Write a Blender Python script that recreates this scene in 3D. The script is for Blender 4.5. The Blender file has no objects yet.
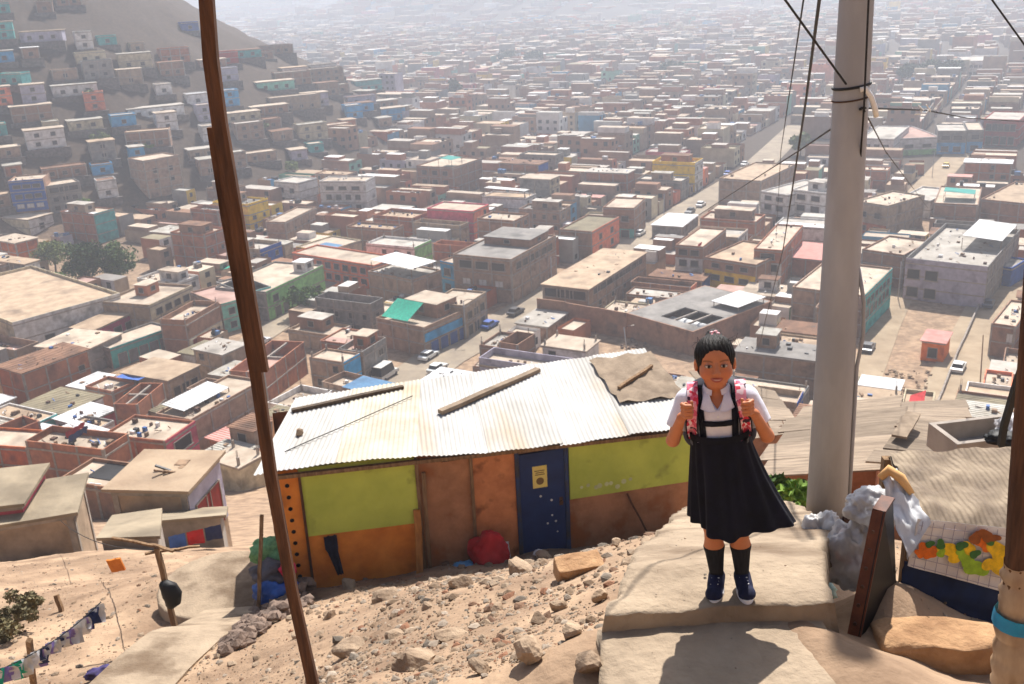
import bpy, bmesh, math, random
import numpy as np
from mathutils import Vector, Matrix, Euler, noise
R_ = math.radians
rng = random.Random(7)
scene = bpy.context.scene
COL = scene.collection

# ------------------------------------------------------------------ camera model
FPX, PITCH, ROLL = 995.6, R_(20), R_(3)
CAMZ = 62.0
CAM = Vector((0, 0, CAMZ))
FW = Vector((0, math.cos(PITCH), -math.sin(PITCH)))
_r0 = Vector((1, 0, 0)); _u0 = _r0.cross(FW)
CR = _r0 * math.cos(ROLL) - _u0 * math.sin(ROLL)
CU = _u0 * math.cos(ROLL) + _r0 * math.sin(ROLL)
def ray(px, py): return FW + CR * ((px - 512) / FPX) - CU * ((py - 342) / FPX)
def at_z(px, py, z):
    d = ray(px, py); return CAM + d * ((z - CAMZ) / d.z)
def at_y(px, py, Y):
    d = ray(px, py); return CAM + d * (Y / d.y)
def proj(p):
    v = Vector(p) - CAM; w = v.dot(FW)
    if w < .1: return (-9999, -9999, w)
    return (512 + FPX * v.dot(CR) / w, 342 - FPX * v.dot(CU) / w, w)

cd = bpy.data.cameras.new('camera'); cam = bpy.data.objects.new('camera', cd); COL.objects.link(cam)
cd.lens = 35.0; cd.sensor_width = 36.0; cd.sensor_fit = 'HORIZONTAL'; cd.clip_start = .05; cd.clip_end = 20000
cd.dof.use_dof = True; cd.dof.focus_distance = 4.6; cd.dof.aperture_fstop = 8.0
m3 = Matrix((CR, CU, -FW)).transposed()
cam.matrix_world = Matrix.Translation(CAM) @ m3.to_4x4()
scene.camera = cam

# ------------------------------------------------------------------ object helpers
def tag(o, label=None, cat=None, group=None, kind=None):
    if label: o['label'] = label
    if cat: o['category'] = cat
    if group: o['group'] = group
    if kind: o['kind'] = kind
    return o
def thing(name, label, cat, loc=(0, 0, 0), rotz=0.0, group=None, rot=None):
    o = bpy.data.objects.new(name, None); COL.objects.link(o)
    o.location = loc; o.rotation_euler = rot if rot else (0, 0, rotz); o.empty_display_size = .2
    return tag(o, label, cat, group)
def frame_of(d):
    d = Vector(d).normalized()
    a = Vector((0, 0, 1)) if abs(d.z) < .9 else Vector((1, 0, 0))
    x = d.cross(a).normalized(); y = x.cross(d).normalized()
    return x, y, d

class MB:
    """collects shapes for ONE mesh object"""
    def __init__(s): s.v = []; s.f = []; s.m = []; s.cur = 0; s.sm = []; s.smooth = False; s.col = None; s.cols = []
    def vert(s, p): s.v.append((p[0], p[1], p[2])); return len(s.v) - 1
    def face(s, idx):
        s.f.append(tuple(idx)); s.m.append(s.cur); s.sm.append(s.smooth)
        if s.col is not None: s.cols.append(s.col)
    def poly(s, pts): s.face([s.vert(p) for p in pts])
    def box(s, lo, hi, M=None, bottom=True):
        x0, y0, z0 = lo; x1, y1, z1 = hi
        P = [(x0,y0,z0),(x1,y0,z0),(x1,y1,z0),(x0,y1,z0),(x0,y0,z1),(x1,y0,z1),(x1,y1,z1),(x0,y1,z1)]
        if M is not None: P = [M @ Vector(p) for p in P]
        b = len(s.v); s.v += [tuple(p) for p in P]
        for q in ((3,2,1,0),(4,5,6,7),(0,1,5,4),(1,2,6,5),(2,3,7,6),(3,0,4,7))[0 if bottom else 1:]:
            s.face([b + k for k in q])
    def bar(s, a, b, w, h=None, up=(0, 0, 1), jitter=0, n=1):
        """rectangular bar from a to b; w across, h along up; n pieces with jitter"""
        h = w if h is None else h
        a = Vector(a); b = Vector(b); d = (b - a).normalized(); up = Vector(up)
        x = d.cross(up)
        if x.length < 1e-4: x = d.cross(Vector((0, 1, 0)))
        x.normalize(); y = x.cross(d).normalized()
        rings = []
        for i in range(n + 1):
            c = a.lerp(b, i / n)
            if jitter: c = c + x * rng.uniform(-jitter, jitter) + y * rng.uniform(-jitter, jitter)
            rings.append([s.vert(c + x * sx * w / 2 + y * sy * h / 2) for sx, sy in ((-1,-1),(1,-1),(1,1),(-1,1))])
        s.face(rings[0]); s.face(rings[-1][::-1])
        for r, q in zip(rings, rings[1:]):
            for k in range(4): s.face((r[k], q[k], q[(k+1) % 4], r[(k+1) % 4]))
    def tube(s, pts, r, n=8, caps=True):
        pts = [Vector(p) for p in pts]; rs = r if isinstance(r, (list, tuple)) else [r] * len(pts)
        rings = []; X = None
        for i, p in enumerate(pts):
            d = (pts[min(i + 1, len(pts) - 1)] - pts[max(i - 1, 0)]).normalized()
            if X is None: X = frame_of(d)[0]; Y = d.cross(X)
            else:
                X = (X - d * X.dot(d)).normalized(); Y = d.cross(X)
            rings.append([s.vert(p + (X * math.cos(2*math.pi*k/n) + Y * math.sin(2*math.pi*k/n)) * rs[i]) for k in range(n)])
        old = s.smooth; s.smooth = n > 5
        for a, b in zip(rings, rings[1:]):
            for k in range(n): s.face((a[k], a[(k+1) % n], b[(k+1) % n], b[k]))
        s.smooth = old
        if caps: s.face(rings[0][::-1]); s.face(rings[-1])
    def lathe(s, prof, n=14, c=(0, 0, 0)):
        s.tube([(c[0], c[1], c[2] + z) for r, z in prof], [max(r, 1e-3) for r, z in prof], n)
    def grid(s, fn, nu, nv, close_u=False):
        """fn(i,j)->point, nu x nv verts"""
        idx = [[s.vert(fn(i, j)) for j in range(nv)] for i in range(nu)]
        for i in range(nu if close_u else nu - 1):
            for j in range(nv - 1):
                i2 = (i + 1) % nu
                s.face((idx[i][j], idx[i2][j], idx[i2][j+1], idx[i][j+1]))
        return idx
    def build(s, name, mats, parent=None, loc=None, colname=None):
        me = bpy.data.meshes.new(name)
        me.from_pydata(s.v, [], s.f)
        if not isinstance(mats, (list, tuple)): mats = [mats]
        for m in mats: me.materials.append(m)
        me.polygons.foreach_set('material_index', s.m)
        me.polygons.foreach_set('use_smooth', s.sm)
        if colname:
            ca = me.color_attributes.new(colname, 'FLOAT_COLOR', 'CORNER')
            tot = np.array([len(f) for f in s.f]); arr = np.repeat(np.array(s.cols, np.float32), tot, axis=0)
            ca.data.foreach_set('color', np.concatenate([arr, np.ones((len(arr), 1), np.float32)], 1).ravel())
        me.update()
        o = bpy.data.objects.new(name, me); COL.objects.link(o)
        if parent is not None: o.parent = parent
        if loc is not None: o.location = loc
        return o
def np_mesh(name, V, F, mats, parent=None, smooth=True):
    me = bpy.data.meshes.new(name)
    V = np.asarray(V, np.float32); F = np.asarray(F, np.int32)
    k = F.shape[1]
    me.vertices.add(len(V)); me.vertices.foreach_set('co', V.ravel())
    me.loops.add(F.size); me.loops.foreach_set('vertex_index', F.ravel())
    me.polygons.add(len(F)); me.polygons.foreach_set('loop_start', np.arange(0, F.size, k, dtype=np.int32))
    me.update(calc_edges=True); me.validate()
    if not isinstance(mats, (list, tuple)): mats = [mats]
    for m in mats: me.materials.append(m)
    me.polygons.foreach_set('use_smooth', [smooth] * len(me.polygons))
    o = bpy.data.objects.new(name, me); COL.objects.link(o)
    if parent is not None: o.parent = parent
    return o
def dup(src, parent, loc=None, rotz=None, scale=None):
    c = src.copy(); COL.objects.link(c); c.parent = parent
    if loc is not None: c.location = loc
    if rotz is not None: c.rotation_euler = (0, 0, rotz)
    if scale is not None: c.scale = scale
    return c

# ------------------------------------------------------------------ materials
MATS = {}
def srgb(r, g, b):
    f = lambda c: (c / 255 / 12.92) if c / 255 <= .04045 else ((c / 255 + .055) / 1.055) ** 2.4
    return (f(r), f(g), f(b))
def pmat(name, c1, c2=None, scale=2.0, rough=.85, bump=0.0, bscale=None, objvar=0.0, metal=0.0, wave=None, spots=None, coord='Object', spec=.3, detail=5, stretch=(1,1,1), contrast=(.35,.65), attr=None, trans=0.0):
    """c1/c2: linear colours mixed by noise; spots: (colour, scale, low, high) second stain layer;
       wave: (axis, wavelength, depth) corrugation; attr: colour attribute that replaces c1/c2 with slight noise"""
    if name in MATS: return MATS[name]
    m = bpy.data.materials.new(name); m.use_nodes = True; nt = m.node_tree; N = nt.nodes; L = nt.links
    b = N['Principled BSDF']; b.inputs['Roughness'].default_value = rough; b.inputs['Metallic'].default_value = metal
    b.inputs['Specular IOR Level'].default_value = spec
    tc = N.new('ShaderNodeTexCoord'); mp = N.new('ShaderNodeMapping'); L.new(tc.outputs[coord], mp.inputs['Vector'])
    mp.inputs['Scale'].default_value = stretch
    nz = N.new('ShaderNodeTexNoise'); nz.inputs['Scale'].default_value = scale; nz.inputs['Detail'].default_value = detail; nz.inputs['Roughness'].default_value = .62
    L.new(mp.outputs[0], nz.inputs['Vector'])
    oi = N.new('ShaderNodeObjectInfo')
    if coord == 'Object':
        ad = N.new('ShaderNodeVectorMath'); ad.operation = 'SCALE'; cx = N.new('ShaderNodeCombineXYZ')
        for i in range(3): L.new(oi.outputs['Random'], cx.inputs[i])
        ad.inputs['Scale'].default_value = 37.0; L.new(cx.outputs[0], ad.inputs[0])
        a2 = N.new('ShaderNodeVectorMath'); a2.operation = 'ADD'; L.new(mp.outputs[0], a2.inputs[0]); L.new(ad.outputs[0], a2.inputs[1])
        L.new(a2.outputs[0], nz.inputs['Vector'])
    mr = N.new('ShaderNodeMapRange'); mr.inputs[1].default_value = contrast[0]; mr.inputs[2].default_value = contrast[1]; mr.clamp = True
    L.new(nz.outputs['Fac'], mr.inputs[0])
    mx = N.new('ShaderNodeMix'); mx.data_type = 'RGBA'
    c2 = c2 or tuple(x * .7 for x in c1)
    L.new(mr.outputs[0], mx.inputs['Factor'])
    if attr:
        at = N.new('ShaderNodeAttribute'); at.attribute_name = attr
        L.new(at.outputs['Color'], mx.inputs[6])
        mm = N.new('ShaderNodeMix'); mm.data_type = 'RGBA'; mm.blend_type = 'MULTIPLY'; mm.inputs['Factor'].default_value = 1
        L.new(at.outputs['Color'], mm.inputs[6]); mm.inputs[7].default_value = (.72, .7, .68, 1); L.new(mm.outputs[2], mx.inputs[7])
    else:
        mx.inputs[6].default_value = (*c1, 1); mx.inputs[7].default_value = (*c2, 1)
    out = mx.outputs[2]
    if spots:
        n2 = N.new('ShaderNodeTexNoise'); n2.inputs['Scale'].default_value = spots[1]; n2.inputs['Detail'].default_value = 4
        L.new(nz.inputs['Vector'].links[0].from_socket, n2.inputs['Vector'])
        r2 = N.new('ShaderNodeMapRange'); r2.inputs[1].default_value = spots[2]; r2.inputs[2].default_value = spots[3]; L.new(n2.outputs['Fac'], r2.inputs[0])
        m2 = N.new('ShaderNodeMix'); m2.data_type = 'RGBA'; L.new(r2.outputs[0], m2.inputs['Factor']); L.new(out, m2.inputs[6]); m2.inputs[7].default_value = (*spots[0], 1)
        out = m2.outputs[2]
    if objvar:
        hs = N.new('ShaderNodeHueSaturation'); r3 = N.new('ShaderNodeMapRange')
        L.new(oi.outputs['Random'], r3.inputs[0]); r3.inputs[3].default_value = 1 - objvar; r3.inputs[4].default_value = 1 + objvar
        L.new(r3.outputs[0], hs.inputs['Value']); L.new(out, hs.inputs['Color']); out = hs.outputs[0]
    L.new(out, b.inputs['Base Color'])
    hsock = None
    if bump:
        nb = N.new('ShaderNodeTexNoise'); nb.inputs['Scale'].default_value = bscale or scale * 4; nb.inputs['Detail'].default_value = 6
        L.new(mp.outputs[0], nb.inputs['Vector'])
        bp = N.new('ShaderNodeBump'); bp.inputs['Strength'].default_value = 1; bp.inputs['Distance'].default_value = bump
        L.new(nb.outputs['Fac'], bp.inputs['Height']); L.new(bp.outputs[0], b.inputs['Normal']); hsock = bp
    if wave:
        sx = N.new('ShaderNodeSeparateXYZ'); L.new(tc.outputs['Object'], sx.inputs[0])
        mu = N.new('ShaderNodeMath'); mu.operation = 'MULTIPLY'; L.new(sx.outputs[wave[0]], mu.inputs[0]); mu.inputs[1].default_value = 2 * math.pi / wave[1]
        sn = N.new('ShaderNodeMath'); sn.operation = 'SINE'; L.new(mu.outputs[0], sn.inputs[0])
        bw = N.new('ShaderNodeBump'); bw.inputs['Distance'].default_value = wave[2]; L.new(sn.outputs[0], bw.inputs['Height'])
        if hsock: L.new(hsock.outputs[0], bw.inputs['Normal'])
        L.new(bw.outputs[0], b.inputs['Normal'])
    if trans:
        b.inputs['Transmission Weight'].default_value = trans
    MATS[name] = m
    return m
# ------------------------------------------------------------------ terrain
PROF = [(-400, 90), (-60, 25), (-10, 2.5), (0, -1.65), (4, -2.7), (9, -5.6), (14, -9.0), (20, -12.6), (30, -18.3), (45, -27), (65, -37.5), (90, -48.5), (112, -56), (132, -60), (160, -61.6), (300, -62), (600, -61), (1200, -56), (2200, -52), (9000, -40)]
PX = np.array([p[0] for p in PROF], float); PZ = np.array([p[1] for p in PROF], float)
def prof(y): return np.interp(y, PX, PZ)
def _sm(a, b, t):
    t = np.clip((t - a) / (b - a), 0, 1); return t * t * (3 - 2 * t)
CTRL = []
def cp(px, py, d): p = at_y(px, py, d); CTRL.append((p.x, p.y, p.z - CAMZ))
def cw(x, y, z): CTRL.append((x, y, z))
# slab and path the girl stands on
cw(.6, 1.6, -2.86); cw(.7, 2.9, -2.86); cw(2.0, 1.6, -2.8); cw(1.55, 2.9, -2.74); cw(1.6, 3.5, -2.82); cw(1.34, 3.4, -2.68); cw(1.55, 3.95, -3.0); cw(1.5, 4.25, -3.12); cw(1.2, 3.72, -2.7); cw(.2, 2.6, -2.86); cw(.9, 3.5, -2.86); cw(.9, 3.9, -2.82); cw(1.75, 4.1, -2.8); cw(.25, 3.8, -2.76); cw(.05, 3.2, -2.84); cw(-.2, 1.0, -2.6)
cp(745, 518, 8.6); cp(795, 518, 8.8); cp(700, 524, 8.5); cp(690, 560, 6.2); cp(770, 560, 6.1); cp(800, 575, 5.6)
# rubble mound
cp(575, 640, 3.95); cp(500, 650, 4.7); cp(430, 684, 5.1); cp(345, 684, 6.2); cp(400, 612, 8.6); cp(560, 590, 7.4); cp(640, 548, 10.6); cp(650, 600, 5.4)
cp(540, 560, 13.6); cp(420, 590, 12.0); cp(330, 610, 11.0); cw(2.4, 13.4, -8.2); cw(3.4, 12.5, -7.4); cw(.4, 14.4, -8.9); cw(-3.7, 13.6, -9.0)
# lower left
cp(255, 655, 9.8); cp(178, 640, 12.4); cp(0, 684, 11.2); cp(60, 610, 15); cp(215, 615, 13.4); cp(150, 575, 18.5); cp(30, 590, 21); cp(250, 560, 16); cp(120, 545, 27); cp(230, 640, 10.5)
cw(-6, 6, -6.6); cw(-3, 3, -3.6); cw(-1.2, 2, -2.4); cw(-2, 8.0, -6.2)
# right
cp(950, 665, 3.75); cp(1015, 684, 3.5); cp(870, 650, 3.75); cw(3.4, 4.8, -3.75); cw(2.0, 5.2, -3.85); cp(826, 522, 8.2); cw(4.0, 8.5, -6.6); cw(6, 3, -3.6)
cw(3.6, 12, -7.6)
def _rl(x, y): return float(np.interp(y, [18, 30, 45], [0, 2, 3.2]) * _sm(-4, 14, np.array([float(x)]))[0])
for x in (-30, -15, 0, 15, 30):
    for y in (27, 36, 46):
        if not (x < 0 and y == 27): cw(x, y, float(prof(y)) + _rl(x, y))
for x in (-22, -12, 12, 22):
    cw(x, 16, float(prof(16)) - (.5 if x > 0 else .2)); cw(x, 6, float(prof(6)) - (.9 if abs(x) < 15 else .5)); cw(x, -4, float(prof(-4)))
cw(0, -4, 0.0); cw(0, 20, -12.6); cw(6, 18, -11.3); cw(-6, 20, -13)
_C = np.array(CTRL, float); _n = len(_C)
def _phi(r2): return np.where(r2 > 1e-9, .5 * r2 * np.log(np.maximum(r2, 1e-9)), 0)
_A = np.zeros((_n + 3, _n + 3)); _d = _C[:, None, :2] - _C[None, :, :2]
_A[:_n, :_n] = _phi((_d ** 2).sum(2)) + np.eye(_n) * .02; _A[:_n, _n] = 1; _A[:_n, _n+1:] = _C[:, :2]; _A[_n, :_n] = 1; _A[_n+1:, :_n] = _C[:, :2].T
_w = np.linalg.solve(_A, np.concatenate([_C[:, 2], np.zeros(3)]))
def _tps(x, y):
    d2 = (x[:, None] - _C[None, :, 0]) ** 2 + (y[:, None] - _C[None, :, 1]) ** 2
    return _phi(d2) @ _w[:_n] + _w[_n] + _w[_n+1] * x + _w[_n+2] * y
_NS = np.random.RandomState(5)
_waves = [(_NS.uniform(-1, 1, 2), _NS.uniform(0, 6.28)) for _ in range(24)]
def wob(x, y, base):
    s = 0
    for i, (k, ph) in enumerate(_waves):
        f = (1.22 ** i) / base
        s = s + np.sin((k[0] * x + k[1] * y) * f + ph) / (1.22 ** i) ** .9
    return s * .25
HILLS = [(-236, 440, 124, .60), (-420, 520, 170, .5), (130, 1800, 118, .22)]
def terr(x, y):
    x = np.atleast_1d(np.asarray(x, float)); y = np.atleast_1d(np.asarray(y, float))
    far = prof(y) + np.interp(y, [18, 30, 45, 60, 82], [0, 2, 3.2, 2.4, 0]) * _sm(-4, 14, x)
    r = np.hypot(x, y)
    near = np.zeros_like(far); k = (r < 60)
    if k.any(): near[k] = _tps(x[k], y[k])
    t = _sm(26, 46, r); z = np.where(k, near, far) * (1 - t) + far * t
    z = z + CAMZ
    for hx, hy, hz, sl in HILLS:
        rr = np.hypot(x - hx, y - hy) ; h = hz - sl * rr + wob(x, y, 26) * np.clip(2.5 + (hz - sl * rr) * .05, 0, 5) + wob(x + 50, y, 7) * np.clip((hz - sl * rr) * .06, 0, 1.6)
        z = np.where(h > -25, np.logaddexp(z / 3, np.clip(h, -80, 400) / 3) * 3, z)
    # far mountains
    az = np.arctan2(x, np.maximum(y, 1))
    mt = 150 + 60 * np.sin(az * 9 + 1) + 45 * np.sin(az * 23) + 20 * np.sin(az * 57)
    z = z + mt * np.clip(1.0 - np.abs(r - 2950 - 500 * np.sin(az * 5 + 2.2)) / 1300, 0, 1) * (y > 0)
    return z
def tz(x, y): return float(terr(x, y)[0])
def ground_hit(px, py, lo=2.0, hi=1500.0, lift=0.0):
    """first point where the ray through a pixel meets the terrain"""
    d = ray(px, py); d = d / d.y
    ys = np.arange(lo, 60, .1) if hi <= 61 else (np.concatenate([np.arange(lo, 60, .1), np.arange(60, hi, 1.0)]) if lo < 58 else np.arange(lo, hi, 1.0))
    X = ys * d.x; Z = CAMZ + ys * d.z
    below = Z < terr(X, ys) + lift
    i = int(np.argmax(below)) if below.any() else len(ys) - 1
    y = ys[i]; return Vector((y * d.x, y, CAMZ + y * d.z))

def build_terrain():
    ang = np.concatenate([np.linspace(-180, -46, 45)[:-1], np.linspace(-46, 46, 460), np.linspace(46, 180, 45)[1:-1]])
    ang = np.radians(ang)
    rad = np.concatenate([[.3, .9, 1.5], np.linspace(1.9, 30, 400), 30 * 1.013 ** np.arange(1, 425)])
    A, Rr = np.meshgrid(ang, rad); X = np.sin(A) * Rr; Y = np.cos(A) * Rr
    Z = terr(X.ravel(), Y.ravel())
    n1, n2 = A.shape
    rn = np.hypot(X, Y).ravel(); xr = X.ravel(); yr = Y.ravel()
    bump = np.zeros_like(Z); k = rn < 40
    onp = path_mask(xr, yr)
    bump[k] = (wob(xr[k], yr[k], .75) * .07 + wob(xr[k] + 9, yr[k], .22) * .03 + wob(xr[k] - 4, yr[k] + 3, .07) * .012 + wob(xr[k] + 2, yr[k] - 7, 2.2) * .16 * _sm(7, 12, rn[k]) * (1 - _sm(30, 40, rn[k]))) * (1 - onp[k])
    Z = Z + bump
    V = np.stack([xr, yr, Z], 1); V = np.concatenate([V, [[0, 0, tz(0, 0)]]])
    i = np.arange(n1 - 1)[:, None]; j = np.arange(n2)[None]; j2 = (j + 1) % n2
    F = np.stack([(i * n2 + j), (i * n2 + j2), ((i+1) * n2 + j2), ((i+1) * n2 + j)], 2).reshape(-1, 4)
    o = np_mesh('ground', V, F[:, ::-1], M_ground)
    tag(o, kind='structure')
def path_mask(x, y):
    """1 where the concrete path lies"""
    c = np.interp(y, [2, 3.75, 5.5, 8.6], [.75, 1.02, 1.42, 2.1]); hw = np.interp(y, [2, 3.75, 5.5, 8.6], [.75, .66, .62, .55])
    return (1 - _sm(.0, .25, np.abs(x - c) - hw)) * (y > 2) * (y < 9.3)
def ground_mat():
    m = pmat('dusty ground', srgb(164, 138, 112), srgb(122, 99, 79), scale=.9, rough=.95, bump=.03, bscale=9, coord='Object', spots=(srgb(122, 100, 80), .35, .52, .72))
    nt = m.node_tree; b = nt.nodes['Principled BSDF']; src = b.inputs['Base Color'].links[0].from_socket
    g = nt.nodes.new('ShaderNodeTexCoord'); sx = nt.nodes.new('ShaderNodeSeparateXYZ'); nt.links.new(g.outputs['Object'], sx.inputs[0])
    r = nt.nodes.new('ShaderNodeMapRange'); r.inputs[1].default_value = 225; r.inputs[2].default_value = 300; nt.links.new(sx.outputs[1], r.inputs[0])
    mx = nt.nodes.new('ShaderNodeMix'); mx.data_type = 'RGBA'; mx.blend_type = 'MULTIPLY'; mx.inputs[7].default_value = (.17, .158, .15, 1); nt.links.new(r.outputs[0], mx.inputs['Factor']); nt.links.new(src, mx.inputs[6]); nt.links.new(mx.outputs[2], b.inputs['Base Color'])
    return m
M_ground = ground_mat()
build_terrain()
# ------------------------------------------------------------------ the town
UA = R_(61)                                     # direction of the streets
UD = Vector((math.cos(UA), math.sin(UA))); VD = Vector((-math.sin(UA), math.cos(UA)))
def wallmat(key):
    T = {'brick': ((172, 112, 82), (142, 92, 70)), 'brown': ((156, 118, 94), (128, 98, 80)), 'mauve': ((164, 136, 114), (134, 110, 94)), 'orange': ((190, 100, 48), (150, 78, 40)), 'vivid': ((238, 124, 30), (214, 104, 24)),
         'grey': ((141, 138, 134), (111, 108, 104)), 'cream': ((202, 190, 161), (166, 153, 126)), 'white': ((221, 219, 216), (181, 177, 172)), 'tan': ((171, 149, 126), (139, 120, 100)),
         'blue': ((28, 82, 168), (22, 66, 140)), 'sky': ((70, 160, 210), (56, 134, 182)), 'teal': ((74, 172, 168), (58, 140, 138)), 'mint': ((120, 196, 176), (106, 159, 144)), 'green': ((138, 196, 116), (112, 156, 97)),
         'pink': ((206, 90, 110), (176, 74, 92)), 'magenta': ((168, 52, 92), (130, 42, 74)), 'yellow': ((238, 196, 20), (206, 166, 18)), 'coral': ((224, 128, 92), (190, 104, 76)), 'red': ((178, 52, 38), (140, 42, 34)),
         'dark': ((73, 68, 64), (55, 52, 50)), 'lilac': ((176, 171, 187), (146, 141, 157))}
    a, b = T[key]
    rough = .9
    return pmat('wall ' + key, srgb(*a), srgb(*b), scale=.9, rough=rough, objvar=.12, bump=.02, bscale=6, spots=(srgb(*[int(x * .72) for x in b]), .35, .56, .74))
def roofmat(key):
    T = {'fibre': ((152, 138, 116), (120, 108, 90)), 'sand': ((186, 171, 153), (159, 142, 124)), 'conc': ((178, 171, 162), (149, 142, 132)), 'tan': ((176, 154, 129), (149, 127, 105)), 'grey': ((137, 132, 127), (111, 107, 103)), 'pinkish': ((178, 146, 135), (149, 118, 107)),
         'white': ((214, 214, 214), (195, 195, 194)), 'dark': ((52, 52, 54), (35, 35, 38)), 'rust': ((137, 102, 79), (102, 73, 56)), 'tin': ((178, 175, 167), (143, 135, 122)), 'rosy': ((202, 146, 137), (178, 125, 116)), 'olive': ((137, 127, 102), (113, 103, 83)), 'teal': ((54, 146, 137), (45, 124, 116)), 'bluetin': ((87, 127, 160), (73, 105, 137))}
    a, b = T[key]
    wave = ('X', .5, .05) if key in ('white', 'tin', 'rust', 'rosy', 'olive') else None
    return pmat('roof ' + key, srgb(*a), srgb(*b), scale=.45, rough=.9 if key != 'white' else .6, objvar=.1, bump=.02, bscale=5, wave=wave, spots=(srgb(*[int(x * .8) for x in b]), .18, .55, .7))
M_conc = pmat('raw concrete', srgb(160, 150, 140), srgb(128, 120, 112), scale=1.5, rough=.95, objvar=.1)
M_glass = pmat('dark opening', srgb(46, 44, 46), srgb(26, 26, 30), scale=.7, rough=.35, spec=.5, objvar=.3)
M_frame = pmat('window surround', srgb(170, 160, 148), srgb(130, 120, 110), scale=3, rough=.8)
M_tank = pmat('black plastic', srgb(38, 38, 42), srgb(28, 28, 32), scale=2, rough=.5)
M_tankb = pmat('blue plastic', srgb(50, 96, 160), srgb(40, 80, 136), scale=2, rough=.5)
M_steel = pmat('rusty steel', srgb(92, 62, 48), srgb(60, 44, 36), scale=4, rough=.8)
M_junk = pmat('weathered lumber', srgb(150, 124, 100), srgb(92, 74, 60), scale=2, rough=.95, objvar=.2)
def clothmat(key):
    T = {'green': (36, 168, 140), 'blue': (70, 110, 190), 'red': (190, 44, 48), 'white': (226, 224, 222), 'purple': (150, 130, 190), 'navy': (40, 52, 96), 'orange': (222, 120, 40), 'teal': (80, 190, 180)}
    c = T[key]; return pmat('cloth ' + key, srgb(*c), srgb(*[int(x * .8) for x in c]), scale=2.5, rough=.85)

# shared window, door, tank meshes (unit size, facing -y, origin at the lower middle)
def _win_mb(cross, sill=True):
    m = MB(); m.cur = 0; m.poly([(-.46, -.03, .04), (.46, -.03, .04), (.46, -.03, .96), (-.46, -.03, .96)])
    m.cur = 1
    for lo, hi in (((-.5, -.09, 0), (-.45, 0, 1)), ((.45, -.09, 0), (.5, 0, 1)), ((-.45, -.09, .95), (.45, 0, 1)), ((-.54 if sill else -.45, -.14, -.05), (.54 if sill else .45, 0, .05))): m.box(lo, hi)
    if cross: m.box((-.02, -.06, .05), (.02, -.032, .95))
    return m
_stash = {}
def unit(kind):
    if kind not in _stash:
        if kind == 'window': me = _win_mb(True).build('window', [M_glass, M_frame]).data
        elif kind == 'opening': me = _win_mb(False).build('window', [M_glass, M_conc]).data
        elif kind == 'whitewin':
            me = _win_mb(True).build('window', [pmat('pale blind', srgb(208, 206, 204), srgb(184, 182, 182), scale=1, rough=.5), M_frame]).data
        elif kind == 'tank':
            m = MB(); m.lathe([(0, 0), (.5, 0), (.52, .1), (.52, .85), (.46, .98), (.2, 1.1), (.2, 1.18), (0, 1.18)], 12); me = m.build('water_tank', M_tank).data
        elif kind.startswith('door'):
            m = MB(); m.cur = 0; m.box((-.46, -.05, .0), (.46, 0, .97)); m.cur = 1
            for lo, hi in (((-.5, -.08, 0), (-.462, 0, 1)), ((.462, -.08, 0), (.5, 0, 1)), ((-.462, -.08, .972), (.462, 0, 1))): m.box(lo, hi)
            c = {'door_red': (150, 36, 30), 'door_brown': (96, 66, 46), 'door_green': (30, 110, 88), 'door_grey': (110, 110, 112), 'door_blue': (40, 74, 140)}[kind]
            me = m.build('door', [pmat(kind, srgb(*c), srgb(*[int(x * .8) for x in c]), scale=2, rough=.6), M_frame]).data
        for o in [o for o in COL.objects if o.data is me]: bpy.data.objects.remove(o)
        _stash[kind] = me
    return _stash[kind]
def put(kind, name, parent, loc, rz, sx, sz, sy=1):
    o = bpy.data.objects.new(name, unit(kind)); COL.objects.link(o); o.parent = parent; o.location = loc; o.rotation_euler = (0, 0, rz); o.scale = (sx, sy, sz); return o

HOUSES = []      # footprints for spacing: (centre, ang, L, W)
PROTECT = []     # (px, py, distance) points of important facades that no filler may cover
LAND = []        # landmarks for labels: (short name, px, py, dist)
def corners2(C, ang, L, W, m=0):
    u = Vector((math.cos(ang), math.sin(ang))); v = Vector((-u.y, u.x)); C = Vector((C[0], C[1]))
    return [C + u * a + v * b for a, b in ((-m, -m), (L + m, -m), (L + m, W + m), (-m, W + m))]
def obb_hit(P, Q):
    for A, B in ((P, Q), (Q, P)):
        for i in range(len(A)):
            e = A[(i + 1) % len(A)] - A[i]; n = Vector((e.y, -e.x))
            if max((q - A[i]).dot(n) for q in B) < 0 if False else min((q - A[i]).dot(n) for q in B) > 0: return True
    return False
def separated(P, Q): return obb_hit(P, Q)

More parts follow.
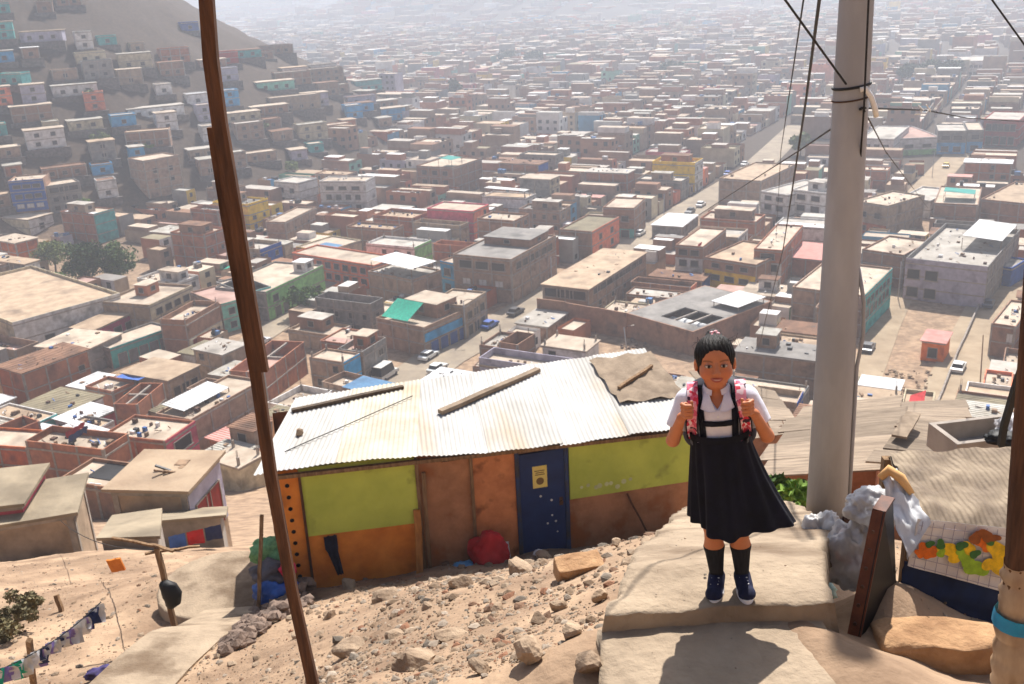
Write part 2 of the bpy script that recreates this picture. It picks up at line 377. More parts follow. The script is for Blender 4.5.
def make_house(C, ang, L, W, H, wall='brick', roof='sand', par=.35, front=None, side=None, fw=None, sw=None, extras=(), label='', cat='house', group=None, name='house', parts=True, open_top=0, seed=None, plat=None, roofname=None, tilt=0):
    """C: ground corner nearest the camera; x runs away along the street, y to the left.
    side: paint of the x=0 face (towards the viewer), front: paint of the y=0 face; sw/fw: window rows [(z, height, [(pos, width)...], kind)]"""
    r = random.Random(seed if seed is not None else int(C[0] * 91 + C[1] * 17))
    cs = corners2(C, ang, L, W); zs = [tz(p.x, p.y) for p in cs]; z0 = tz(C[0], C[1]); dz = max(0.4, z0 - min(zs) + .4)
    root = thing(name, label, cat, (C[0], C[1], z0), ang, group)
    mb = MB(); t = .16; top = H + par + open_top
    P = [(0, 0), (L, 0), (L, W), (0, W)]; I = [(t, t), (L - t, t), (L - t, W - t), (t, W - t)]
    for k in range(4):
        a, b = P[k], P[(k + 1) % 4]; c, d = I[k], I[(k + 1) % 4]
        mb.poly([(*a, -dz), (*b, -dz), (*b, top), (*a, top)])
        mb.poly([(*d, H - .05), (*c, H - .05), (*c, top), (*d, top)])
        mb.poly([(*a, top), (*b, top), (*d, top), (*c, top)])
    nfl = max(1, round(H / 2.7)); fh = H / nfl
    if parts:                                # concrete frame standing proud of the brick
        mb.cur = 1; e = .05
        if wall in ('brick', 'brown', 'mauve', 'orange', 'tan', 'grey'):
            n = max(1, int(round(W / 4)))
            if not side:
                for k in range(n + 1):
                    y = (W - .28) * k / n; mb.box((-e, y, -dz), (.0, y + .28, top - .01))
            n = max(1, int(round(L / 4)))
            if not front:
                for k in range(n + 1):
                    x = (L - .28) * k / n; mb.box((x, -e, -dz), (x + .28, 0, top - .01))
        e2 = .09
        for k in range(1, nfl + 1):
            z = k * fh - .22
            mb.box((-e2, -e2, z), (0, W, z + .22)); mb.box((0, -e2, z), (L, 0, z + .22))
    mb.build('wall', [wallmat(wall), M_conc], root)
    rb = MB()
    if par < .1:
        rb.box((-.3, -.3, H + par + .003), (L + .3, W + .3, H + par + .15))
    else: rb.box((t, t, H - .12), (L - t, W - t, H))
    ro = rb.build(roofname or 'roof', roofmat(roof), root)
    if par < .1 and tilt: ro.rotation_euler = (R_(tilt), 0, 0)
    for face, paint, wins in (('S', side, sw), ('F', front, fw)):
        if paint:
            m = MB()
            for zlo, zhi, key in (paint if isinstance(paint, list) else [(0, top - .02, paint)]):
                if face == 'S': m.box((-.06, .02, zlo), (-.002, W - .02, zhi))
                else: m.box((.02, -.06, zlo), (L - .02, -.002, zhi))
                m.cur = 0
            if isinstance(paint, list):
                for zlo, zhi, key in paint:
                    m = MB()
                    m.box((-.13, .02, zlo), (-.002, W - .02, zhi)) if face == 'S' else m.box((.02, -.13, zlo), (L - .02, -.002, zhi))
                    o = m.build('facade_panel', wallmat(key), root)
            else: m.build('facade', wallmat(paint), root)
        off = .13 if isinstance(paint, list) else (.062 if paint else .0)
        for z, h, cols, kind in wins or ():
            nm = 'door' if kind.startswith('door') else 'window'
            for pos, wd in cols:
                if face == 'S': put(kind, nm, root, (-off, pos, z), -math.pi / 2, wd, h)
                else: put(kind, nm, root, (pos, -off, z), 0, wd, h)
    for ex in extras:
        k = ex[0]
        if k == 'tank':
            o = put('tank', 'water_tank', root, (ex[1], ex[2], H + (ex[4] if len(ex) > 4 else 0)), 0, 1.2, 1.25, 1.2)
            if len(ex) > 3 and ex[3]: o.data = unit('tank')
        elif k == 'room':
            _, x, y, l, w_, h, wk, rk = ex
            m = MB(); m.box((x, y, H), (x + l, y + w_, H + h)); q = m.build('rooftop_room', wallmat(wk), root)
            m = MB(); m.box((x - .2, y - .2, H + h + .003), (x + l + .2, y + w_ + .2, H + h + .13)); m.build('roof', roofmat(rk), q)
            m = MB()
            if l > 1.6: put('opening', 'window', q, (x + l * .5, y, H + h * .35), 0, min(1.4, l * .5), h * .45)
            if w_ > 1.6: put('opening', 'window', q, (x, y + w_ * .5, H + h * .3), -math.pi / 2, min(1.4, w_ * .4), h * .5)
        elif k == 'sheet':
            _, x, y, l, w_, h, rk = ex
            m = MB()
            for a in (x + .1, x + l - .1):
                for b in (y + .1, y + w_ - .1): m.bar((a, b, H - .05), (a, b, H + h - .1), .1)
            m.build('post', M_junk, root)
            m = MB(); m.poly([(x, y, H + h), (x + l, y, H + h - .15), (x + l, y + w_, H + h + .25), (x, y + w_, H + h + .4)]); m.poly([(x, y + w_, H + h + .36), (x + l, y + w_, H + h + .21), (x + l, y, H + h - .19), (x, y, H + h - .04)])
            m.build('roof_sheet', roofmat(rk), root)
        elif k == 'tarp':
            _, x, y, l, w_, h, ck = ex
            m = MB(); m.smooth = True
            m.grid(lambda i, j: (x + l * i / 6, y + w_ * j / 6, H + h * (1 - .55 * j / 6) - .35 * math.sin(math.pi * i / 6) * math.sin(math.pi * j / 6)), 7, 7)
            m.build('tarp', clothmat(ck), root)
        elif k == 'tarpx':
            _, x, y, l, w_, h0, h1, ck = ex
            m = MB(); m.smooth = True
            m.grid(lambda i, j: (x + l * i / 6, y + w_ * j / 6, H + h0 + (h1 - h0) * i / 6 - .25 * math.sin(math.pi * i / 6) * math.sin(math.pi * j / 6)), 7, 7)
            m.build('tarp', clothmat(ck), root)
        elif k == 'cols':
            for x, y in ((.2, .2), (L - .45, .2), (L - .45, W - .45), (.2, W - .45)) if len(ex) < 2 else ex[1]:
                m = MB(); m.box((x, y, H), (x + .25, y + .25, H + 1.1))
                m.cur = 1
                for a, b in ((.05, .05), (.2, .2), (.05, .2)): m.bar((x + a, y + b, H + 1.1), (x + a + .05, y + b, H + 1.9), .03)
                m.build('column', [M_conc, M_steel], root)
        elif k == 'beams':
            m = MB()
            z = top - .2
            m.box((L * .5, t, z - .3), (L * .5 + .3, W - t, z)); m.box((t, W * .5, z - .303), (L * .5 - .003, W * .5 + .3, z - .003)); m.box((L * .5 + .303, W * .5, z - .303), (L - t, W * .5 + .3, z - .003))
            m.build('beam', M_conc, root)
        elif k == 'slab':
            _, x, y, l, w_, rk = ex
            m = MB(); m.box((x, y, H + .004), (x + l, y + w_, H + .07)); m.build('roof_sheet', roofmat(rk), root)
        elif k == 'clutter':
            m = MB()
            for _ in range(int(ex[1] * 1.6)):
                m.cur = r.choice((0, 0, 0, 1, 2, 3, 4))
                x, y = r.uniform(.5, L - 1.2), r.uniform(.5, W - 1.2); a = r.uniform(0, 3.14); l = r.uniform(.5, 2.0)
                if r.random() < .5: m.box((x, y, H + .002), (x + r.uniform(.2, .7), y + r.uniform(.2, .7), H + r.uniform(.15, .6)))
                else: m.bar((x, y, H + .1), (x + l * math.cos(a) * .5, y + l * math.sin(a) * .5, H + r.uniform(.1, .5)), .12, .08)
            tag(m.build('debris', [M_junk, M_tank, M_steel, clothmat('white'), M_tankb], root), kind='stuff')
        elif k == 'clothes':
            m = MB(); m.smooth = True
            _, x, y, l, ck, h = ex
            m.grid(lambda i, j: (x + l * i / 8, y + .12 * math.sin(i * 2.1 + j), H + h - .9 * j / 3 * (.8 + .2 * math.sin(i * 3))), 9, 4); m.build('washing', clothmat(ck), root)
    return root

def win_rows(width, floors, fh, r, kind='opening', wmax=1.5, skip=.0, base=0.9):
    out = []
    n = max(1, int(width / 2.8))
    for f in range(floors):
        cols = [((k + .5) * width / n + r.uniform(-.2, .2), r.uniform(.9, wmax)) for k in range(n) if r.random() > skip]
        if cols: out.append((f * fh + base, 1.15, cols, kind))
    return out

AUTO = []
def register(C, ang, L, W, H, label=None, short=None, protect=False):
    HOUSES.append(corners2(C, ang, L, W))
    u = Vector((math.cos(ang), math.sin(ang))); v = Vector((-u.y, u.x)); c = Vector(C[:2]) + u * L / 2 + v * W / 2
    z = tz(C[0], C[1]); p = proj((c.x, c.y, z + H)); d = c.length
    if short: LAND.append((short, p[0], p[1], d))
    if protect:
        C2 = Vector(C[:2])
        for a in (.15, .5, .85):
            for hz in (.35, .9):
                for q in (C2 + u * L * a, C2 + v * W * a):
                    pp = proj((q.x, q.y, z + H * hz)); PROTECT.append((pp[0], pp[1], q.length))
            for b in (.2, .8):
                q = C2 + u * L * a + v * W * b; pp = proj((q.x, q.y, z + H)); PROTECT.append((pp[0], pp[1], q.length))
HEROLOG = []
def hero(short, label, C, A, B, H, wall='brick', roof='sand', snap=None, Wm=None, Lm=None, **kw):
    """C, A, B: pixels of the near, left and right roof corners"""
    g = ground_hit(C[0], C[1], lo=40, lift=H + kw.get('par', .35)); zz = g.z
    p = at_z(*C, zz); a = at_z(*A, zz); b = at_z(*B, zz)
    va, vb = (a - p).to_2d(), (b - p).to_2d()
    pa = (Vector(A) - Vector(C)).length; pb = (Vector(B) - Vector(C)).length
    ang = math.atan2(vb.y, vb.x) if pb >= pa else math.atan2(va.y, va.x) - math.pi / 2
    if snap is not None: ang = R_(snap)
    u = Vector((math.cos(ang), math.sin(ang))); v = Vector((-u.y, u.x))
    L = Lm or max(3.5, min(40, vb.dot(u))); W = Wm or max(3.0, min(40, va.dot(v)))
    HEROLOG.append((short, round(math.degrees(ang)), round(L, 1), round(W, 1), round(p.y)))
    kw2 = {k: (f(L, W) if callable(f) else f) for k, f in kw.items()}
    register(p, ang, L, W, H, short=short, protect=True)
    return make_house(p, ang, L, W, H, wall, roof, label=label, **kw2)
def row(z, h, n, wd, kind='opening', a=.08, b=.92):
    """n evenly spaced openings; resolved against the face length by rows()"""
    return (z, h, n, wd, kind, a, b)
def rows(*rs):
    def mk(T): return [(z, h, [(T * (a + (b - a) * (k + .5) / n), wd) for k in range(n)], kind) for z, h, n, wd, kind, a, b in rs]
    return mk
def SW(*rs): return lambda L, W: rows(*rs)(W)
def FWN(*rs): return lambda L, W: rows(*rs)(L)
# ------------------------------------------------------------------ foreground: path, rubble, hut, poles, stall
fr = random.Random(3)
M_path = pmat('trodden concrete', srgb(160, 142, 120), srgb(124, 108, 90), scale=1.6, rough=.92, bump=.014, bscale=24, coord='Object', spots=(srgb(104, 86, 68), 1.6, .5, .68))
M_rock = pmat('dusty rock', srgb(168, 146, 122), srgb(124, 104, 85), scale=4, rough=.95, bump=.02, bscale=22, objvar=.15)
M_brick = pmat('adobe block', srgb(170, 134, 98), srgb(138, 104, 74), scale=6, rough=.95, bump=.012, bscale=30)
M_rub = pmat('rubble', srgb(190, 160, 130), srgb(140, 112, 88), scale=6.0, rough=.95, bump=.006, bscale=60, attr='paint')
M_dkstone = pmat('dark field stone', srgb(132, 112, 98), srgb(92, 78, 70), scale=3, rough=.95, bump=.02, bscale=18)  # dark brown grey stone, its own colour
M_wood = pmat('old brown timber', srgb(102, 68, 46), srgb(62, 40, 28), scale=5, rough=.8, bump=.004, bscale=30, stretch=(6, 6, .5))
M_woodL = pmat('grey weathered timber', srgb(146, 118, 88), srgb(104, 80, 58), scale=5, rough=.9, bump=.004, bscale=30, stretch=(5, 5, .6))
M_cpole = pmat('pole concrete', srgb(172, 173, 177), srgb(150, 151, 155), scale=2.0, rough=.85, bump=.003, bscale=30, stretch=(1, 1, .3))
M_black = pmat('black rubber', srgb(26, 26, 28), srgb(18, 18, 20), scale=4, rough=.6)
M_whitep = pmat('white plastic', srgb(232, 232, 230), srgb(214, 212, 208), scale=3, rough=.5)
M_galv = pmat('white corrugated sheet', srgb(184, 183, 180), srgb(156, 152, 146), scale=1.3, rough=.65, spots=(srgb(164, 146, 122), .8, .56, .72), stretch=(1, .4, 1))
M_lime = pmat('lime green paint', srgb(192, 204, 92), srgb(170, 184, 80), scale=1.5, rough=.8, bump=.004, bscale=12, spots=(srgb(140, 148, 70), 2.2, .6, .72))
M_ply = pmat('orange plywood', srgb(226, 142, 58), srgb(196, 112, 42), scale=2.2, rough=.8, bump=.004, bscale=18, spots=(srgb(128, 70, 32), 1.3, .58, .74))
M_plyb = pmat('brown plywood', srgb(178, 128, 94), srgb(138, 96, 68), scale=2.0, rough=.85, bump=.004, bscale=18, spots=(srgb(150, 92, 52), 2.0, .55, .7))
M_plyr = pmat('reddish plywood', srgb(206, 136, 88), srgb(172, 108, 70), scale=2.4, rough=.85, bump=.004, bscale=18, spots=(srgb(106, 64, 44), 2.6, .56, .7))
M_door = pmat('navy door paint', srgb(30, 52, 104), srgb(22, 40, 84), scale=2, rough=.55, bump=.002, bscale=8)
M_card = pmat('dusty cardboard', srgb(146, 129, 110), srgb(112, 97, 82), scale=3, rough=.95, bump=.006, bscale=16)
P = lambda px, py, d: at_y(px, py, d)
def G(px, py, lo=2.0, lift=0.0): return ground_hit(px, py, lo=lo, lift=lift)

# -- upper path with its step, and the landing below it
def strip(name, mat, y0, y1, cx, hw, thick, zfn, rough=.012):
    mb = MB(); mb.smooth = True; n = 34; ny = int((y1 - y0) / .035); ys = np.linspace(y0, y1, ny)
    nz = lambda x, y, s, o=0: noise.noise(Vector((x * s + o, y * s, o * 1.3)))
    top, bot = [], []
    for a, y in enumerate(ys):
        c = np.interp(y, *cx); h = np.interp(y, *hw); rt, rb = [], []
        for k in range(n + 1):
            e = 2 * k / n - 1; hh = h + .07 * nz(y, e, 2.2, 5) + .03 * nz(y, e, 9, 2)
            x = c + hh * e; yy = y + ((.03 * nz(x, 0, 4, 7) + .012 * nz(x, 0, 14, 3)) if a == 0 else 0)
            edge = min(1, (1 - abs(e)) * 8) * (1 if a > 1 else .5)
            z = zfn(x, y) + rough * (nz(x, y, 3.2) + .5 * nz(x, y, 11, 4) + .25 * nz(x, y, 30, 9)) - .008 * (1 - edge) - .05 * max(0, nz(x, y, 5, 21) - .22) * (1 if a < 4 or abs(e) > .8 else .15)
            rt.append(mb.vert((x, yy, z))); rb.append(mb.vert((x + .03 * e, yy - (.012 if a == 0 else 0), z - thick)))
        top.append(rt); bot.append(rb)
    for a in range(ny - 1):
        for k in range(n): mb.face((top[a][k], top[a][k+1], top[a+1][k+1], top[a+1][k]))
        mb.face((top[a][0], top[a+1][0], bot[a+1][0], bot[a][0])); mb.face((top[a+1][n], top[a][n], bot[a][n], bot[a+1][n]))
    mb.smooth = False
    for k in range(n): mb.face((bot[0][k], bot[0][k+1], top[0][k+1], top[0][k]))
    o = mb.build(name, mat); return tag(o, kind='structure')
def zpath(x, y): return CAMZ + np.interp(y, [2, 3.66, 4.1, 5.5, 7, 8.6, 9.4], [-2.5, -2.63, -2.66, -3.33, -4.1, -4.93, -5.5])
strip('path', M_path, 3.69, 9.3, ([3.66, 3.75, 5.5, 8.6], [.84, .85, 1.40, 2.12]), ([3.66, 4.2, 5.5, 8.6], [.48, .5, .54, .5]), .17, zpath)
strip('landing', M_path, 1.4, 3.70, ([1.4, 3.66], [.7, .80]), ([1.4, 3.66], [.55, .47]), .3, lambda x, y: CAMZ - 2.715)

# -- stones
def rock_verts(seed, sub=2, flat=.8, nplanes=9):
    r = random.Random(seed); bm = bmesh.new(); bmesh.ops.create_icosphere(bm, subdivisions=sub, radius=1)
    pl = []
    for _ in range(nplanes):
        n = Vector((r.gauss(0, 1), r.gauss(0, 1), r.gauss(0, .8))).normalized(); pl.append((n, r.uniform(.48, .74)))
    sx, sy, sz = r.uniform(.8, 1.25), r.uniform(.7, 1.1), r.uniform(.5, .8) * flat / .8
    V = []
    for v in bm.verts:
        d = v.co.normalized(); k = 1.0
        for n, h in pl:
            q = n.dot(d)
            if q > .05: k = min(k, h / q)
        k *= 1 + .05 * noise.noise(d * 3 + Vector((seed, 0, 0)))
        V.append((d.x * k * sx, d.y * k * sy, d.z * k * sz))
    F = [[v.index for v in f.verts] for f in bm.faces]; bm.free()
    return np.array(V), np.array(F)
def rock(px, py, wpx, label, seed, mat=None, flat=.8, sink=.3, group='loose stones on the rubble slope', lo=2.0):
    g = G(px, py, lo); s = wpx / FPX * proj(g)[2] / 2
    V, F = rock_verts(seed, 3, flat, 13); o = np_mesh('rock', V * s, F, mat or M_rock, smooth=False)
    o.location = (g.x, g.y, tz(g.x, g.y) + s * flat * (.6 - sink)); o.rotation_euler = (0, 0, seed * 1.7)
    return tag(o, label, 'rock', group)
ROCKS = [(415, 672, 62, 'large pale angular boulder at the bottom edge left of centre'), (530, 660, 58, 'broad sloping boulder below the grey scrap of plastic'), (590, 676, 46, 'sandy boulder at the bottom edge beside the concrete step'),
 (385, 603, 42, 'pale rounded boulder nearest the stone heap below the hut'), (545, 560, 24, 'small upright pale stone in front of the blue door'), (350, 590, 30, 'low pale stone under the orange panel of the hut'),
 (462, 588, 30, 'buff stone lying just below the red cloth'), (520, 574, 34, 'flat buff stone between the red cloth and the adobe block'), (600, 600, 26, 'brown upright stone in the middle of the rubble'), (628, 566, 20, 'small stone at the rubble crest by the path'),
 (650, 545, 22, 'brown stone at the top of the rubble beside the path'), (455, 640, 40, 'reddish stone in the centre of the rubble slope'), (498, 612, 26, 'small tilted stone above the grey scrap'), (560, 610, 22, 'small dark stone near the yellow flowers'),
 (395, 640, 34, 'brown cracked stone above the largest boulder'), (350, 655, 36, 'dull stone beside the foot of the timber pole'), (480, 672, 32, 'half buried stone between the two bottom boulders'), (330, 622, 26, 'grey brown stone right of the timber pole'),
 (500, 561, 22, 'whitish stone beside the red cloth'), (570, 640, 28, 'small boulder beside the edge of the concrete step'), (612, 640, 20, 'crumbled stone against the corner of the step'), (300, 640, 24, 'stone under the timber pole at the heap edge'),
 (430, 612, 26, 'flat stone on the upper rubble left of centre'), (616, 545, 16, 'tiny pale stone left of the sticks'), (660, 580, 18, 'small stone at the left edge of the path'), (540, 625, 24, 'tan stone just right of the grey scrap')]
for i, (a, b, c, l) in enumerate(ROCKS): rock(a, b, c, l, 11 + i)
# adobe block on its edge
def block(px, py, dims, rz, tilt, label, mat=M_brick, name='adobe_block', cat='block'):
    g = G(px, py); m = MB(); bm = bmesh.new(); bmesh.ops.create_cube(bm, size=1)
    bmesh.ops.bevel(bm, geom=bm.edges[:], offset=.06, segments=2, profile=.6, affect='EDGES'); bmesh.ops.triangulate(bm, faces=[f for f in bm.faces if len(f.verts) > 4])
    bmesh.ops.subdivide_edges(bm, edges=[e for e in bm.edges if e.calc_length() > .3], cuts=4, use_grid_fill=True)
    for v in bm.verts: v.co = Vector((v.co.x * dims[0], v.co.y * dims[1], v.co.z * dims[2])) + noise.noise_vector(v.co * 4) * .012
    me = bpy.data.meshes.new(name); bm.to_mesh(me); bm.free(); me.materials.append(mat); o = bpy.data.objects.new(name, me); COL.objects.link(o)
    o.location = (g.x, g.y, g.z + dims[2] * .4); o.rotation_euler = (R_(tilt), 0, rz)
    return tag(o, label, cat)
block(579, 577, (.42, .24, .2), .2, 6, 'single adobe block with a shaded face on the rubble crest')
# dense small rubble, nobody could count it
def nearbump(x, y): return wob(x, y, .75) * .07 + wob(x + 9, y, .22) * .03 + wob(x + 2, y - 7, 2.2) * .16 * _sm(7, 12, np.hypot(x, y))
def project_np(x, y, z):
    v = np.stack([x, y, z - CAMZ], 1); w = v @ np.array(FW); return 512 + FPX * (v @ np.array(CR)) / w, 342 - FPX * (v @ np.array(CU)) / w
def rubble():
    protos = [rock_verts(100 + i, 1, .8, 7) for i in range(8)]; R = np.random.RandomState(5)
    n = 300000; y = 2.6 * np.exp(R.rand(n) * 2.3); x = (R.rand(n) * 1.3 - .68) * (y + 1.2)
    z = terr(x, y); px, py = project_np(x, y, z); t = R.rand(n)
    cl_ = _sm(-.5, .5, wob(x * 1.0, y, .5) + .6 * wob(x, y + 5, 1.7)); left = (px > 285) & (px < 690) & (py > 520) & (px < 600 + np.maximum(0, 620 - py) * .95)
    pc = np.interp(y, [3.66, 3.75, 5.5, 8.6], [.84, .85, 1.40, 2.12]); ph = np.interp(y, [3.66, 4.2, 5.5, 8.6], [.48, .5, .54, .5]); pd = np.abs(x - pc) - ph; near_ = (y < 9.6) & (pd < .15) | (y < 3.7); onp = (y < 8.2) & (pd < -.12) & (y > 3.8) | (y < 3.6) & (np.abs(x - .78) < .38)
    keep = np.where(left, t < .35 + .65 * cl_, np.where(px < 290, t < .8, t < .14)) & np.where(near_, onp & (R.rand(n) < .25), True) & (px > -60) & (px < 1084) & (py < 760)
    x, y, z = x[keep], y[keep], z[keep]; left = left[keep]; onp = onp[keep]; k = min(len(x), 26000); x, y, z, left, onp = x[:k], y[:k], z[:k], left[:k], onp[:k]
    z = np.where(onp, np.where(y > 3.69, zpath(x, y), CAMZ - 2.715) + .004, z + nearbump(x, y)); Vs, Fs, n0 = [], [], 0
    s = np.minimum(.07, .0075 * (1 - R.rand(k)) ** -.5) * np.where(left, 1, .8) * np.clip(y / 6, .7, 1.4) * np.where(onp, .5, 1)
    a = R.rand(k) * 6.28; pi = R.randint(0, 8, k)
    for i in range(k):
        V, F = protos[pi[i]]; c, si = math.cos(a[i]), math.sin(a[i]); V = V * s[i]
        Vs.append(np.stack([V[:, 0] * c - V[:, 1] * si + x[i], V[:, 0] * si + V[:, 1] * c + y[i], V[:, 2] * .75 + z[i] + s[i] * .12], 1)); Fs.append(F + n0); n0 += len(V)
    o = np_mesh('rubble', np.concatenate(Vs), np.concatenate(Fs), M_rub, smooth=False); tag(o, kind='stuff')
    pal = np.array([srgb(194, 170, 144), srgb(172, 146, 120), srgb(204, 186, 166), srgb(156, 122, 98), srgb(150, 138, 124), srgb(184, 134, 104)]); pal = pal * .6; cc = pal[R.choice(6, k, p=[.3, .25, .2, .12, .08, .05])] * R.uniform(.75, 1.12, (k, 1)); cv = np.repeat(cc, [len(v) for v in Vs], axis=0)
    at = o.data.color_attributes.new('paint', 'FLOAT_COLOR', 'POINT'); at.data.foreach_set('color', np.concatenate([cv, np.ones((len(cv), 1))], 1).astype(np.float32).ravel())
    print('rubble', k)
rubble()

# -- the hut
HZ = CAMZ - 8.9
hp = Vector((-3.71, 13.53)); hq = Vector((2.89, 14.96)); hang = math.atan2((hq - hp).y, (hq - hp).x)
hut = thing('shack', 'lime green and orange plywood shack with a white corrugated roof and navy door', 'shack', (hp.x, hp.y, HZ), hang)
HL_, HD = 6.78, 2.7
def hw(x, y, w0, z0, z1b, mat, name, y0=-.04, y1=0, x1b=None, z1t=None, label=None):
    """board on the front wall: from x to y (along), bottom z0.. top z1"""
    m = MB(); n = 6
    lo = [(x + (y - x) * k / n, z0 + (w0 - z0) * k / n) for k in range(n + 1)]; hi = [(x + (y - x) * k / n, z1b + ((z1t if z1t is not None else z1b) - z1b) * k / n) for k in range(n + 1)]
    for k in range(n):
        (a, b), (c, d), (e, f), (g, h) = lo[k], lo[k+1], hi[k+1], hi[k]
        m.poly([(a, y0, b), (c, y0, d), (e, y0, f), (g, y0, h)])
        if k == 0: m.poly([(a, y1, b), (a, y0, b), (g, y0, h), (g, y1, h)])
        if k == n - 1: m.poly([(c, y0, d), (c, y1, d), (e, y1, f), (e, y0, f)])
        m.poly([(g, y0, h), (e, y0, f), (e, y1, f), (g, y1, h)]); m.poly([(a, y1, b), (c, y1, d), (c, y0, d), (a, y0, b)])
    o = m.build(name, mat, hut)
    if label: o['label'] = label
    return o
# core walls (behind the boards)
m = MB(); top = lambda x: 2.12 - .035 * x
for x0, y0, x1, y1, h0, h1 in ((0, 0, HL_, 0, 2.1, 1.86), (HL_, 0, HL_, HD - .2, 1.86, 1.98), (HL_, HD - .2, 0, HD - .2, 1.98, 2.0), (0, HD - .2, 0, 0, 2.0, 2.1)):
    m.poly([(x0, y0, -1.2), (x1, y1, -1.2), (x1, y1, h1), (x0, y0, h0)])
m.build('wall', M_plyb, hut)
hw(.0, .36, -.05, -.05, 2.1, M_ply, 'corner_panel', -.05, label='orange board with a column of dark holes')
hw(.37, 2.13, .86, .93, 2.1, M_lime, 'upper_panel', -.06, z1t=2.07, label='left lime green panel')
hw(.37, 2.15, -.5, -.4, .925, M_ply, 'lower_panel', -.05, z1t=.855, label='orange plywood panel')
hw(2.16, 3.0, -.4, -.4, 2.02, M_plyb, 'side_door', -.045, z1t=2.0, label='dark brown boarded door')
hw(3.01, 3.72, -.4, -.4, 1.96, M_plyr, 'middle_panel', -.055, z1t=1.93, label='reddish plywood panel')
hw(4.62, 6.77, .82, .84, 1.9, M_lime, 'upper_panel', -.06, z1t=1.8, label='right lime green panel with pale splashes')
hw(4.6, 6.77, -.6, -.6, .835, M_plyb, 'lower_panel', -.045, z1t=.815, label='brown plywood panel')
hw(3.0, 6.7, 1.82, 1.86, 1.95, M_woodL, 'lintel', -.09, z1t=1.86)
# door with notice
dr = hw(3.79, 4.53, -.25, -.2, 1.78, M_door, 'door', -.08, -.03, z1t=1.8)
fm = MB()
fm.box((3.72, -.095, -.3), (3.785, -.0, 1.84)); fm.box((4.535, -.095, -.3), (4.6, 0, 1.86)); fm.build('door_frame', pmat('worn navy trim', srgb(38, 60, 104), srgb(60, 56, 60), scale=4, rough=.7), hut)
nm = MB(); nm.box((4.0, -.087, 1.16), (4.24, -.081, 1.55)); nt_ = nm.build('notice', pmat('yellow paper', srgb(226, 206, 110), srgb(214, 196, 120), scale=4, rough=.8), dr)
nm = MB()
for k, (a, b) in enumerate(((.03, .2), (.05, .19), (.04, .2))): nm.box((4.0 + a, -.0905, 1.46 - k * .035), (4.0 + b, -.0875, 1.475 - k * .035))
nm.tube([(4.12, -.0905, 1.28), (4.12, -.0875, 1.28)], .065, 14); nm.build('print', pmat('brown ink', srgb(120, 96, 60), rough=.8), dr)
kb = MB(); kb.tube([(4.46, -.08, .85), (4.46, -.125, .85)], .028, 10); kb.box((4.43, -.086, .78), (4.49, -.0815, .93)); kb.build('handle', M_steel, dr)
sp = MB()
for a, b in ((4.3, .62), (4.36, .5), (4.22, .48), (4.3, .9), (4.12, 1.0), (4.38, .3)): 
    sp = MB(); sp.tube([(a, -.0845, b), (a, -.0808, b)], fr.uniform(.014, .026), 7); sp.build('paint_fleck', pmat('white fleck', srgb(210, 210, 212), rough=.8), dr)
sp = MB()
for k in range(9):
    a = 4.85 + k * .1 + fr.uniform(-.03, .03); z_ = 1.0 + fr.uniform(-.06, .05); sp = MB(); sp.tube([(a, -.064, z_), (a, -.0605, z_)], fr.uniform(.02, .05), 7); sp.build('paint_splash', pmat('pale splash', srgb(206, 214, 160), rough=.8), hut)
# battens and posts
for x, w in ((2.145, .05), (.365, .04), (3.005, .05)):
    b = MB(); b.bar((x, -.075, -.35), (x + .01, -.075, 2.0), w, .03, up=(0, 1, 0)); b.build('batten', M_woodL if w > .045 else M_wood, hut)
gp = MB(); gp.box((2.55, -.062, 1.86), (2.95, -.046, 2.0)); gp.build('gap_patch', pmat('painted void shade', srgb(18, 14, 12), rough=1), hut)  # solid near-black plate; the shade inside a gap is painted on
for k in range(9):
    hs = MB(); hs.tube([(.18, -.056, .25 + k * .2), (.18, -.051, .25 + k * .2)], .035, 8); hs.build('hole_disc', pmat('painted void shade', srgb(18, 14, 12)), hut)  # flat dark discs, shade of the holes put into the colour
# corrugated roof: six sheets
def zr(x, y): return 2.2 - .045 * x + y * (.02 * x - .02) + (.05 * math.sin(x * 1.3) if y < .2 else .02)
def sheet(x0, x1, y0, y1, dz, mat=M_galv, skew=0):
    m = MB(); m.smooth = True; n = int((x1 - x0) / .019)
    def fn(i, j):
        x = x0 + (x1 - x0) * i / n; y = y0 + (y1 - y0) * j / 8
        return (x + skew * y, y + .012 * math.sin(x * 9), zr(x, y) + dz + .009 * math.sin(x * 2 * math.pi / .076) - .012 * math.sin(math.pi * j / 8))
    m.grid(fn, n + 1, 9)
    return m.build('roof_sheet', mat, hut)
xs = [-.2, .98, 2.14, 3.3, 4.45, 5.6, 6.6]
skew_l = .15
for k in range(6): sheet(xs[k] + (0 if k else .0), xs[k + 1] + .06, -.3 + fr.uniform(-.03, .03), 2.62, .02 + .012 * (k % 2), pmat('white corrugated sheet', (1, 1, 1)) if k not in (1,) else pmat('yellowed corrugated sheet', srgb(192, 186, 172), srgb(166, 156, 138), scale=1.2, rough=.7, spots=(srgb(170, 150, 122), .9, .58, .75)), skew=(.24 if k == 0 else .17 if k == 1 else .1))
ep = MB(); ep.bar((-.1, -.16, 2.08), (6.6, -.16, 1.8), .07, .06); ep.build('eave_beam', M_woodL, hut)
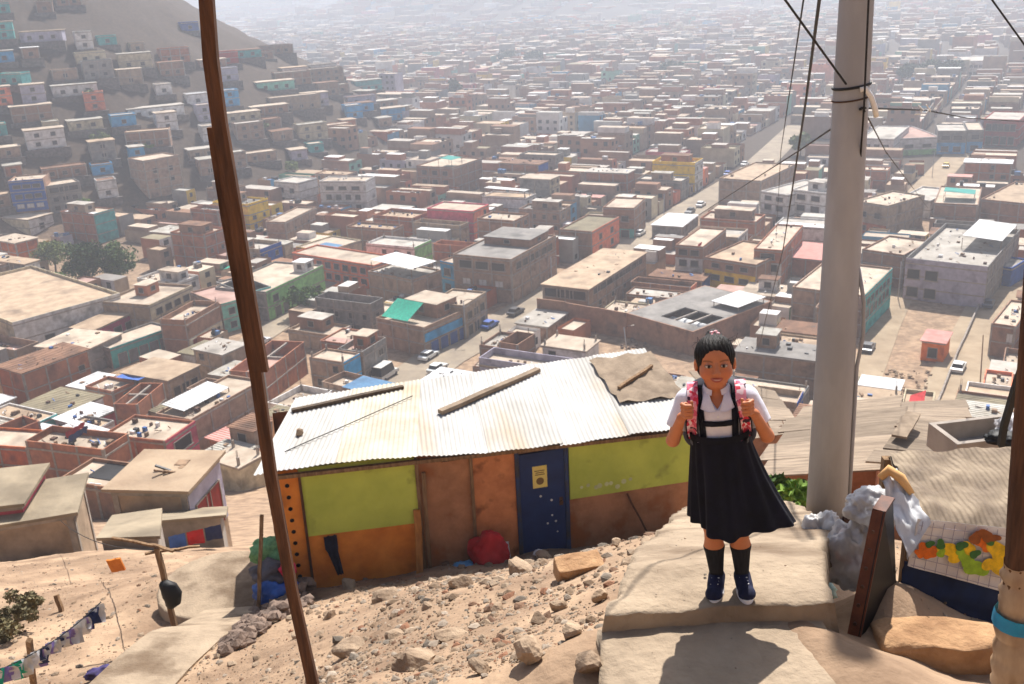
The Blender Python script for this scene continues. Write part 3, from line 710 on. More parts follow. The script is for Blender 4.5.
# loose things on the roof
def onroof(x, y, h=.05): return hut.matrix_world @ Vector((x, y, zr(x, y) + h))
bpy.context.view_layer.update()
def loose_bar(name, a, b, w, h, mat, label, cat, up=(0, 0, 1), jit=.008):
    a, b = Vector(a), Vector(b); c = (a + b) / 2; m = MB(); m.bar(a - c, b - c, w, h, up, jit, 5); o = m.build(name, mat, loc=c); return tag(o, label, cat)
loose_bar('plank', onroof(.35, 1.95), onroof(2.3, 2.35), .09, .06, pmat('dark plank', srgb(96, 80, 64), srgb(66, 54, 44), scale=6), 'dark plank weighing down the left of the white roof', 'plank')
loose_bar('plank', onroof(2.75, 1.1, .06), onroof(4.75, 2.3, .06), .12, .07, M_card, 'long pale plank lying askew on the middle of the roof', 'plank')
loose_bar('plank', onroof(5.9, 1.15, .1), onroof(6.75, 1.8, .1), .06, .05, M_woodL, 'short stick on the cardboard patch at the roof end', 'plank')
loose_bar('wire', onroof(.2, .35, .03), onroof(2.4, 1.9, .05), .012, .012, M_black, 'thin wire stretched over the left of the white roof', 'wire')
b_ = onroof(.45, .95, .06); V, F = rock_verts(77, 2); o = np_mesh('rock', V * .11, F, M_rock, smooth=False); o.location = b_; tag(o, 'lone stone holding down the left roof sheet', 'rock')
cb = MB(); cb.smooth = True
cb.grid(lambda i, j: tuple(onroof(5.75 + 1.2 * i / 8 + .02 * math.sin(j * 2), .7 + 1.7 * j / 8 + .015 * math.sin(i * 3), .065 + .03 * math.sin(i * 1.7 + j * 2.3))), 9, 9)
tag(cb.build('cardboard_sheet', M_card), 'beige cardboard sheet draped over the right end of the roof', 'cardboard')
# leaning and lying things in front of the hut
def hl(x, y, z): return hut.matrix_world @ Vector((x, y, z))
loose_bar('timber', hl(2.02, -.3, -.35), hl(2.1, -.1, 1.12), .11, .035, pmat('yellow timber', srgb(186, 128, 66), srgb(150, 98, 50), scale=5, stretch=(4, 4, .6)), 'yellowish board leaning against the shack front', 'timber', up=(0, 1, 0))
loose_bar('timber', hl(2.22, -.12, -.3), hl(2.25, -.1, 1.75), .06, .04, M_woodL, 'tall grey batten leaning beside the yellowish board', 'timber', up=(0, 1, 0))
loose_bar('stick', hl(3.52, -.35, -.35), hl(3.5, -.14, .3), .05, .03, M_whitep, 'white stick leaning by the navy door', 'stick', up=(0, 1, 0))
loose_bar('stick', hl(5.95, -.2, -.05), hl(5.6, -.07, .78), .03, .03, M_wood, 'thin brown stick leaning on the right panel', 'stick', up=(0, 1, 0))
for k, (a, b) in enumerate((((4.55, -.5, -.02), (5.3, -.7, .12)), ((4.5, -.65, -.05), (5.2, -.9, .03)), ((4.6, -.8, -.1), (5.15, -.6, .05)))):
    loose_bar('stick', hl(*a), hl(*b), .04, .03, M_woodL, ('bleached stick on the ground by the door, nearest the wall', 'bleached stick by the door, longest of the three', 'bleached stick by the door, nearest the rubble')[k], 'stick')
def cloth_blob(name, label, cat, c, size, mat, seed, sub=4, lump=.35, flatb=True):
    bm = bmesh.new(); bmesh.ops.create_icosphere(bm, subdivisions=sub, radius=1)
    for v in bm.verts:
        d = v.co.normalized(); k = 1 + lump * noise.noise(d * 1.7 + Vector((seed, seed * .3, 0))) + lump * .35 * noise.noise(d * 5 + Vector((0, seed, 0)))
        k -= .16 * abs(noise.noise(d * 6 + Vector((seed * 2, 0, 0)))) + .07 * abs(noise.noise(d * 15 + Vector((0, 0, seed))))
        p = d * k; z = max(p.z, -.45) if flatb else p.z
        v.co = Vector((p.x * size[0], p.y * size[1], z * size[2]))
    for f in bm.faces: f.smooth = True
    me = bpy.data.meshes.new(name); bm.to_mesh(me); bm.free(); me.materials.append(mat); o = bpy.data.objects.new(name, me); COL.objects.link(o); o.location = c
    return tag(o, label, cat)
cloth_blob('cloth_bundle', 'crumpled bright red cloth heaped beside the middle panel', 'cloth', hl(3.15, -.34, .2), (.34, .24, .46), clothmat('red'), 3)
cloth_blob('plastic_bag', 'crumpled pale blue bag at the foot of the brown boarded door', 'bag', hl(2.72, -.42, .02), (.24, .2, .2), pmat('pale blue plastic', srgb(110, 170, 206), srgb(70, 130, 180), scale=8, rough=.4), 8)
rock(541, 556, 18, 'white stone leaning on the red cloth', 51, M_whitep)
# jeans hung on the orange panel
jm = MB(); jm.smooth = True
def trousers(i, j):
    x = .62 + .2 * i / 6; z = .9 - .72 * j / 10
    if j > 3: x = .72 + (x - .72) * (1.0 - .05 * j) + .035 * (j - 3) * .35
    return tuple(hl(x, -.09 - .02 * math.sin(i * 2.2 + j * .6), z))
jm.grid(trousers, 7, 11); tag(jm.build('trousers', pmat('dark blue denim', srgb(34, 38, 62), srgb(24, 26, 44), scale=9, rough=.9)), 'dark blue trousers hung on the orange panel', 'trousers')
# lower shack behind the hut's left end
g = Vector((-5.3, 21.3)); zz = tz(g.x, g.y)
sh = thing('shack', 'small orange walled shack with pale roofing behind the lime green one', 'shack', (g.x, g.y, zz), hang)
m = MB(); m.box((0, 0, -1.5), (4.6, 3, 1.25)); m.build('wall', M_ply, sh)
for k in range(4): s = MB(); s.smooth = False; s.poly([(-.2 + k * 1.2, -.3, 1.3 + .03 * (k % 2)), (1.06 + k * 1.2, -.25, 1.3 + .03 * (k % 2)), (1.06 + k * 1.2, 3.2, 1.7 + .03 * (k % 2)), (-.2 + k * 1.2, 3.3, 1.7 + .03 * (k % 2))]); s.build('roof_sheet', M_galv, sh)

# -- rock heap retaining the hut yard, bags on it
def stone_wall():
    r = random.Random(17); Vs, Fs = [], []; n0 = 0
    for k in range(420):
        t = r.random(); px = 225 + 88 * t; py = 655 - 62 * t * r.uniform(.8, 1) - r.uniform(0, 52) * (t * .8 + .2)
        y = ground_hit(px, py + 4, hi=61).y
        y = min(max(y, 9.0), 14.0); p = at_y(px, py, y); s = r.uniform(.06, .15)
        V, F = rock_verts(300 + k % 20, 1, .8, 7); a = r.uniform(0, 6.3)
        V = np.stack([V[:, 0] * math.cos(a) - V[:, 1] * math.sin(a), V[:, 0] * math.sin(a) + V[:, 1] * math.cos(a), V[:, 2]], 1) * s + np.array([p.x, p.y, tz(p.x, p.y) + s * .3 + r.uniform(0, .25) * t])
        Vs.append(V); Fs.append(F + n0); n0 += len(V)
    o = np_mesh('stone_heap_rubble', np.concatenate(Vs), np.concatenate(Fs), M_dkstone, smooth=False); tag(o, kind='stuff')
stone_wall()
M_bblue = pmat('blue tarp plastic', srgb(46, 92, 168), srgb(32, 68, 134), scale=7, rough=.45)
def at_ground(px, py, d, lift=0): p = at_y(px, py, d); return Vector((p.x, p.y, tz(p.x, p.y) + lift))
cloth_blob('sack', 'blue plastic sack piled left of the lime green shack', 'sack', at_y(276, 592, 12.9), (.36, .3, .24), M_bblue, 5)
cloth_blob('sack', 'dark grey sack on top of the blue one', 'sack', at_y(270, 572, 13.1), (.3, .25, .17), pmat('grey cloth', srgb(96, 92, 98), srgb(70, 68, 74), scale=6), 6)
cloth_blob('cloth_bundle', 'pink red rag beside the grey sack', 'cloth', at_y(288, 570, 13.0), (.12, .12, .16), pmat('pink cloth', srgb(216, 50, 86), scale=6), 9)
cloth_blob('net_bundle', 'green net heaped above the sacks', 'net', at_y(272, 552, 13.6), (.34, .25, .26), pmat('green net', srgb(120, 170, 120), srgb(86, 130, 92), scale=18, rough=.9), 12)
loose_bar('stick', at_y(258, 607, 12.6), at_y(262, 515, 12.9), .05, .05, M_woodL, 'upright grey stick left of the sacks', 'stick', up=(0, 1, 0))
loose_bar('stick', at_y(281, 560, 13.4), at_y(272, 512, 13.8), .03, .03, M_woodL, 'thin stick above the green net', 'stick', up=(0, 1, 0))

# -- brown timber pole
PD = 5.5
def timber(root, name, pts, w, mat):
    ps = [at_y(a, b, PD + o) for a, b, o in pts]; m = MB()
    rings = []
    for i, p in enumerate(ps):
        ww = w * (1 + .04 * math.sin(i * 2.3)); rings.append([m.vert((p.x - root.location.x + sx * ww / 2, p.y - root.location.y + sy * ww * .35, p.z - root.location.z)) for sx, sy in ((-1, -1), (1, -1), (1, 1), (-1, 1))])
    m.face(rings[0]); m.face(rings[-1][::-1])
    for a, b in zip(rings, rings[1:]):
        for k in range(4): m.face((a[k], b[k], b[(k+1) % 4], a[(k+1) % 4]))
    return m.build(name, mat, root)
bp = at_y(322, 720, PD); tp = thing('timber_pole', 'tall brown pole of two lapped timbers at the left', 'pole', (bp.x, bp.y, bp.z))
timber(tp, 'timber', [(325, 740, 0), (313, 684, 0), (292, 590, 0), (270, 470, 0), (256, 370, 0), (243, 300, 0), (228, 215, 0), (214, 127, 0)], .07, M_wood)
timber(tp, 'timber', [(262, 371, -.07), (249, 300, -.07), (236, 215, -.07), (220, 125, -.07), (211, 60, -.07), (206, -10, -.07), (200, -60, -.07)], .074, M_wood)
# -- concrete power pole
cpz = tz(2.87, 8.2); cp_ = thing('power_pole', 'tall grey concrete power pole behind the girl', 'pole', (2.87, 8.2, cpz), 0, rot=(0, R_(-.4), 0))
m = MB(); m.tube([(0, 0, -.3), (0, 0, 2), (0, 0, 4), (0, 0, 6), (0, 0, 8.2)], [.19, .165, .14, .118, .095], 28); m.build('shaft', M_cpole, cp_)
zb = 4.02
for k, z in enumerate((zb, zb - .1)):
    m = MB(); m.tube([(math.cos(a) * (.146), math.sin(a) * (.146), z + .02 * math.cos(a)) for a in np.linspace(0, 2 * math.pi, 25)], .011 if k == 0 else .007, 6); m.build('strap', M_black if k == 0 else M_steel, cp_)
m = MB(); m.tube([(.02, -.15, zb - .02), (.06, -.155, zb - .01), (.11, -.15, zb - .08), (.15, -.14, zb - .17), (.17, -.13, zb - .24)], .022, 10); m.build('cable_sleeve', M_whitep, cp_)
m = MB(); m.tube([(.18, -.08, -.1), (.172, -.08, 1.0), (.168, -.075, 1.6), (.2, -.09, 1.9), (.19, -.08, 2.2), (.13, -.07, 2.5)], .018, 8); m.build('conduit', M_cpole, cp_)
m = MB(); m.box((.1, -.2, .05), (.2, -.14, .14)); m.build('clip', M_steel, cp_)
# -- cables
def cable(label, pts, r, sag=0.0, group='overhead cables'):
    ws = [at_y(*p) for p in pts]; o0 = ws[0]; path = []
    for a, b in zip(ws, ws[1:]):
        n = 12
        for k in range(n): t = k / n; q = a.lerp(b, t); q.z -= sag * 4 * t * (1 - t); path.append(q - o0)
    path.append(ws[-1] - o0); m = MB(); m.tube(path, r, 6); o = m.build('power_cable', M_black, loc=o0); return tag(o, label, 'cable', group)
cable('thick sagging cable left of the concrete pole, running down past the girl', [(846, -230, 8.1), (822, -20, 9), (806, 100, 14), (783, 250, 34), (758, 350, 62)], .017)
cable('thin cable just left of the thick one, from the top edge', [(842, -260, 8.1), (805, -10, 9.5), (781, 150, 26), (776, 240, 60)], .009)
cable('cable slanting from the top edge onto the pole strap', [(560, -330, 5.5), (778, -10, 7.2), (846, 84, 8.05)], .009)
cable('cable hanging close along the right side of the concrete pole', [(872, -240, 7.95), (869, -10, 7.9), (864, 108, 7.95), (855, 235, 8.3), (848, 395, 8.6)], .008)
cable('cable running from the pole down left over the side street', [(862, 108, 7.95), (800, 150, 16), (700, 214, 60), (682, 226, 150)], .011)
cable('frayed cable running right from the pole at roof height', [(862, 108, 7.95), (925, 110, 12), (967, 118, 18), (1030, 122, 30), (1300, 150, 60)], .010)
cable('cable dropping from the pole toward the dirt street', [(864, 110, 7.95), (886, 152, 16), (928, 208, 60)], .008)
cable('short cable crossing the top right corner', [(866, -180, 8.0), (985, -10, 8.6), (1034, 58, 8.9), (1300, 430, 11)], .008)
fz = MB(); q0 = at_y(915, 112, 11.5)
for k in range(7): a = Vector((fr.uniform(-.1, .25), 0, fr.uniform(-.03, .03))); fz.tube([a, a + Vector((fr.uniform(-.1, .12), fr.uniform(-.05, .05), fr.uniform(-.02, .12)))], .007, 5)
fo = fz.build('cable_tie', M_whitep, loc=q0); tag(fo, 'tuft of white ties on the cable right of the pole', 'tie')
# -- the covered stall at the right
def quadsheet(name, corners, mat, label=None, cat=None, parent=None, nu=14, nv=14, amp=.012, thick=.006, seed=0, drop=None):
    """soft sheet through four world corners (a,b,c,d in order), with folds and real thickness"""
    a, b, c, d = [Vector(p) for p in corners]; nrm = (b - a).cross(d - a).normalized(); o0 = a.copy()
    m = MB(); m.smooth = True
    def fn(off):
        def f(i, j):
            s, t = i / (nu - 1), j / (nv - 1); p = a.lerp(b, s).lerp(d.lerp(c, s), t)
            k = amp * (noise.noise(Vector((s * 4 + seed, t * 4, 0))) + .5 * noise.noise(Vector((s * 11, t * 9 + seed, 1))))
            q = p + nrm * (k + off) - o0
            if drop: q.z -= drop(s, t)
            return q
        return f
    m.grid(fn(0), nu, nv); m.grid(fn(-thick), nu, nv)
    o = m.build(name, mat, parent)
    if parent is None: o.location = o0
    else: o.location = o0 - parent.location
    if label: tag(o, label, cat)
    return o
z_top = CAMZ - 2.62
A = at_y(921, 517, 4.26); B = at_y(1012, 527, 4.26); Cc = at_y(1030, 446, 5.0); Dd = at_y(889, 452, 5.0)
st = thing('market_stall', 'low stall covered with dusty cardboard beside the concrete path', 'stall', (A.x, A.y, tz(A.x, A.y)))
quadsheet('top_cover', [A, B, Cc, Dd], pmat('stall cover sheet', srgb(150, 134, 114), srgb(112, 98, 84), scale=5, rough=.95, bump=.004, bscale=30, wave=('X', .03, .0025), spots=(srgb(84, 72, 62), 3.0, .6, .72)), parent=st, amp=.03, thick=.02, nu=30, nv=30, drop=lambda s, t: .05 * max(0, 1 - t * 5) ** 2)
m = MB()
for q in (A.lerp(Dd, .1), B.lerp(Cc, .1), Cc.lerp(B, .1), Dd.lerp(A, .1)): l = q - st.location; m = MB(); m.bar((l.x, l.y + .06, -.5), (l.x, l.y + .06, l.z - .03), .05); m.build('leg', M_woodL, st)
# front cloth with printed fruit
fa = at_y(918, 519, 4.24); fb = at_y(1014, 529, 4.24); fc = at_y(1004, 592, 4.19); fd = at_y(908, 566, 4.19)
tile = pmat('white tile print cloth', srgb(216, 212, 206), srgb(196, 190, 186), scale=6, rough=.7)
cl = quadsheet('front_cloth', [fd, fc, fb, fa], tile, parent=st, amp=.012)
nrm = (fc - fd).cross(fa - fd).normalized()
if nrm.y > 0: nrm = -nrm
def oncloth(s, t, k=.02): return fd.lerp(fc, s).lerp(fa.lerp(fb, s), t) + nrm * k - st.location - cl.location
m = MB()
for k in range(9): s = k / 9 + .04; m.bar(oncloth(s, .02, .014), oncloth(s, .98, .014), .003, .002, up=nrm)
for k in range(6): t = k / 6 + .05; m.bar(oncloth(.01, t, .014), oncloth(.99, t, .014), .003, .002, up=nrm)
m.build('tile_lines', pmat('grey print', srgb(164, 158, 168), rough=.8), cl)
FR = [('orange print', (224, 110, 22), [(.1, .42, .028), (.17, .34, .024), (.07, .32, .02), (.2, .46, .02), (.68, .72, .03), (.73, .66, .022)]), ('yellow print', (236, 190, 24), [(.36, .5, .042), (.42, .4, .03), (.86, .62, .05), (.92, .45, .055), (.8, .4, .035), (.55, .6, .03)]), ('green print', (150, 186, 44), [(.55, .38, .036), (.66, .28, .044), (.5, .52, .026), (.28, .42, .02)]), ('leaf print', (60, 110, 50), [(.26, .58, .022), (.47, .62, .024), (.76, .78, .022), (.62, .52, .022), (.15, .55, .018)]), ('brown print', (150, 84, 36), [(.6, .8, .03), (.7, .86, .03), (.8, .84, .02)])]
for nm_, c_, bl in FR:
    for s, t, r_ in bl:
        m = MB(); ctr = oncloth(s, t, .016 + .001 * [f_[0] for f_ in FR].index(nm_) + .0002 * bl.index((s, t, r_))); ex = (fc - fd).normalized(); ey = nrm.cross(ex).normalized(); sd_ = s * 40
        m.poly([ctr + ex * (rr * 1.25 * math.cos(a)) + ey * (rr * math.sin(a)) for a in np.linspace(0, 6.283, 22)[:-1] for rr in [r_ * (1 + .22 * math.sin(2 * a + sd_) + .12 * math.sin(3 * a + sd_ * 2))]])
        m.build('fruit_print', pmat(nm_, srgb(*c_), srgb(*[int(x * .8) for x in c_]), scale=30, rough=.7), cl)
ba = at_y(905, 561, 4.21); bb = at_y(1006, 588, 4.2); bc = at_y(996, 640, 4.12); bd = at_y(893, 622, 4.12)
quadsheet('under_cloth', [bd, bc, bb, ba], pmat('deep navy cloth', srgb(22, 40, 74), srgb(14, 26, 52), scale=5, rough=.8), parent=st, amp=.03)
# white plastic sheet folded over the stall's corner
wa = at_y(880, 478, 4.5); wb = at_y(897, 468, 4.55); wc = at_y(931, 523, 4.2); wd = at_y(908, 560, 4.17)
quadsheet('plastic_sheet', [wa, wd, wc, wb], pmat('clouded white plastic', srgb(226, 226, 226), srgb(196, 194, 194), scale=4, rough=.35, spec=.5), 'white plastic sheet folded over the stall corner', 'plastic sheet', amp=.05)
tb = MB(); tb.tube([wa - wa, at_y(889, 470, 4.5) - wa, at_y(901, 478, 4.45) - wa, at_y(912, 494, 4.4) - wa], [.02, .028, .026, .015], 10); tag(tb.build('cardboard_roll', pmat('orange cardboard', srgb(222, 178, 120), srgb(200, 150, 96), scale=5), loc=wa), 'orange beige cardboard roll capping the white plastic', 'cardboard roll')
# dark case leaning against the stall
ca = at_y(893, 498, 4.25); cb_ = at_y(897, 604, 4.12); cc = at_y(858, 643, 3.86); cd_ = at_y(884, 512, 4.12)
cs_ = thing('dark_case', 'dark leather case standing on its edge by the stall', 'case', (cc.x, cc.y, cc.z))
m = MB(); n_ = (cb_ - cc).cross(ca - cc).normalized(); n_ = n_ if n_.x < 0 else -n_
F4 = [cc, cb_, ca, cd_]; off = n_ * .05
f = [p - cc for p in F4]; g_ = [p + off - cc for p in F4]
m.poly(f[::-1]); m.poly(g_)
for k in range(4): m.poly([f[k], f[(k+1) % 4], g_[(k+1) % 4], g_[k]])
m.build('body', pmat('dark leather', srgb(24, 19, 18), srgb(12, 10, 10), scale=6, rough=.45), cs_)
m = MB()
for k in (3,): m.bar(f[3] + off * .5 + n_ * .0, f[0] + off * .5, .062, .012, up=(0, 0, 1))
m.bar(f[2] + off * .5, f[3] + off * .5, .062, .012, up=(0, 0, 1)); m.build('edge_trim', pmat('red brown leather', srgb(110, 60, 34), srgb(70, 36, 22), scale=8, rough=.6), cs_)
m = MB()
for t in np.linspace(.15, .85, 6): q = f[3].lerp(f[0], t) + off * .5 + Vector((-.012, -.01, 0)); m.tube([q, q + Vector((-.006, -.008, 0))], .009, 7)
m.build('rivet', M_steel, cs_)
# white bags
M_bag = pmat('white bag plastic', srgb(224, 222, 222), srgb(186, 182, 182), scale=7, rough=.4, spec=.5, trans=.35, spots=(srgb(186, 120, 116), 3.0, .6, .75))
cloth_blob('plastic_bag', 'big white plastic bag with pinkish contents by the dark case', 'bag', at_y(852, 560, 4.75), (.17, .16, .26), M_bag, 21, 5, .3)
cloth_blob('plastic_bag', 'crumpled white bag slumped at the foot of the concrete pole', 'bag', at_y(822, 545, 5.3), (.14, .14, .26), pmat('grey white plastic', srgb(206, 202, 198), srgb(172, 168, 164), scale=9, rough=.45), 27, 5, .35)
cloth_blob('plastic_bag', 'topmost white bag leaning over the dark case', 'bag', at_y(872, 508, 4.7), (.15, .13, .11), M_bag, 33, 5, .3)
cloth_blob('plastic_bag', 'small pale green bag at the bottom of the bag heap', 'bag', at_y(824, 590, 4.9), (.08, .08, .05), pmat('pale green plastic', srgb(170, 196, 186), srgb(140, 170, 160), scale=6, rough=.4), 41, 3, .3)
loose_bar('plank', at_y(869, 577, 4.35), at_y(893, 512, 4.5), .05, .03, M_whitep, 'white board edge between the bags and the dark case', 'plank', up=(0, 1, 0))
# long stone kerb in front of the stall
kb_ = at_y(936, 646, 3.82)
bm = bmesh.new(); bmesh.ops.create_cube(bm, size=1); bmesh.ops.bevel(bm, geom=bm.edges[:], offset=.14, segments=3, profile=.6, affect='EDGES'); bmesh.ops.triangulate(bm, faces=bm.faces[:]); bmesh.ops.subdivide_edges(bm, edges=bm.edges[:], cuts=2, use_grid_fill=True)
for v in bm.verts: v.co = Vector((v.co.x * .56, v.co.y * .24, v.co.z * .2 + .04 * v.co.x)) + noise.noise_vector(v.co * 3.2) * .03
for f_ in bm.faces: f_.smooth = True
me = bpy.data.meshes.new('stone_kerb'); bm.to_mesh(me); bm.free(); me.materials.append(M_brick); o = bpy.data.objects.new('stone_kerb', me); COL.objects.link(o); o.location = kb_ + Vector((0, 0, -.02)); o.rotation_euler = (0, R_(5), R_(-4)); tag(o, 'long rough stone block lying before the stall', 'stone')
# wrapped wooden post
pp = at_y(1003, 720, 3.2); po = thing('wooden_post', 'brown wooden post wrapped in clear plastic and blue tape', 'post', (pp.x, pp.y, pp.z))
pt = [at_y(x, y, 3.2) - pp for x, y in ((1008, 730), (1011, 684), (1015, 620), (1019, 560), (1023, 480), (1029, 400), (1036, 300), (1044, 180))]
m = MB(); m.tube(pt, [.056, .055, .053, .051, .049, .047, .045, .043], 9); m.build('timber', M_wood, po)
m = MB(); wp = [pt[1].lerp(pt[2], k / 10) for k in range(10)] + [pt[2].lerp(pt[3], k / 12) for k in range(13)]; m.tube([q + Vector((.004 * math.sin(k * 1.9), .003 * math.cos(k * 2.7), 0)) for k, q in enumerate(wp)], [.078 - .0012 * k + .0045 * math.sin(k * 2.4) + .003 * math.sin(k * 5.1) for k in range(23)], 14, caps=False); m.build('plastic_wrap', pmat('dusty clear plastic', srgb(176, 150, 120), srgb(140, 112, 88), scale=9, rough=.3, spec=.6, stretch=(1, 1, .4)), po)
m = MB(); q = pt[1].lerp(pt[2], .92); m.tube([q, q + Vector((.002, 0, .028)), q + Vector((.004, 0, .06))], [.083, .084, .082], 12, caps=False); m.build('tape', pmat('turquoise tape', srgb(40, 150, 186), srgb(30, 120, 160), scale=9, rough=.4), po)
loose_bar('pipe', at_y(1000, 445, 5.6), at_y(1032, 335, 5.3), .035, .035, M_black, 'dark pipe slanting behind the wrapped post', 'pipe', up=(0, 1, 0))
# concrete trough and scraps beyond the stall
q = at_y(983, 440, 14); sk_ = thing('concrete_trough', 'pale concrete trough behind the stall', 'trough', (q.x, q.y, q.z - .2), R_(8))
m = MB()
for lo, hi in (((-.7, -.4, 0), (.7, -.32, .4)), ((-.7, .32, 0), (.7, .4, .4)), ((-.7, -.32, 0), (-.62, .32, .4)), ((.62, -.32, 0), (.7, .32, .4)), ((-.62, -.32, 0), (.62, .32, .1))): m.box(lo, hi)
m.build('basin', M_conc, sk_)
m = MB(); m.box((-.6, -.35, -2.5), (.6, .35, -.003)); m.build('plinth', M_conc, sk_)
cloth_blob('plastic_bag', 'white bag with black rags beside the concrete trough', 'bag', at_y(1012, 428, 6.4), (.12, .1, .09), M_bag, 61)
cloth_blob('cloth_bundle', 'black rags below the white bag near the post', 'cloth', at_y(1002, 438, 6.3), (.13, .1, .05), M_black, 62)

# -- plank roofed shacks below the path on the right
M_plank = pmat('bleached plank roof', srgb(146, 130, 112), srgb(112, 98, 84), scale=3, rough=.95, objvar=.25, bump=.01, bscale=14, stretch=(.4, 3, 1))
def plank_shack(label, tl, tr, br, bl, d_front, d_back, n, wallm, hgt=2.6):
    BL, BR, TR, TL = at_y(*bl, d_front), at_y(*br, d_front), at_y(*tr, d_back), at_y(*tl, d_back)
    t = thing('shack', label, 'shack', (BL.x, BL.y, tz(BL.x, BL.y))); o0 = t.location
    for k in range(n):
        m = MB(); s0, s1 = k / n, (k + 1) / n + .02
        a, b, c, d = BL.lerp(TL, s0) - o0, BR.lerp(TR, s0) - o0, BR.lerp(TR, s1) - o0, BL.lerp(TL, s1) - o0
        up = Vector((0, 0, .05 * (n - k) * .12 + .012 * (k % 2))); e = Vector((fr.uniform(-.15, .15), 0, 0))
        m.poly([a + up + e, b + up - e, c + up - e, d + up + e]); dn = Vector((0, 0, -.04)); m.poly([d + up + e + dn, c + up - e + dn, b + up - e + dn, a + up + e + dn]); m.poly([a + up + e + dn, b + up - e + dn, b + up - e, a + up + e])
        m.build('roof_board', M_plank, t)
    m = MB(); ins = .12; cs = [BL.lerp(TR, ins), BR.lerp(TL, ins), TR.lerp(BL, ins), TL.lerp(BR, ins)]
    for i in range(4):
        a, b = cs[i] - o0, cs[(i + 1) % 4] - o0; m.poly([(a.x, a.y, -3), (b.x, b.y, -3), (b.x, b.y, b.z - .06), (a.x, a.y, a.z - .06)])
    m.build('wall', wallm, t); return t
plank_shack('plank roofed shack right behind the concrete pole', (800, 408), (905, 396), (890, 470), (752, 478), 19.5, 24.5, 5, M_plyb)
plank_shack('plank roofed shack beside the concrete trough', (902, 416), (985, 432), (975, 470), (868, 462), 17.5, 20.5, 4, M_plyr)
plank_shack('flat roofed shack in front of the dirt street', (905, 402), (962, 400), (975, 428), (905, 425), 27, 31, 3, M_plyb)
loose_bar('plank', at_y(899, 442, 18.6) + Vector((0, 0, .12)), at_y(913, 418, 19.9) + Vector((0, 0, .12)), .3, .05, M_card, 'pale plank lying across the plank roofs', 'plank')
plank_shack('low pale roofed shelter just beyond the girl', (690, 372), (775, 392), (800, 432), (745, 440), 38, 47, 4, M_plyb)
# -- lower left slope: path, platform, stakes, bunting
def gpath(name, pix, width, mat):
    pts = [G(*p) for p in pix]; P_ = []
    for a, b in zip(pts, pts[1:]):
        n = max(2, int((b - a).length / .4))
        for k in range(n): P_.append(a.lerp(b, k / n))
    P_.append(pts[-1]); mb = MB(); prev = None
    for i, p in enumerate(P_):
        d = (P_[min(i + 1, len(P_) - 1)] - P_[max(i - 1, 0)]); d.z = 0; d.normalize(); n = Vector((-d.y, d.x, 0)); rw = []
        zc = max(tz(p.x + n.x * o, p.y + n.y * o) for o in (-width / 2, 0, width / 2)) + .06
        for k, (o, dz) in enumerate(((-.5, -.3), (-.5, 0), (-.2, .01), (.2, .01), (.5, 0), (.5, -.3))):
            q = p + n * width * (o + fr.uniform(-.02, .02)); rw.append(mb.vert((q.x, q.y, zc + dz)))
        if prev:
            for k in range(5): mb.face((prev[k], rw[k], rw[k + 1], prev[k + 1]))
        prev = rw
    o = mb.build(name, mat); return tag(o, kind='structure')
gpath('footpath', [(60, 770), (150, 684), (172, 664), (205, 642), (240, 618)], 1.0, M_path)
c = G(214, 612); m = MB(); m.tube([(0, 0, -.8), (0, 0, .28), (0, 0, .3)], [1.05, 1.0, .96], 24); o = m.build('round_platform', M_path, loc=(c.x, c.y + .5, tz(c.x, c.y + .5))); tag(o, 'round concrete platform on the bare slope', 'platform')
b0 = at_y(178, 638, 12.4); b0.z = tz(b0.x, b0.y); t0 = at_y(157, 548, 12.5)
sk2 = thing('stake', 'leaning wooden stake with a black hat like lump on the bare slope', 'stake', b0)
m = MB(); m.bar((0, 0, -.2), t0 - b0, .07, .07, up=(0, 1, 0), jitter=.008, n=5); m.build('shaft', M_woodL, sk2)
kq = (t0 - b0) * .52; m = MB(); m.tube([kq + Vector((-.06, -.06, .2)), kq + Vector((.0, -.06, .17)), kq + Vector((.06, -.06, .1)), kq + Vector((.09, -.06, 0)), kq + Vector((.08, -.06, -.1)), kq + Vector((.02, -.06, -.18)), kq + Vector((-.01, -.06, -.2))], [.03, .09, .13, .14, .12, .07, .02], 16); m.build('black_lump', M_black, sk2)
t1 = b0 + (t0 - b0) * .98
for k, (dx, dy, dz, L_) in enumerate(((.5, .3, -.15, .9), (-.7, .2, .1, 1.0), (.3, -.2, .02, .5))):
    loose_bar('branch', t1 + Vector((-dx * .3, -dy * .3, .03 * k)), t1 + Vector((dx, dy, dz + .03 * k)), .04, .03, M_woodL, ('bare branch pointing right on top of the leaning stake', 'bare branch pointing left on top of the leaning stake', 'shortest branch on top of the leaning stake')[k], 'branch')
m = MB(); a = at_y(158, 549, 12.5); b = at_y(90, 532, 22); 
cable('slack line from the leaning stake toward the huts', [(157, 550, 12.5), (60, 520, 30)], .01, .3, group='slack lines on the lower slope')
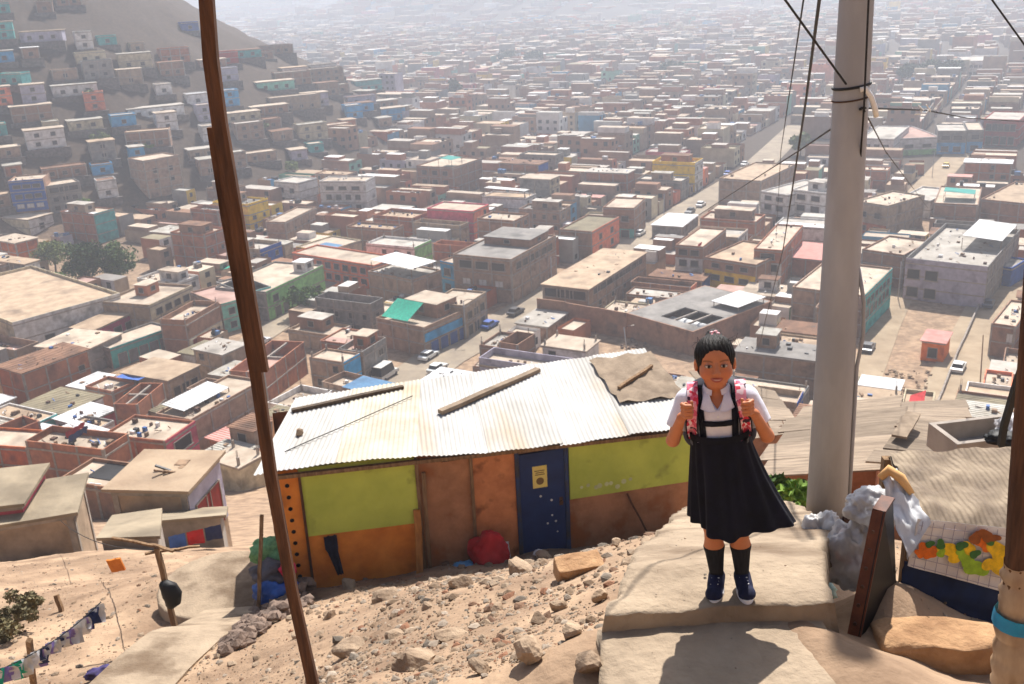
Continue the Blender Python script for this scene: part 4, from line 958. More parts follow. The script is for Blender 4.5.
# bunting of plastic strips
ba_ = at_y(-6, 672, 9.6); bb_ = at_y(101, 602, 11.2); bt = thing('bunting', 'string of fluttering white and purple plastic strips at the lower left', 'bunting', ba_)
m = MB(); m.tube([(bb_ - ba_) * (k / 12) + Vector((0, 0, -.2 * 4 * (k / 12) * (1 - k / 12) * .5)) for k in range(13)], .008, 5); m.build('string', M_black, bt)
for k in range(44):
    s = (k + .5) / 44; c = (bb_ - ba_) * s + Vector((0, 0, -.1 * 4 * s * (1 - s))); L_ = fr.uniform(.14, .26); a = fr.uniform(-.5, .5); m = MB(); m.smooth = True
    d = Vector((math.sin(a) * .35, fr.uniform(-.3, .3), -1)).normalized(); w_ = Vector((.05, .02, 0))
    m.grid(lambda i, j: c + w_ * (i - 1) + d * (L_ * j / 3) + Vector((0, .03 * math.sin(j * 2 + k), 0)), 3, 4)
    key = fr.choice(('white', 'white', 'white', 'purple', 'white', 'purple', 'navy')) if k > 8 else fr.choice(('white', 'white', 'green', 'purple'))
    m.build('strip', clothmat(key), bt)
loose_bar('stake', G(31, 684) + Vector((0, 0, -.2)), at_y(29, 640, 10.1), .06, .06, M_woodL, 'short stake holding up the bunting', 'stake', up=(0, 1, 0))
loose_bar('stake', G(62, 612) + Vector((0, 0, -.1)), at_y(56, 595, 15), .07, .07, M_woodL, 'short tilted stump above the bunting', 'stake', up=(0, 1, 0))
loose_bar('plank', at_y(109, 566, 16.5), at_y(123, 564, 16.5), .3, .04, M_ply, 'orange board scrap on the edge of the bare slope', 'plank', up=(0, 1, .2))
cloth_blob('cloth_bundle', 'dark purple rag at the bottom edge of the footpath', 'cloth', G(107, 676) + Vector((0, 0, .05)), (.28, .14, .08), pmat('purple cloth', srgb(70, 60, 110), srgb(40, 34, 60), scale=8), 71)
# washing and pale sheets on the huts at the lower left
wl = at_y(168, 537, 27); wr = at_y(222, 524, 27.5)
for k, (key, lab) in enumerate((('blue', 'blue cloth drying below the red door house'), ('red', 'red cloth drying in the middle below the red door house'), ('navy', 'dark cloth drying at the right end of the line'))):
    a = wl.lerp(wr, k / 3); b = wl.lerp(wr, (k + .92) / 3); quadsheet('washing', [a - Vector((0, 0, .45)), b - Vector((0, 0, .5)), b, a], clothmat(key), lab, 'washing', amp=.06, nu=8, nv=6)
def flat_shelter(label, pix, d0, d1, mat, wallm):
    tl, tr, br, bl = pix; BL, BR, TR, TL = at_y(*bl, d0), at_y(*br, d0), at_y(*tr, d1), at_y(*tl, d1)
    t = thing('shelter', label, 'shelter', (BL.x, BL.y, BL.z)); q = [p - BL for p in (BL, BR, TR, TL)]; m = MB()
    m.poly(q); m.poly([p + Vector((0, 0, -.12)) for p in q[::-1]])
    for i in range(4): a, b = q[i], q[(i + 1) % 4]; m.poly([a + Vector((0, 0, -.12)), b + Vector((0, 0, -.12)), b, a])
    m.build('roof', mat, t); m = MB(); ctr = sum(q, Vector()) / 4; w = [ctr.lerp(p, .88) for p in q]
    for i in range(4): a, b = w[i], w[(i + 1) % 4]; m.poly([(a.x, a.y, a.z - 4), (b.x, b.y, b.z - 4), (b.x, b.y, b.z - .121), (a.x, a.y, a.z - .121)])
    m.build('wall', wallm, t); return t
flat_shelter('pale sheet roofed shelter below the red door house', [(112, 515), (162, 508), (160, 536), (96, 538)], 30, 34, roofmat('fibre'), M_conc)
flat_shelter('dark edged slab roof right of the pale shelter', [(120, 512), (228, 506), (226, 515), (118, 524)], 36, 41, roofmat('fibre'), M_conc)
# ------------------------------------------------------------------ the girl
class Field:
    """signed distances on a grid, smoothly united; surf() turns the zero level into one mesh"""
    def __init__(s, lo, hi, h):
        s.lo = np.array(lo, float); s.h = h; s.n = np.ceil((np.array(hi) - s.lo) / h).astype(int) + 1
        s.D = np.full(s.n, 1.0, np.float32); s.ax = [s.lo[i] + h * np.arange(s.n[i]) for i in range(3)]
    def _sub(s, lo, hi, m):
        sl = []
        for i in range(3):
            a = int(max(0, math.floor((lo[i] - m - s.lo[i]) / s.h))); b = int(min(s.n[i], math.ceil((hi[i] + m - s.lo[i]) / s.h) + 1)); sl.append(slice(a, max(a, b)))
        g = np.meshgrid(*[s.ax[i][sl[i]] for i in range(3)], indexing='ij'); return tuple(sl), g
    def _merge(s, sl, d, k, op):
        A = s.D[sl]
        if op == 'add':
            h = np.clip(.5 + .5 * (A - d) / k, 0, 1); s.D[sl] = A * (1 - h) + d * h - k * h * (1 - h)
        else:
            h = np.clip(.5 - .5 * (A + d) / k, 0, 1); s.D[sl] = A * (1 - h) - d * h + k * h * (1 - h)
    def cone(s, a, b, r1, r2, k=.01, op='add', flat=None):
        a = np.array(a, float); b = np.array(b, float); r = max(r1, r2)
        sl, (X, Y, Z) = s._sub(np.minimum(a, b) - r, np.maximum(a, b) + r, .04 + k)
        ab = b - a; L2 = ab @ ab; t = np.clip(((X - a[0]) * ab[0] + (Y - a[1]) * ab[1] + (Z - a[2]) * ab[2]) / L2, 0, 1)
        dx, dy, dz = X - a[0] - t * ab[0], Y - a[1] - t * ab[1], Z - a[2] - t * ab[2]
        if flat: dx, dy, dz = dx / flat[0], dy / flat[1], dz / flat[2]
        s._merge(sl, np.sqrt(dx ** 2 + dy ** 2 + dz ** 2) - (r1 + (r2 - r1) * t), k, op); return s
    def ell(s, c, r, k=.01, op='add', R=None, pivot=None):
        c = np.array(c, float); r = np.array(r, float); 
        if R is not None: cw_ = pivot + R @ (c - pivot)
        else: cw_ = c
        m = r.max(); sl, (X, Y, Z) = s._sub(cw_ - m, cw_ + m, .04 + k)
        x, y, z = X - cw_[0], Y - cw_[1], Z - cw_[2]
        if R is not None: x, y, z = R[0, 0] * x + R[1, 0] * y + R[2, 0] * z, R[0, 1] * x + R[1, 1] * y + R[2, 1] * z, R[0, 2] * x + R[1, 2] * y + R[2, 2] * z
        k0 = np.sqrt((x / r[0]) ** 2 + (y / r[1]) ** 2 + (z / r[2]) ** 2) + 1e-6; k1 = np.sqrt((x / r[0] ** 2) ** 2 + (y / r[1] ** 2) ** 2 + (z / r[2] ** 2) ** 2) + 1e-6
        s._merge(sl, k0 * (k0 - 1) / k1, k, op); return s
    def clip(s, fn, k=.004):
        g = np.meshgrid(*s.ax, indexing='ij'); d = fn(*g); h = np.clip(.5 - .5 * (s.D - d) / k, 0, 1); s.D = (s.D * (1 - h) + d * h + k * h * (1 - h)).astype(np.float32); return s
    def surf(s):
        D = s.D; n = np.array(D.shape); c = n - 1
        P = np.zeros((*c, 3), np.float32); C = np.zeros(c, np.int8); S = D < 0
        for ax in range(3):
            o = [i for i in range(3) if i != ax]
            for p in (0, 1):
                for q in (0, 1):
                    a = [0, 0, 0]; a[o[0]] = p; a[o[1]] = q; b = list(a); b[ax] = 1
                    sa = tuple(slice(a[i], a[i] + c[i]) for i in range(3)); sb = tuple(slice(b[i], b[i] + c[i]) for i in range(3))
                    m = S[sa] != S[sb]; va, vb = D[sa][m], D[sb][m]; t = va / (va - vb)
                    v = np.zeros((len(t), 3), np.float32); v[:] = a; v[:, ax] = t
                    P[m] += v; C[m] += 1
        act = C > 0; idx = np.full(c, -1, np.int64); idx[act] = np.arange(act.sum())
        V = (np.argwhere(act) + P[act] / C[act][:, None]) * s.h + s.lo
        F = []
        for ax in range(3):
            o = [(ax + 1) % 3, (ax + 2) % 3]
            sa = [slice(None)] * 3; sb = [slice(None)] * 3; sa[ax] = slice(0, c[ax]); sb[ax] = slice(1, c[ax] + 1)
            m = S[tuple(sa)] != S[tuple(sb)]; e = np.argwhere(m)
            e = e[(e[:, o[0]] > 0) & (e[:, o[0]] < c[o[0]]) & (e[:, o[1]] > 0) & (e[:, o[1]] < c[o[1]])]
            q = []
            for d0, d1 in ((-1, -1), (0, -1), (0, 0), (-1, 0)):
                w = e.copy(); w[:, o[0]] += d0; w[:, o[1]] += d1; q.append(idx[w[:, 0], w[:, 1], w[:, 2]])
            q = np.stack(q, 1); fl = S[e[:, 0], e[:, 1], e[:, 2]]; q[~fl] = q[~fl][:, ::-1]; F.append(q)
        return V, np.concatenate(F)
    def at(s, p):
        i = np.clip(((np.array(p) - s.lo) / s.h), 0, s.n - 1.001); a = i.astype(int); f = i - a; r = 0
        for dx in (0, 1):
            for dy in (0, 1):
                for dz in (0, 1): r += s.D[a[0] + dx, a[1] + dy, a[2] + dz] * (f[0] if dx else 1 - f[0]) * (f[1] if dy else 1 - f[1]) * (f[2] if dz else 1 - f[2])
        return r
HP = np.array((0, .0, 1.035)); hr_ = Euler((R_(-9), R_(2), R_(3))).to_matrix(); HR = np.array(hr_)     # head turned up a little
HS = 1.09
def HSC(c): return HP + (np.array(c, float) - HP) * HS
def H2W(p): return HP + HR @ ((np.array(p, float) - HP) * HS)
LIMB = {}
for sgn, nm in ((-1, 'l'), (1, 'r')):
    LIMB[nm] = dict(sh=(sgn * .125, .012, .972), el=(sgn * .197, -.03, .80), wr=(sgn * .148, -.122, .955), hd=(sgn * .121, -.134, .998), hip=(sgn * .062, .01, .6), kn=(sgn * .058, -.006, .335), an=(sgn * .056, .014, .065))
def torso(F, g=0.0, k=.03):
    F.ell((0, .01, .66), (.118 + g, .085 + g, .09 + g), k); F.ell((0, .006, .78), (.102 + g, .074 + g, .12 + g), k); F.ell((0, .008, .91), (.112 + g, .076 + g, .1 + g), k)
    F.cone((-.1, .014, .968), (.1, .014, .968), .044 + g, .044 + g, k)
def build_girl(loc, rot):
    root = thing('person', 'girl in a white school shirt and navy pinafore holding her backpack straps on the path', 'person', loc, rot=rot)
    B = Field((-.26, -.2, -.01), (.26, .17, 1.32), .0034)
    torso(B); B.cone((0, .022, .97), (0, .004, 1.06), .04, .037, .02)
    for nm, sgn in (('l', -1), ('r', 1)):
        J = LIMB[nm]
        B.cone(J['sh'], J['el'], .036, .027, .02); B.cone(J['el'], J['wr'], .028, .0185, .012)
        B.cone(J['hip'], J['kn'], .066, .04, .03); B.cone(J['kn'], (J['kn'][0], .018, .22), .038, .041, .012); B.cone((J['kn'][0], .018, .22), J['an'], .041, .025, .02)
        B.cone(J['an'], (J['an'][0] * 1.15, -.085, .03), .026, .02, .015)
        h = np.array(J['hd']); w_ = np.array(J['wr'])
        B.cone(w_, h + (0, .006, -.012), .0175, .017, .012); B.ell(h + (sgn * .006, .006, 0), (.018, .014, .032), .01)
        for q, (dz, ln) in enumerate(((.027, .9), (.0095, 1.0), (-.008, .95), (-.025, .8))):       # four fingers curled round the strap
            k0 = h + (sgn * .02, -.006, dz); k1 = h + (sgn * .006 * 1, -.026, dz - .001); k2 = h + (-sgn * .016 * ln, -.024, dz - .003); k3 = h + (-sgn * .022 * ln, -.006, dz - .004)
            B.cone(k0, k1, .0088, .0082, .004); B.cone(k1, k2, .0082, .0076, .003); B.cone(k2, k3, .0076, .0066, .003)
        B.cone(h + (sgn * .008, .004, -.02), h + (-sgn * .014, -.004, .012), .0105, .009, .006); B.cone(h + (-sgn * .014, -.004, .012), h + (-sgn * .02, -.01, .036), .009, .0072, .004)
    hd = lambda c, r, k=.01, op='add': B.ell(HSC(c), tuple(q * HS for q in r), k, op, HR, HP)
    hd((0, .014, 1.158), (.0715, .086, .084), .01); hd((0, -.018, 1.095), (.05, .058, .056), .03); hd((0, -.05, 1.064), (.026, .024, .02), .02)
    for sx in (-1, 1):
        hd((sx * .036, -.042, 1.107), (.025, .026, .026), .02)                                     # cheek
        hd((sx * .029, -.083, 1.139), (.0165, .013, .0105), .01, 'sub')                             # socket
        hd((sx * .029, -.0655, 1.138), (.0135, .0105, .0115), .003)                                 # eyeball
        hd((sx * .0725, .008, 1.128), (.009, .016, .026), .006); hd((sx * .078, .002, 1.13), (.006, .008, .014), .004, 'sub')
        hd((sx * .009, -.083, 1.108), (.007, .008, .006), .005)
    a, b = H2W((0, -.07, 1.142)), H2W((0, -.087, 1.112)); B.cone(a, b, .008, .0105, .009)
    hd((0, -.074, 1.0875), (.019, .0085, .0048), .004); hd((0, -.0735, 1.0795), (.0165, .009, .0055), .004); hd((0, -.0835, 1.0838), (.02, .004, .0012), .002, 'sub')
    V, Fc = B.surf()
    body = np_mesh('body', V, Fc, pmat('skin', (.3, .12, .05), scale=30, rough=.55, attr='paint', coord='Object', spec=.35, contrast=(.3, 1.6)), root)
    Lc = ((V - HP) @ HR) / HS + HP; x, y, z = Lc[:, 0], Lc[:, 1], Lc[:, 2]; ax = np.abs(x); front = (y < -.03)
    skin = np.array(srgb(192, 120, 80)); col = np.tile(skin, (len(V), 1))
    def blend(mask, c): col[:] = col * (1 - mask[:, None]) + np.array(c) * mask[:, None]
    sm = lambda d, w: np.clip(.5 - d / w, 0, 1)
    el = lambda cx, cz, rx, rz: np.sqrt(((ax - cx) / rx) ** 2 + ((z - cz) / rz) ** 2) - 1
    head = front & (z > 1.05)
    zl = z - 9 * x ** 2; lip = np.sqrt((x / .0235) ** 2 + ((zl - 1.0825) / .0092) ** 2) - 1; blend(sm(lip, .25) * (head & (y < -.06)), srgb(160, 76, 66))
    blend(sm(np.sqrt((x / .0145) ** 2 + ((zl - 1.0832) / .0024) ** 2) - 1, .5) * .55 * (head & (y < -.06)), srgb(220, 196, 184))
    blend(sm(el(.029, 1.138, .0145, .0075), .3) * head, srgb(60, 34, 24)); blend(sm(el(.029, 1.1375, .012, .0055), .25) * head, srgb(196, 184, 174)); blend(sm(el(.028, 1.138, .0062, .0068), .2) * head, srgb(26, 16, 12))
    blend(sm(np.maximum(np.abs(z - (1.158 + (ax - .03) * .05 - (ax - .03) ** 2 * 12)) - .0022, np.abs(ax - .031) - .017), .005) * .85 * head, srgb(52, 33, 25))
    blend(sm(el(.04, 1.108, .02, .016), .9) * .35 * head, srgb(196, 104, 74))
    kn = np.zeros(len(V))
    at = body.data.color_attributes.new('paint', 'FLOAT_COLOR', 'POINT'); at.data.foreach_set('color', np.concatenate([col, np.ones((len(V), 1))], 1).astype(np.float32).ravel())
    # hair
    Hf = Field((-.13, -.15, 1.0), (.13, .17, 1.36), .0036)
    hh = lambda c, r, k=.012, op='add': Hf.ell(HSC(c), tuple(q * HS for q in r), k, op, HR, HP)
    hh((0, .02, 1.16), (.0775, .092, .089)); hh((0, .045, 1.115), (.07, .066, .07), .02)
    hh((0, -.085, 1.122), (.062, .085, .077), .008, 'sub'); hh((0, -.06, 1.06), (.07, .09, .055), .01, 'sub')
    for sx in (-1, 1): hh((sx * .078, .004, 1.128), (.012, .02, .028), .004, 'sub')
    hh((.002, .06, 1.236), (.03, .032, .026), .012); 
    V, Fc = Hf.surf(); bc_ = H2W((.002, .075, 1.235)); rel = V - bc_; az_ = np.arctan2(rel[:, 0], -rel[:, 1] + .5 * rel[:, 2]); wv = np.sin(az_ * 46 + 3 * np.sin(rel[:, 2] * 40)) + .6 * np.sin(az_ * 97 + rel[:, 2] * 60); nn = V - H2W((0, .02, 1.15)); nn /= np.linalg.norm(nn, axis=1)[:, None]; V = V + nn * (wv * .0011)[:, None]
    hair = np_mesh('hair', V, Fc, pmat('black hair', srgb(28, 19, 16), srgb(12, 9, 8), scale=14, rough=.6, bump=.004, bscale=60, stretch=(5, .7, 1), spec=.22), root)
    for k in range(30):                                                                            # loose strands
        a = fr.uniform(-1, 1); m = MB(); p0 = H2W((.07 * math.sin(a * 1.4), -.05 + .05 * abs(a), 1.225)); m.tube([p0, H2W((.08 * math.sin(a * 1.4) + fr.uniform(-.015, .015), -.06 + .06 * abs(a), 1.225 + fr.uniform(-.02, .03))), H2W((.09 * math.sin(a * 1.5) + fr.uniform(-.02, .02), -.05 + .05 * abs(a), 1.22 + fr.uniform(-.03, .04)))], .0006, 4)
        m.build('strand', pmat('black hair', (0, 0, 0)), hair)
    m = MB(); m.tube([H2W((.002 + .034 * math.cos(t), .06 + .03 * math.sin(t), 1.222 + .005 * math.sin(3 * t))) for t in np.linspace(0, 6.283, 21)], .008, 8); m.build('hair_tie', pmat('pink scrunchie', srgb(222, 110, 120), srgb(230, 200, 200), scale=40, rough=.9), hair)
    for k in range(5):
        a = k * 1.256; m = MB(); q = H2W((.004 + .013 * math.cos(a), .03 + .01 * math.sin(a), 1.2475 + .007 * math.sin(a))); m.tube([q + np.array((0, 0, -.008)), q + np.array((0, 0, -.003)), q + np.array((0, 0, .004)), q + np.array((0, 0, .007))], [.004, .009, .008, .003], 8); m.build('flower_clip', pmat('pale ribbon', srgb(226, 206, 206), srgb(220, 120, 130), scale=60, rough=.8), hair)
    # shirt
    S = Field((-.27, -.14, .68), (.27, .16, 1.08), .0042); torso(S, .013, .03)
    for nm in 'lr':
        J = LIMB[nm]; e = np.array(J['el']); s0 = np.array(J['sh']); S.cone(s0, s0 + (e - s0) * .62, .052, .05, .025)
    dirs = {nm: (np.array(LIMB[nm]['el']) - np.array(LIMB[nm]['sh'])) for nm in 'lr'}
    def cut(X, Y, Z):
        d = .735 - Z; nk = .05 - np.sqrt(X ** 2 + (Y - .012) ** 2) 
        d = np.maximum(d, np.where(Z > 1.0, nk, -1)); d = np.maximum(d, (Z - 1.03))
        v = np.maximum(np.abs(X) * 1.15 - (.0 + (1.012 - Z) * -1.0) * 0 - 1, -1)
        vn = np.where(Y < 0, (Z - .955) - np.abs(X) * 1.5, -1); d = np.maximum(d, np.where((Y < -.02) & (np.abs(X) < .05), vn, -1))
        for nm in 'lr':
            s0 = np.array(LIMB[nm]['sh']); u = dirs[nm] / np.linalg.norm(dirs[nm]); t = (X - s0[0]) * u[0] + (Y - s0[1]) * u[1] + (Z - s0[2]) * u[2]
            sgn = -1 if nm == 'l' else 1; side = (X * sgn > .128); d = np.maximum(d, np.where(side, t - .128, -1))
        return d
    S0 = S.D.copy(); S.clip(cut, .003)
    V, Fc = S.surf()
    nv = np.array([noise.noise(Vector((p[0] * 14, p[1] * 14, p[2] * 9))) for p in V]); V = V + (V - np.array((0, .01, 0))) * np.array((1, 1, 0)) * (nv * .035)[:, None]
    M_shirt = pmat('white cotton', srgb(226, 224, 232), srgb(206, 204, 216), scale=9, rough=.85, bump=.002, bscale=40)
    shirt = np_mesh('shirt', V, Fc, M_shirt, root); S.D = S0
    def ysurf(xx, zz, off=0.0):
        for yy in np.arange(-.135, .02, .004):
            if S.at((xx, yy, zz)) < off: return yy
        return .0
    def patch(name, mat, fn, nu, nv_, off, thick, parent):
        """strip laid over the shirt front: fn(s,t) -> (x,z)"""
        m = MB(); m.smooth = True; pts = [[None] * nv_ for _ in range(nu)]
        for i in range(nu):
            for j in range(nv_):
                xx, zz = fn(i / (nu - 1), j / (nv_ - 1)); pts[i][j] = (xx, ysurf(xx, zz), zz)
        A = m.grid(lambda i, j: (pts[i][j][0], pts[i][j][1] - off - thick, pts[i][j][2]), nu, nv_); Bk = m.grid(lambda i, j: (pts[i][j][0], pts[i][j][1] - off, pts[i][j][2]), nu, nv_)
        for i in range(nu - 1):
            for j in (0, nv_ - 1): m.face((A[i][j], A[i+1][j], Bk[i+1][j], Bk[i][j]))
        for j in range(nv_ - 1):
            for i in (0, nu - 1): m.face((A[i][j], A[i][j+1], Bk[i][j+1], Bk[i][j]))
        return m.build(name, mat, parent)
    for sg in (-1, 1):
        def cf(s, t, sg=sg):
            top = (.034 + .018 * t, 1.028 - .006 * t); bot = (.008 + .062 * t, .955 - .018 * t + .028 * (t ** 2))
            return (sg * (top[0] * (1 - s) + bot[0] * s), top[1] * (1 - s) + bot[1] * s)
        patch('collar', M_shirt, cf, 8, 6, .006, .005, shirt)
        m = MB(); m.smooth = True
        m.grid(lambda i, j: (sg * (.05 + .012 * j / 2) * math.sin(.35 + 2.75 * i / 12), .012 - (.052 + .012 * j / 2) * math.cos(.35 + 2.75 * i / 12) * .9, 1.035 - .022 * j / 2 + .012 * math.sin(math.pi * i / 12)), 13, 3); m.build('collar', M_shirt, shirt)
    for k in range(3): 
        zz = .93 - .05 * k; m = MB(); yy = ysurf(0, zz); m.tube([(0, yy - .001, zz), (0, yy - .005, zz)], .0045, 9); m.build('button', M_whitep, shirt)
    # pinafore: waistband, H straps, windblown pleated skirt
    M_navy = pmat('navy school cloth', srgb(14, 15, 32), srgb(8, 9, 20), scale=14, rough=.9, bump=.002, bscale=60)
    m = MB(); m.smooth = True; nA, nZ = 132, 26
    def skirt(i, j, inn=0):
        a = 2 * math.pi * i / nA; t = j / (nZ - 1); c, s_ = math.cos(a), math.sin(a)
        rx = .12 + (.04 + .056 * max(c, 0)) * t ** 1.15; ry = .094 + .06 * t ** 1.1
        pl = (.002 + .0065 * t) * math.sin(a * 15 + 1.6 * math.sin(a * 2) + .7 * math.sin(a * 5)) + .018 * t * math.sin(a * 4 + 1.2 + t) + .006 * t * math.sin(a * 9 + 2 * t)
        wind = max(0, math.cos(a - .1)) ** 5
        xx = c * (rx + pl) + .012 * t + .052 * wind * t ** 2; yy = s_ * (ry + pl) + .006 - .02 * t * max(0, math.cos(a + .9)) ** 3
        zz = .818 - (.455 + .006 * math.sin(a * 3 + 1) - .02 * max(-c, 0) ** 2 + .012 * wind) * t - .0015 * math.sin(a * 15) * t
        return (xx * (1 - .025 * inn), yy * (1 - .025 * inn), zz)
    m.grid(lambda i, j: skirt(i, j), nA, nZ, True); A0 = len(m.v); m.grid(lambda i, j: skirt(i, j, 1), nA, nZ, True)
    pin = m.build('pinafore', M_navy, root)
    m = MB(); m.smooth = True
    m.grid(lambda i, j: (math.cos(2 * math.pi * i / 60) * (.1275 + .002 * math.sin(j)), math.sin(2 * math.pi * i / 60) * (.099 + .002 * math.sin(j)) + .006, .80 + .034 * j / 3), 60, 4, True); m.build('waistband', M_navy, pin)
    for sg in (-1, 1):
        patch('shoulder_strap', M_navy, lambda s, t: (sg * (.066 + .006 * s + (t - .5) * .027), .825 + s * .168), 22, 5, .004, .004, pin)
        m = MB(); m.smooth = True
        arc = [(ysurf(.072, .98) - .007, .978), (ysurf(.072, .997) - .006, .997), (-.03, 1.024), (0, 1.034), (.03, 1.036), (.06, 1.024), (.085, .995)]
        m.grid(lambda i, j: (sg * (.072 + (j / 4 - .5) * .027), arc[i][0], arc[i][1]), 7, 5); m.build('shoulder_strap', M_navy, pin)
    patch('cross_strap', M_navy, lambda s, t: ((s - .5) * .125, .897 + (t - .5) * .026), 16, 5, .0065, .004, pin)
    # socks and shoes
    M_sock = pmat('charcoal knit', srgb(36, 36, 40), srgb(24, 24, 28), scale=60, rough=.95, bump=.002, bscale=120, stretch=(1, 1, .2))
    M_shoe = pmat('navy canvas', srgb(28, 32, 62), srgb(18, 20, 42), scale=20, rough=.85)
    for nm, sg in (('l', -1), ('r', 1)):
        J = LIMB[nm]; kx = J['kn'][0]
        Fk = Field((kx - .06, -.06, .04), (kx + .06, .09, .3), .004); Fk.cone((kx, .014, .26), (kx, .018, .222), .045, .0455, .01); Fk.cone((kx, .018, .222), J['an'], .0455, .03, .01); Fk.cone(J['an'], (J['an'][0] * 1.1, -.03, .05), .03, .026, .01); Fk.clip(lambda X, Y, Z: Z - .228, .004); V, Fc = Fk.surf(); sk0 = np_mesh('sock', V, Fc, M_sock, root)
        ax_ = J['an'][0]; Fs = Field((ax_ - .07, -.15, -.005), (ax_ + .07, .08, .12), .0035); tx = ax_ * 1.28
        Fs.cone((ax_, .03, .035), (tx, -.082, .028), .034, .033, .01); Fs.cone((ax_, .02, .06), (ax_ * 1.1, -.03, .048), .036, .034, .02); Fs.ell((tx, -.088, .028), (.037, .04, .028), .015); Fs.clip(lambda X, Y, Z: .016 - Z, .003); Fs.clip(lambda X, Y, Z: Z - .088, .006); V, Fc = Fs.surf(); sh_ = np_mesh('shoe', V, Fc, M_shoe, root)
        m = MB(); m.smooth = True; ctr = [(ax_ + (tx - ax_) * t, .055 - .185 * t) for t in np.linspace(0, 1, 12)]
        out = []
        for t in np.linspace(0, 2 * math.pi, 33)[:-1]:
            f_ = .5 - .5 * math.cos(t); w = .036 * math.sin(t) * (1 + .1 * f_); out.append((ax_ + (tx - ax_) * f_ + w, .066 - .198 * f_))
        b0 = [m.vert((a, b, 0)) for a, b in out]; b1 = [m.vert((a, b, .022)) for a, b in out]; n = len(out); m.smooth = False
        for k in range(n): m.face((b0[k], b0[(k+1) % n], b1[(k+1) % n], b1[k]))
        m.face(b0[::-1]); m.face(b1); m.build('sole', pmat('white rubber', srgb(226, 226, 230), rough=.6), sh_)
        for k in range(4):
            m = MB(); yy = -.03 - .014 * k; zz = .0835 - .0075 * k; m.bar((ax_ * (1.1 + .05 * k) - .017, yy, zz - .006), (ax_ * (1.1 + .05 * k) + .017, yy - .004, zz - .004), .005, .003); m.build('lace', M_whitep, sh_)
    # backpack: its own thing, worn on her back
    bpk = thing('backpack', 'pink flowered school backpack worn on the girl\'s back', 'backpack', loc, rot=rot)
    M_flower = bpy.data.materials.new('flowered cloth'); M_flower.use_nodes = True; nt = M_flower.node_tree; vo = nt.nodes.new('ShaderNodeTexVoronoi'); vo.inputs['Scale'].default_value = 62; tcn = nt.nodes.new('ShaderNodeTexCoord'); nt.links.new(tcn.outputs['Object'], vo.inputs['Vector'])
    sx_ = nt.nodes.new('ShaderNodeSeparateColor'); nt.links.new(vo.outputs['Color'], sx_.inputs[0]); rp = nt.nodes.new('ShaderNodeValToRGB'); rp.color_ramp.interpolation = 'CONSTANT'
    cols = [(0, srgb(226, 150, 166)), (.3, srgb(206, 48, 70)), (.5, srgb(236, 210, 214)), (.7, srgb(210, 90, 120)), (.86, srgb(60, 34, 52))]
    rp.color_ramp.elements[0].color = (*cols[0][1], 1); rp.color_ramp.elements[1].position = cols[1][0]; rp.color_ramp.elements[1].color = (*cols[1][1], 1)
    for p_, c_ in cols[2:]: e = rp.color_ramp.elements.new(p_); e.color = (*c_, 1)
    nt.links.new(sx_.outputs[0], rp.inputs[0]); nt.links.new(rp.outputs[0], nt.nodes['Principled BSDF'].inputs['Base Color']); nt.nodes['Principled BSDF'].inputs['Roughness'].default_value = .8
    Fb = Field((-.2, .05, .62), (.2, .27, 1.06), .006); Fb.ell((0, .155, .84), (.15, .075, .19), .03); Fb.cone((-.09, .15, .74), (.09, .15, .74), .07, .07, .04); Fb.cone((-.07, .14, .93), (.07, .14, .93), .07, .07, .04); V, Fc = Fb.surf(); np_mesh('bag_body', V, Fc, pmat('dark navy nylon', srgb(30, 28, 46), srgb(22, 20, 34), scale=12, rough=.6), bpk)
    Fp = Field((-.15, .18, .68), (.15, .3, .9), .006); Fp.ell((0, .22, .78), (.1, .04, .08), .02); V, Fc = Fp.surf(); np_mesh('pocket', V, Fc, M_flower, bpk)
    for sg in (-1, 1):
        def sf(s, t, sg=sg): return (sg * (.098 + .014 * math.sin(s * 2.2) + (t - .5) * .044), 1.0 - s * .2)
        patch('strap', M_flower, sf, 18, 6, .009, .011, bpk)
        m = MB(); m.smooth = True
        arc = [(ysurf(.098, .985) - .012, .985), (ysurf(.098, 1.0) - .008, 1.003), (-.03, 1.028), (0, 1.04), (.03, 1.042), (.06, 1.03), (.085, 1.0), (.1, .96)]
        for off in (0, .011): m.grid(lambda i, j: (sg * (.099 + (j / 4 - .5) * .044), arc[i][0] - off * (1 if i < 2 else 0), arc[i][1] + off * (1 if i >= 2 else .3)), 8, 5)
        m.build('strap', M_flower, bpk)
        for e_ in (-1, 1): patch('strap_edge', pmat('dark navy nylon', (0, 0, 0)), lambda s, t: (sg * (.098 + .014 * math.sin(s * 2.2) + e_ * .023 + (t - .5) * .006), 1.0 - s * .2), 18, 3, .0095, .0125, bpk)
        m = MB(); m.smooth = True
        m.grid(lambda i, j: (sg * (.112 + .014 * math.sin(math.pi * i / 8)), -.07 + .2 * i / 8, .80 - .06 * i / 8 + (j / 2 - .5) * .02), 9, 3); m.build('strap_end', pmat('dark navy nylon', (0, 0, 0)), bpk)
    return root
girl_ = build_girl((.93, 3.845, CAMZ - 2.64), (0, R_(-4.8), R_(-11)))
for o in list(COL.objects):
    if o.parent is None and o.name.startswith(('person', 'backpack')): o.scale = (1, 1, .955)
G1 = 'houses of the town below'
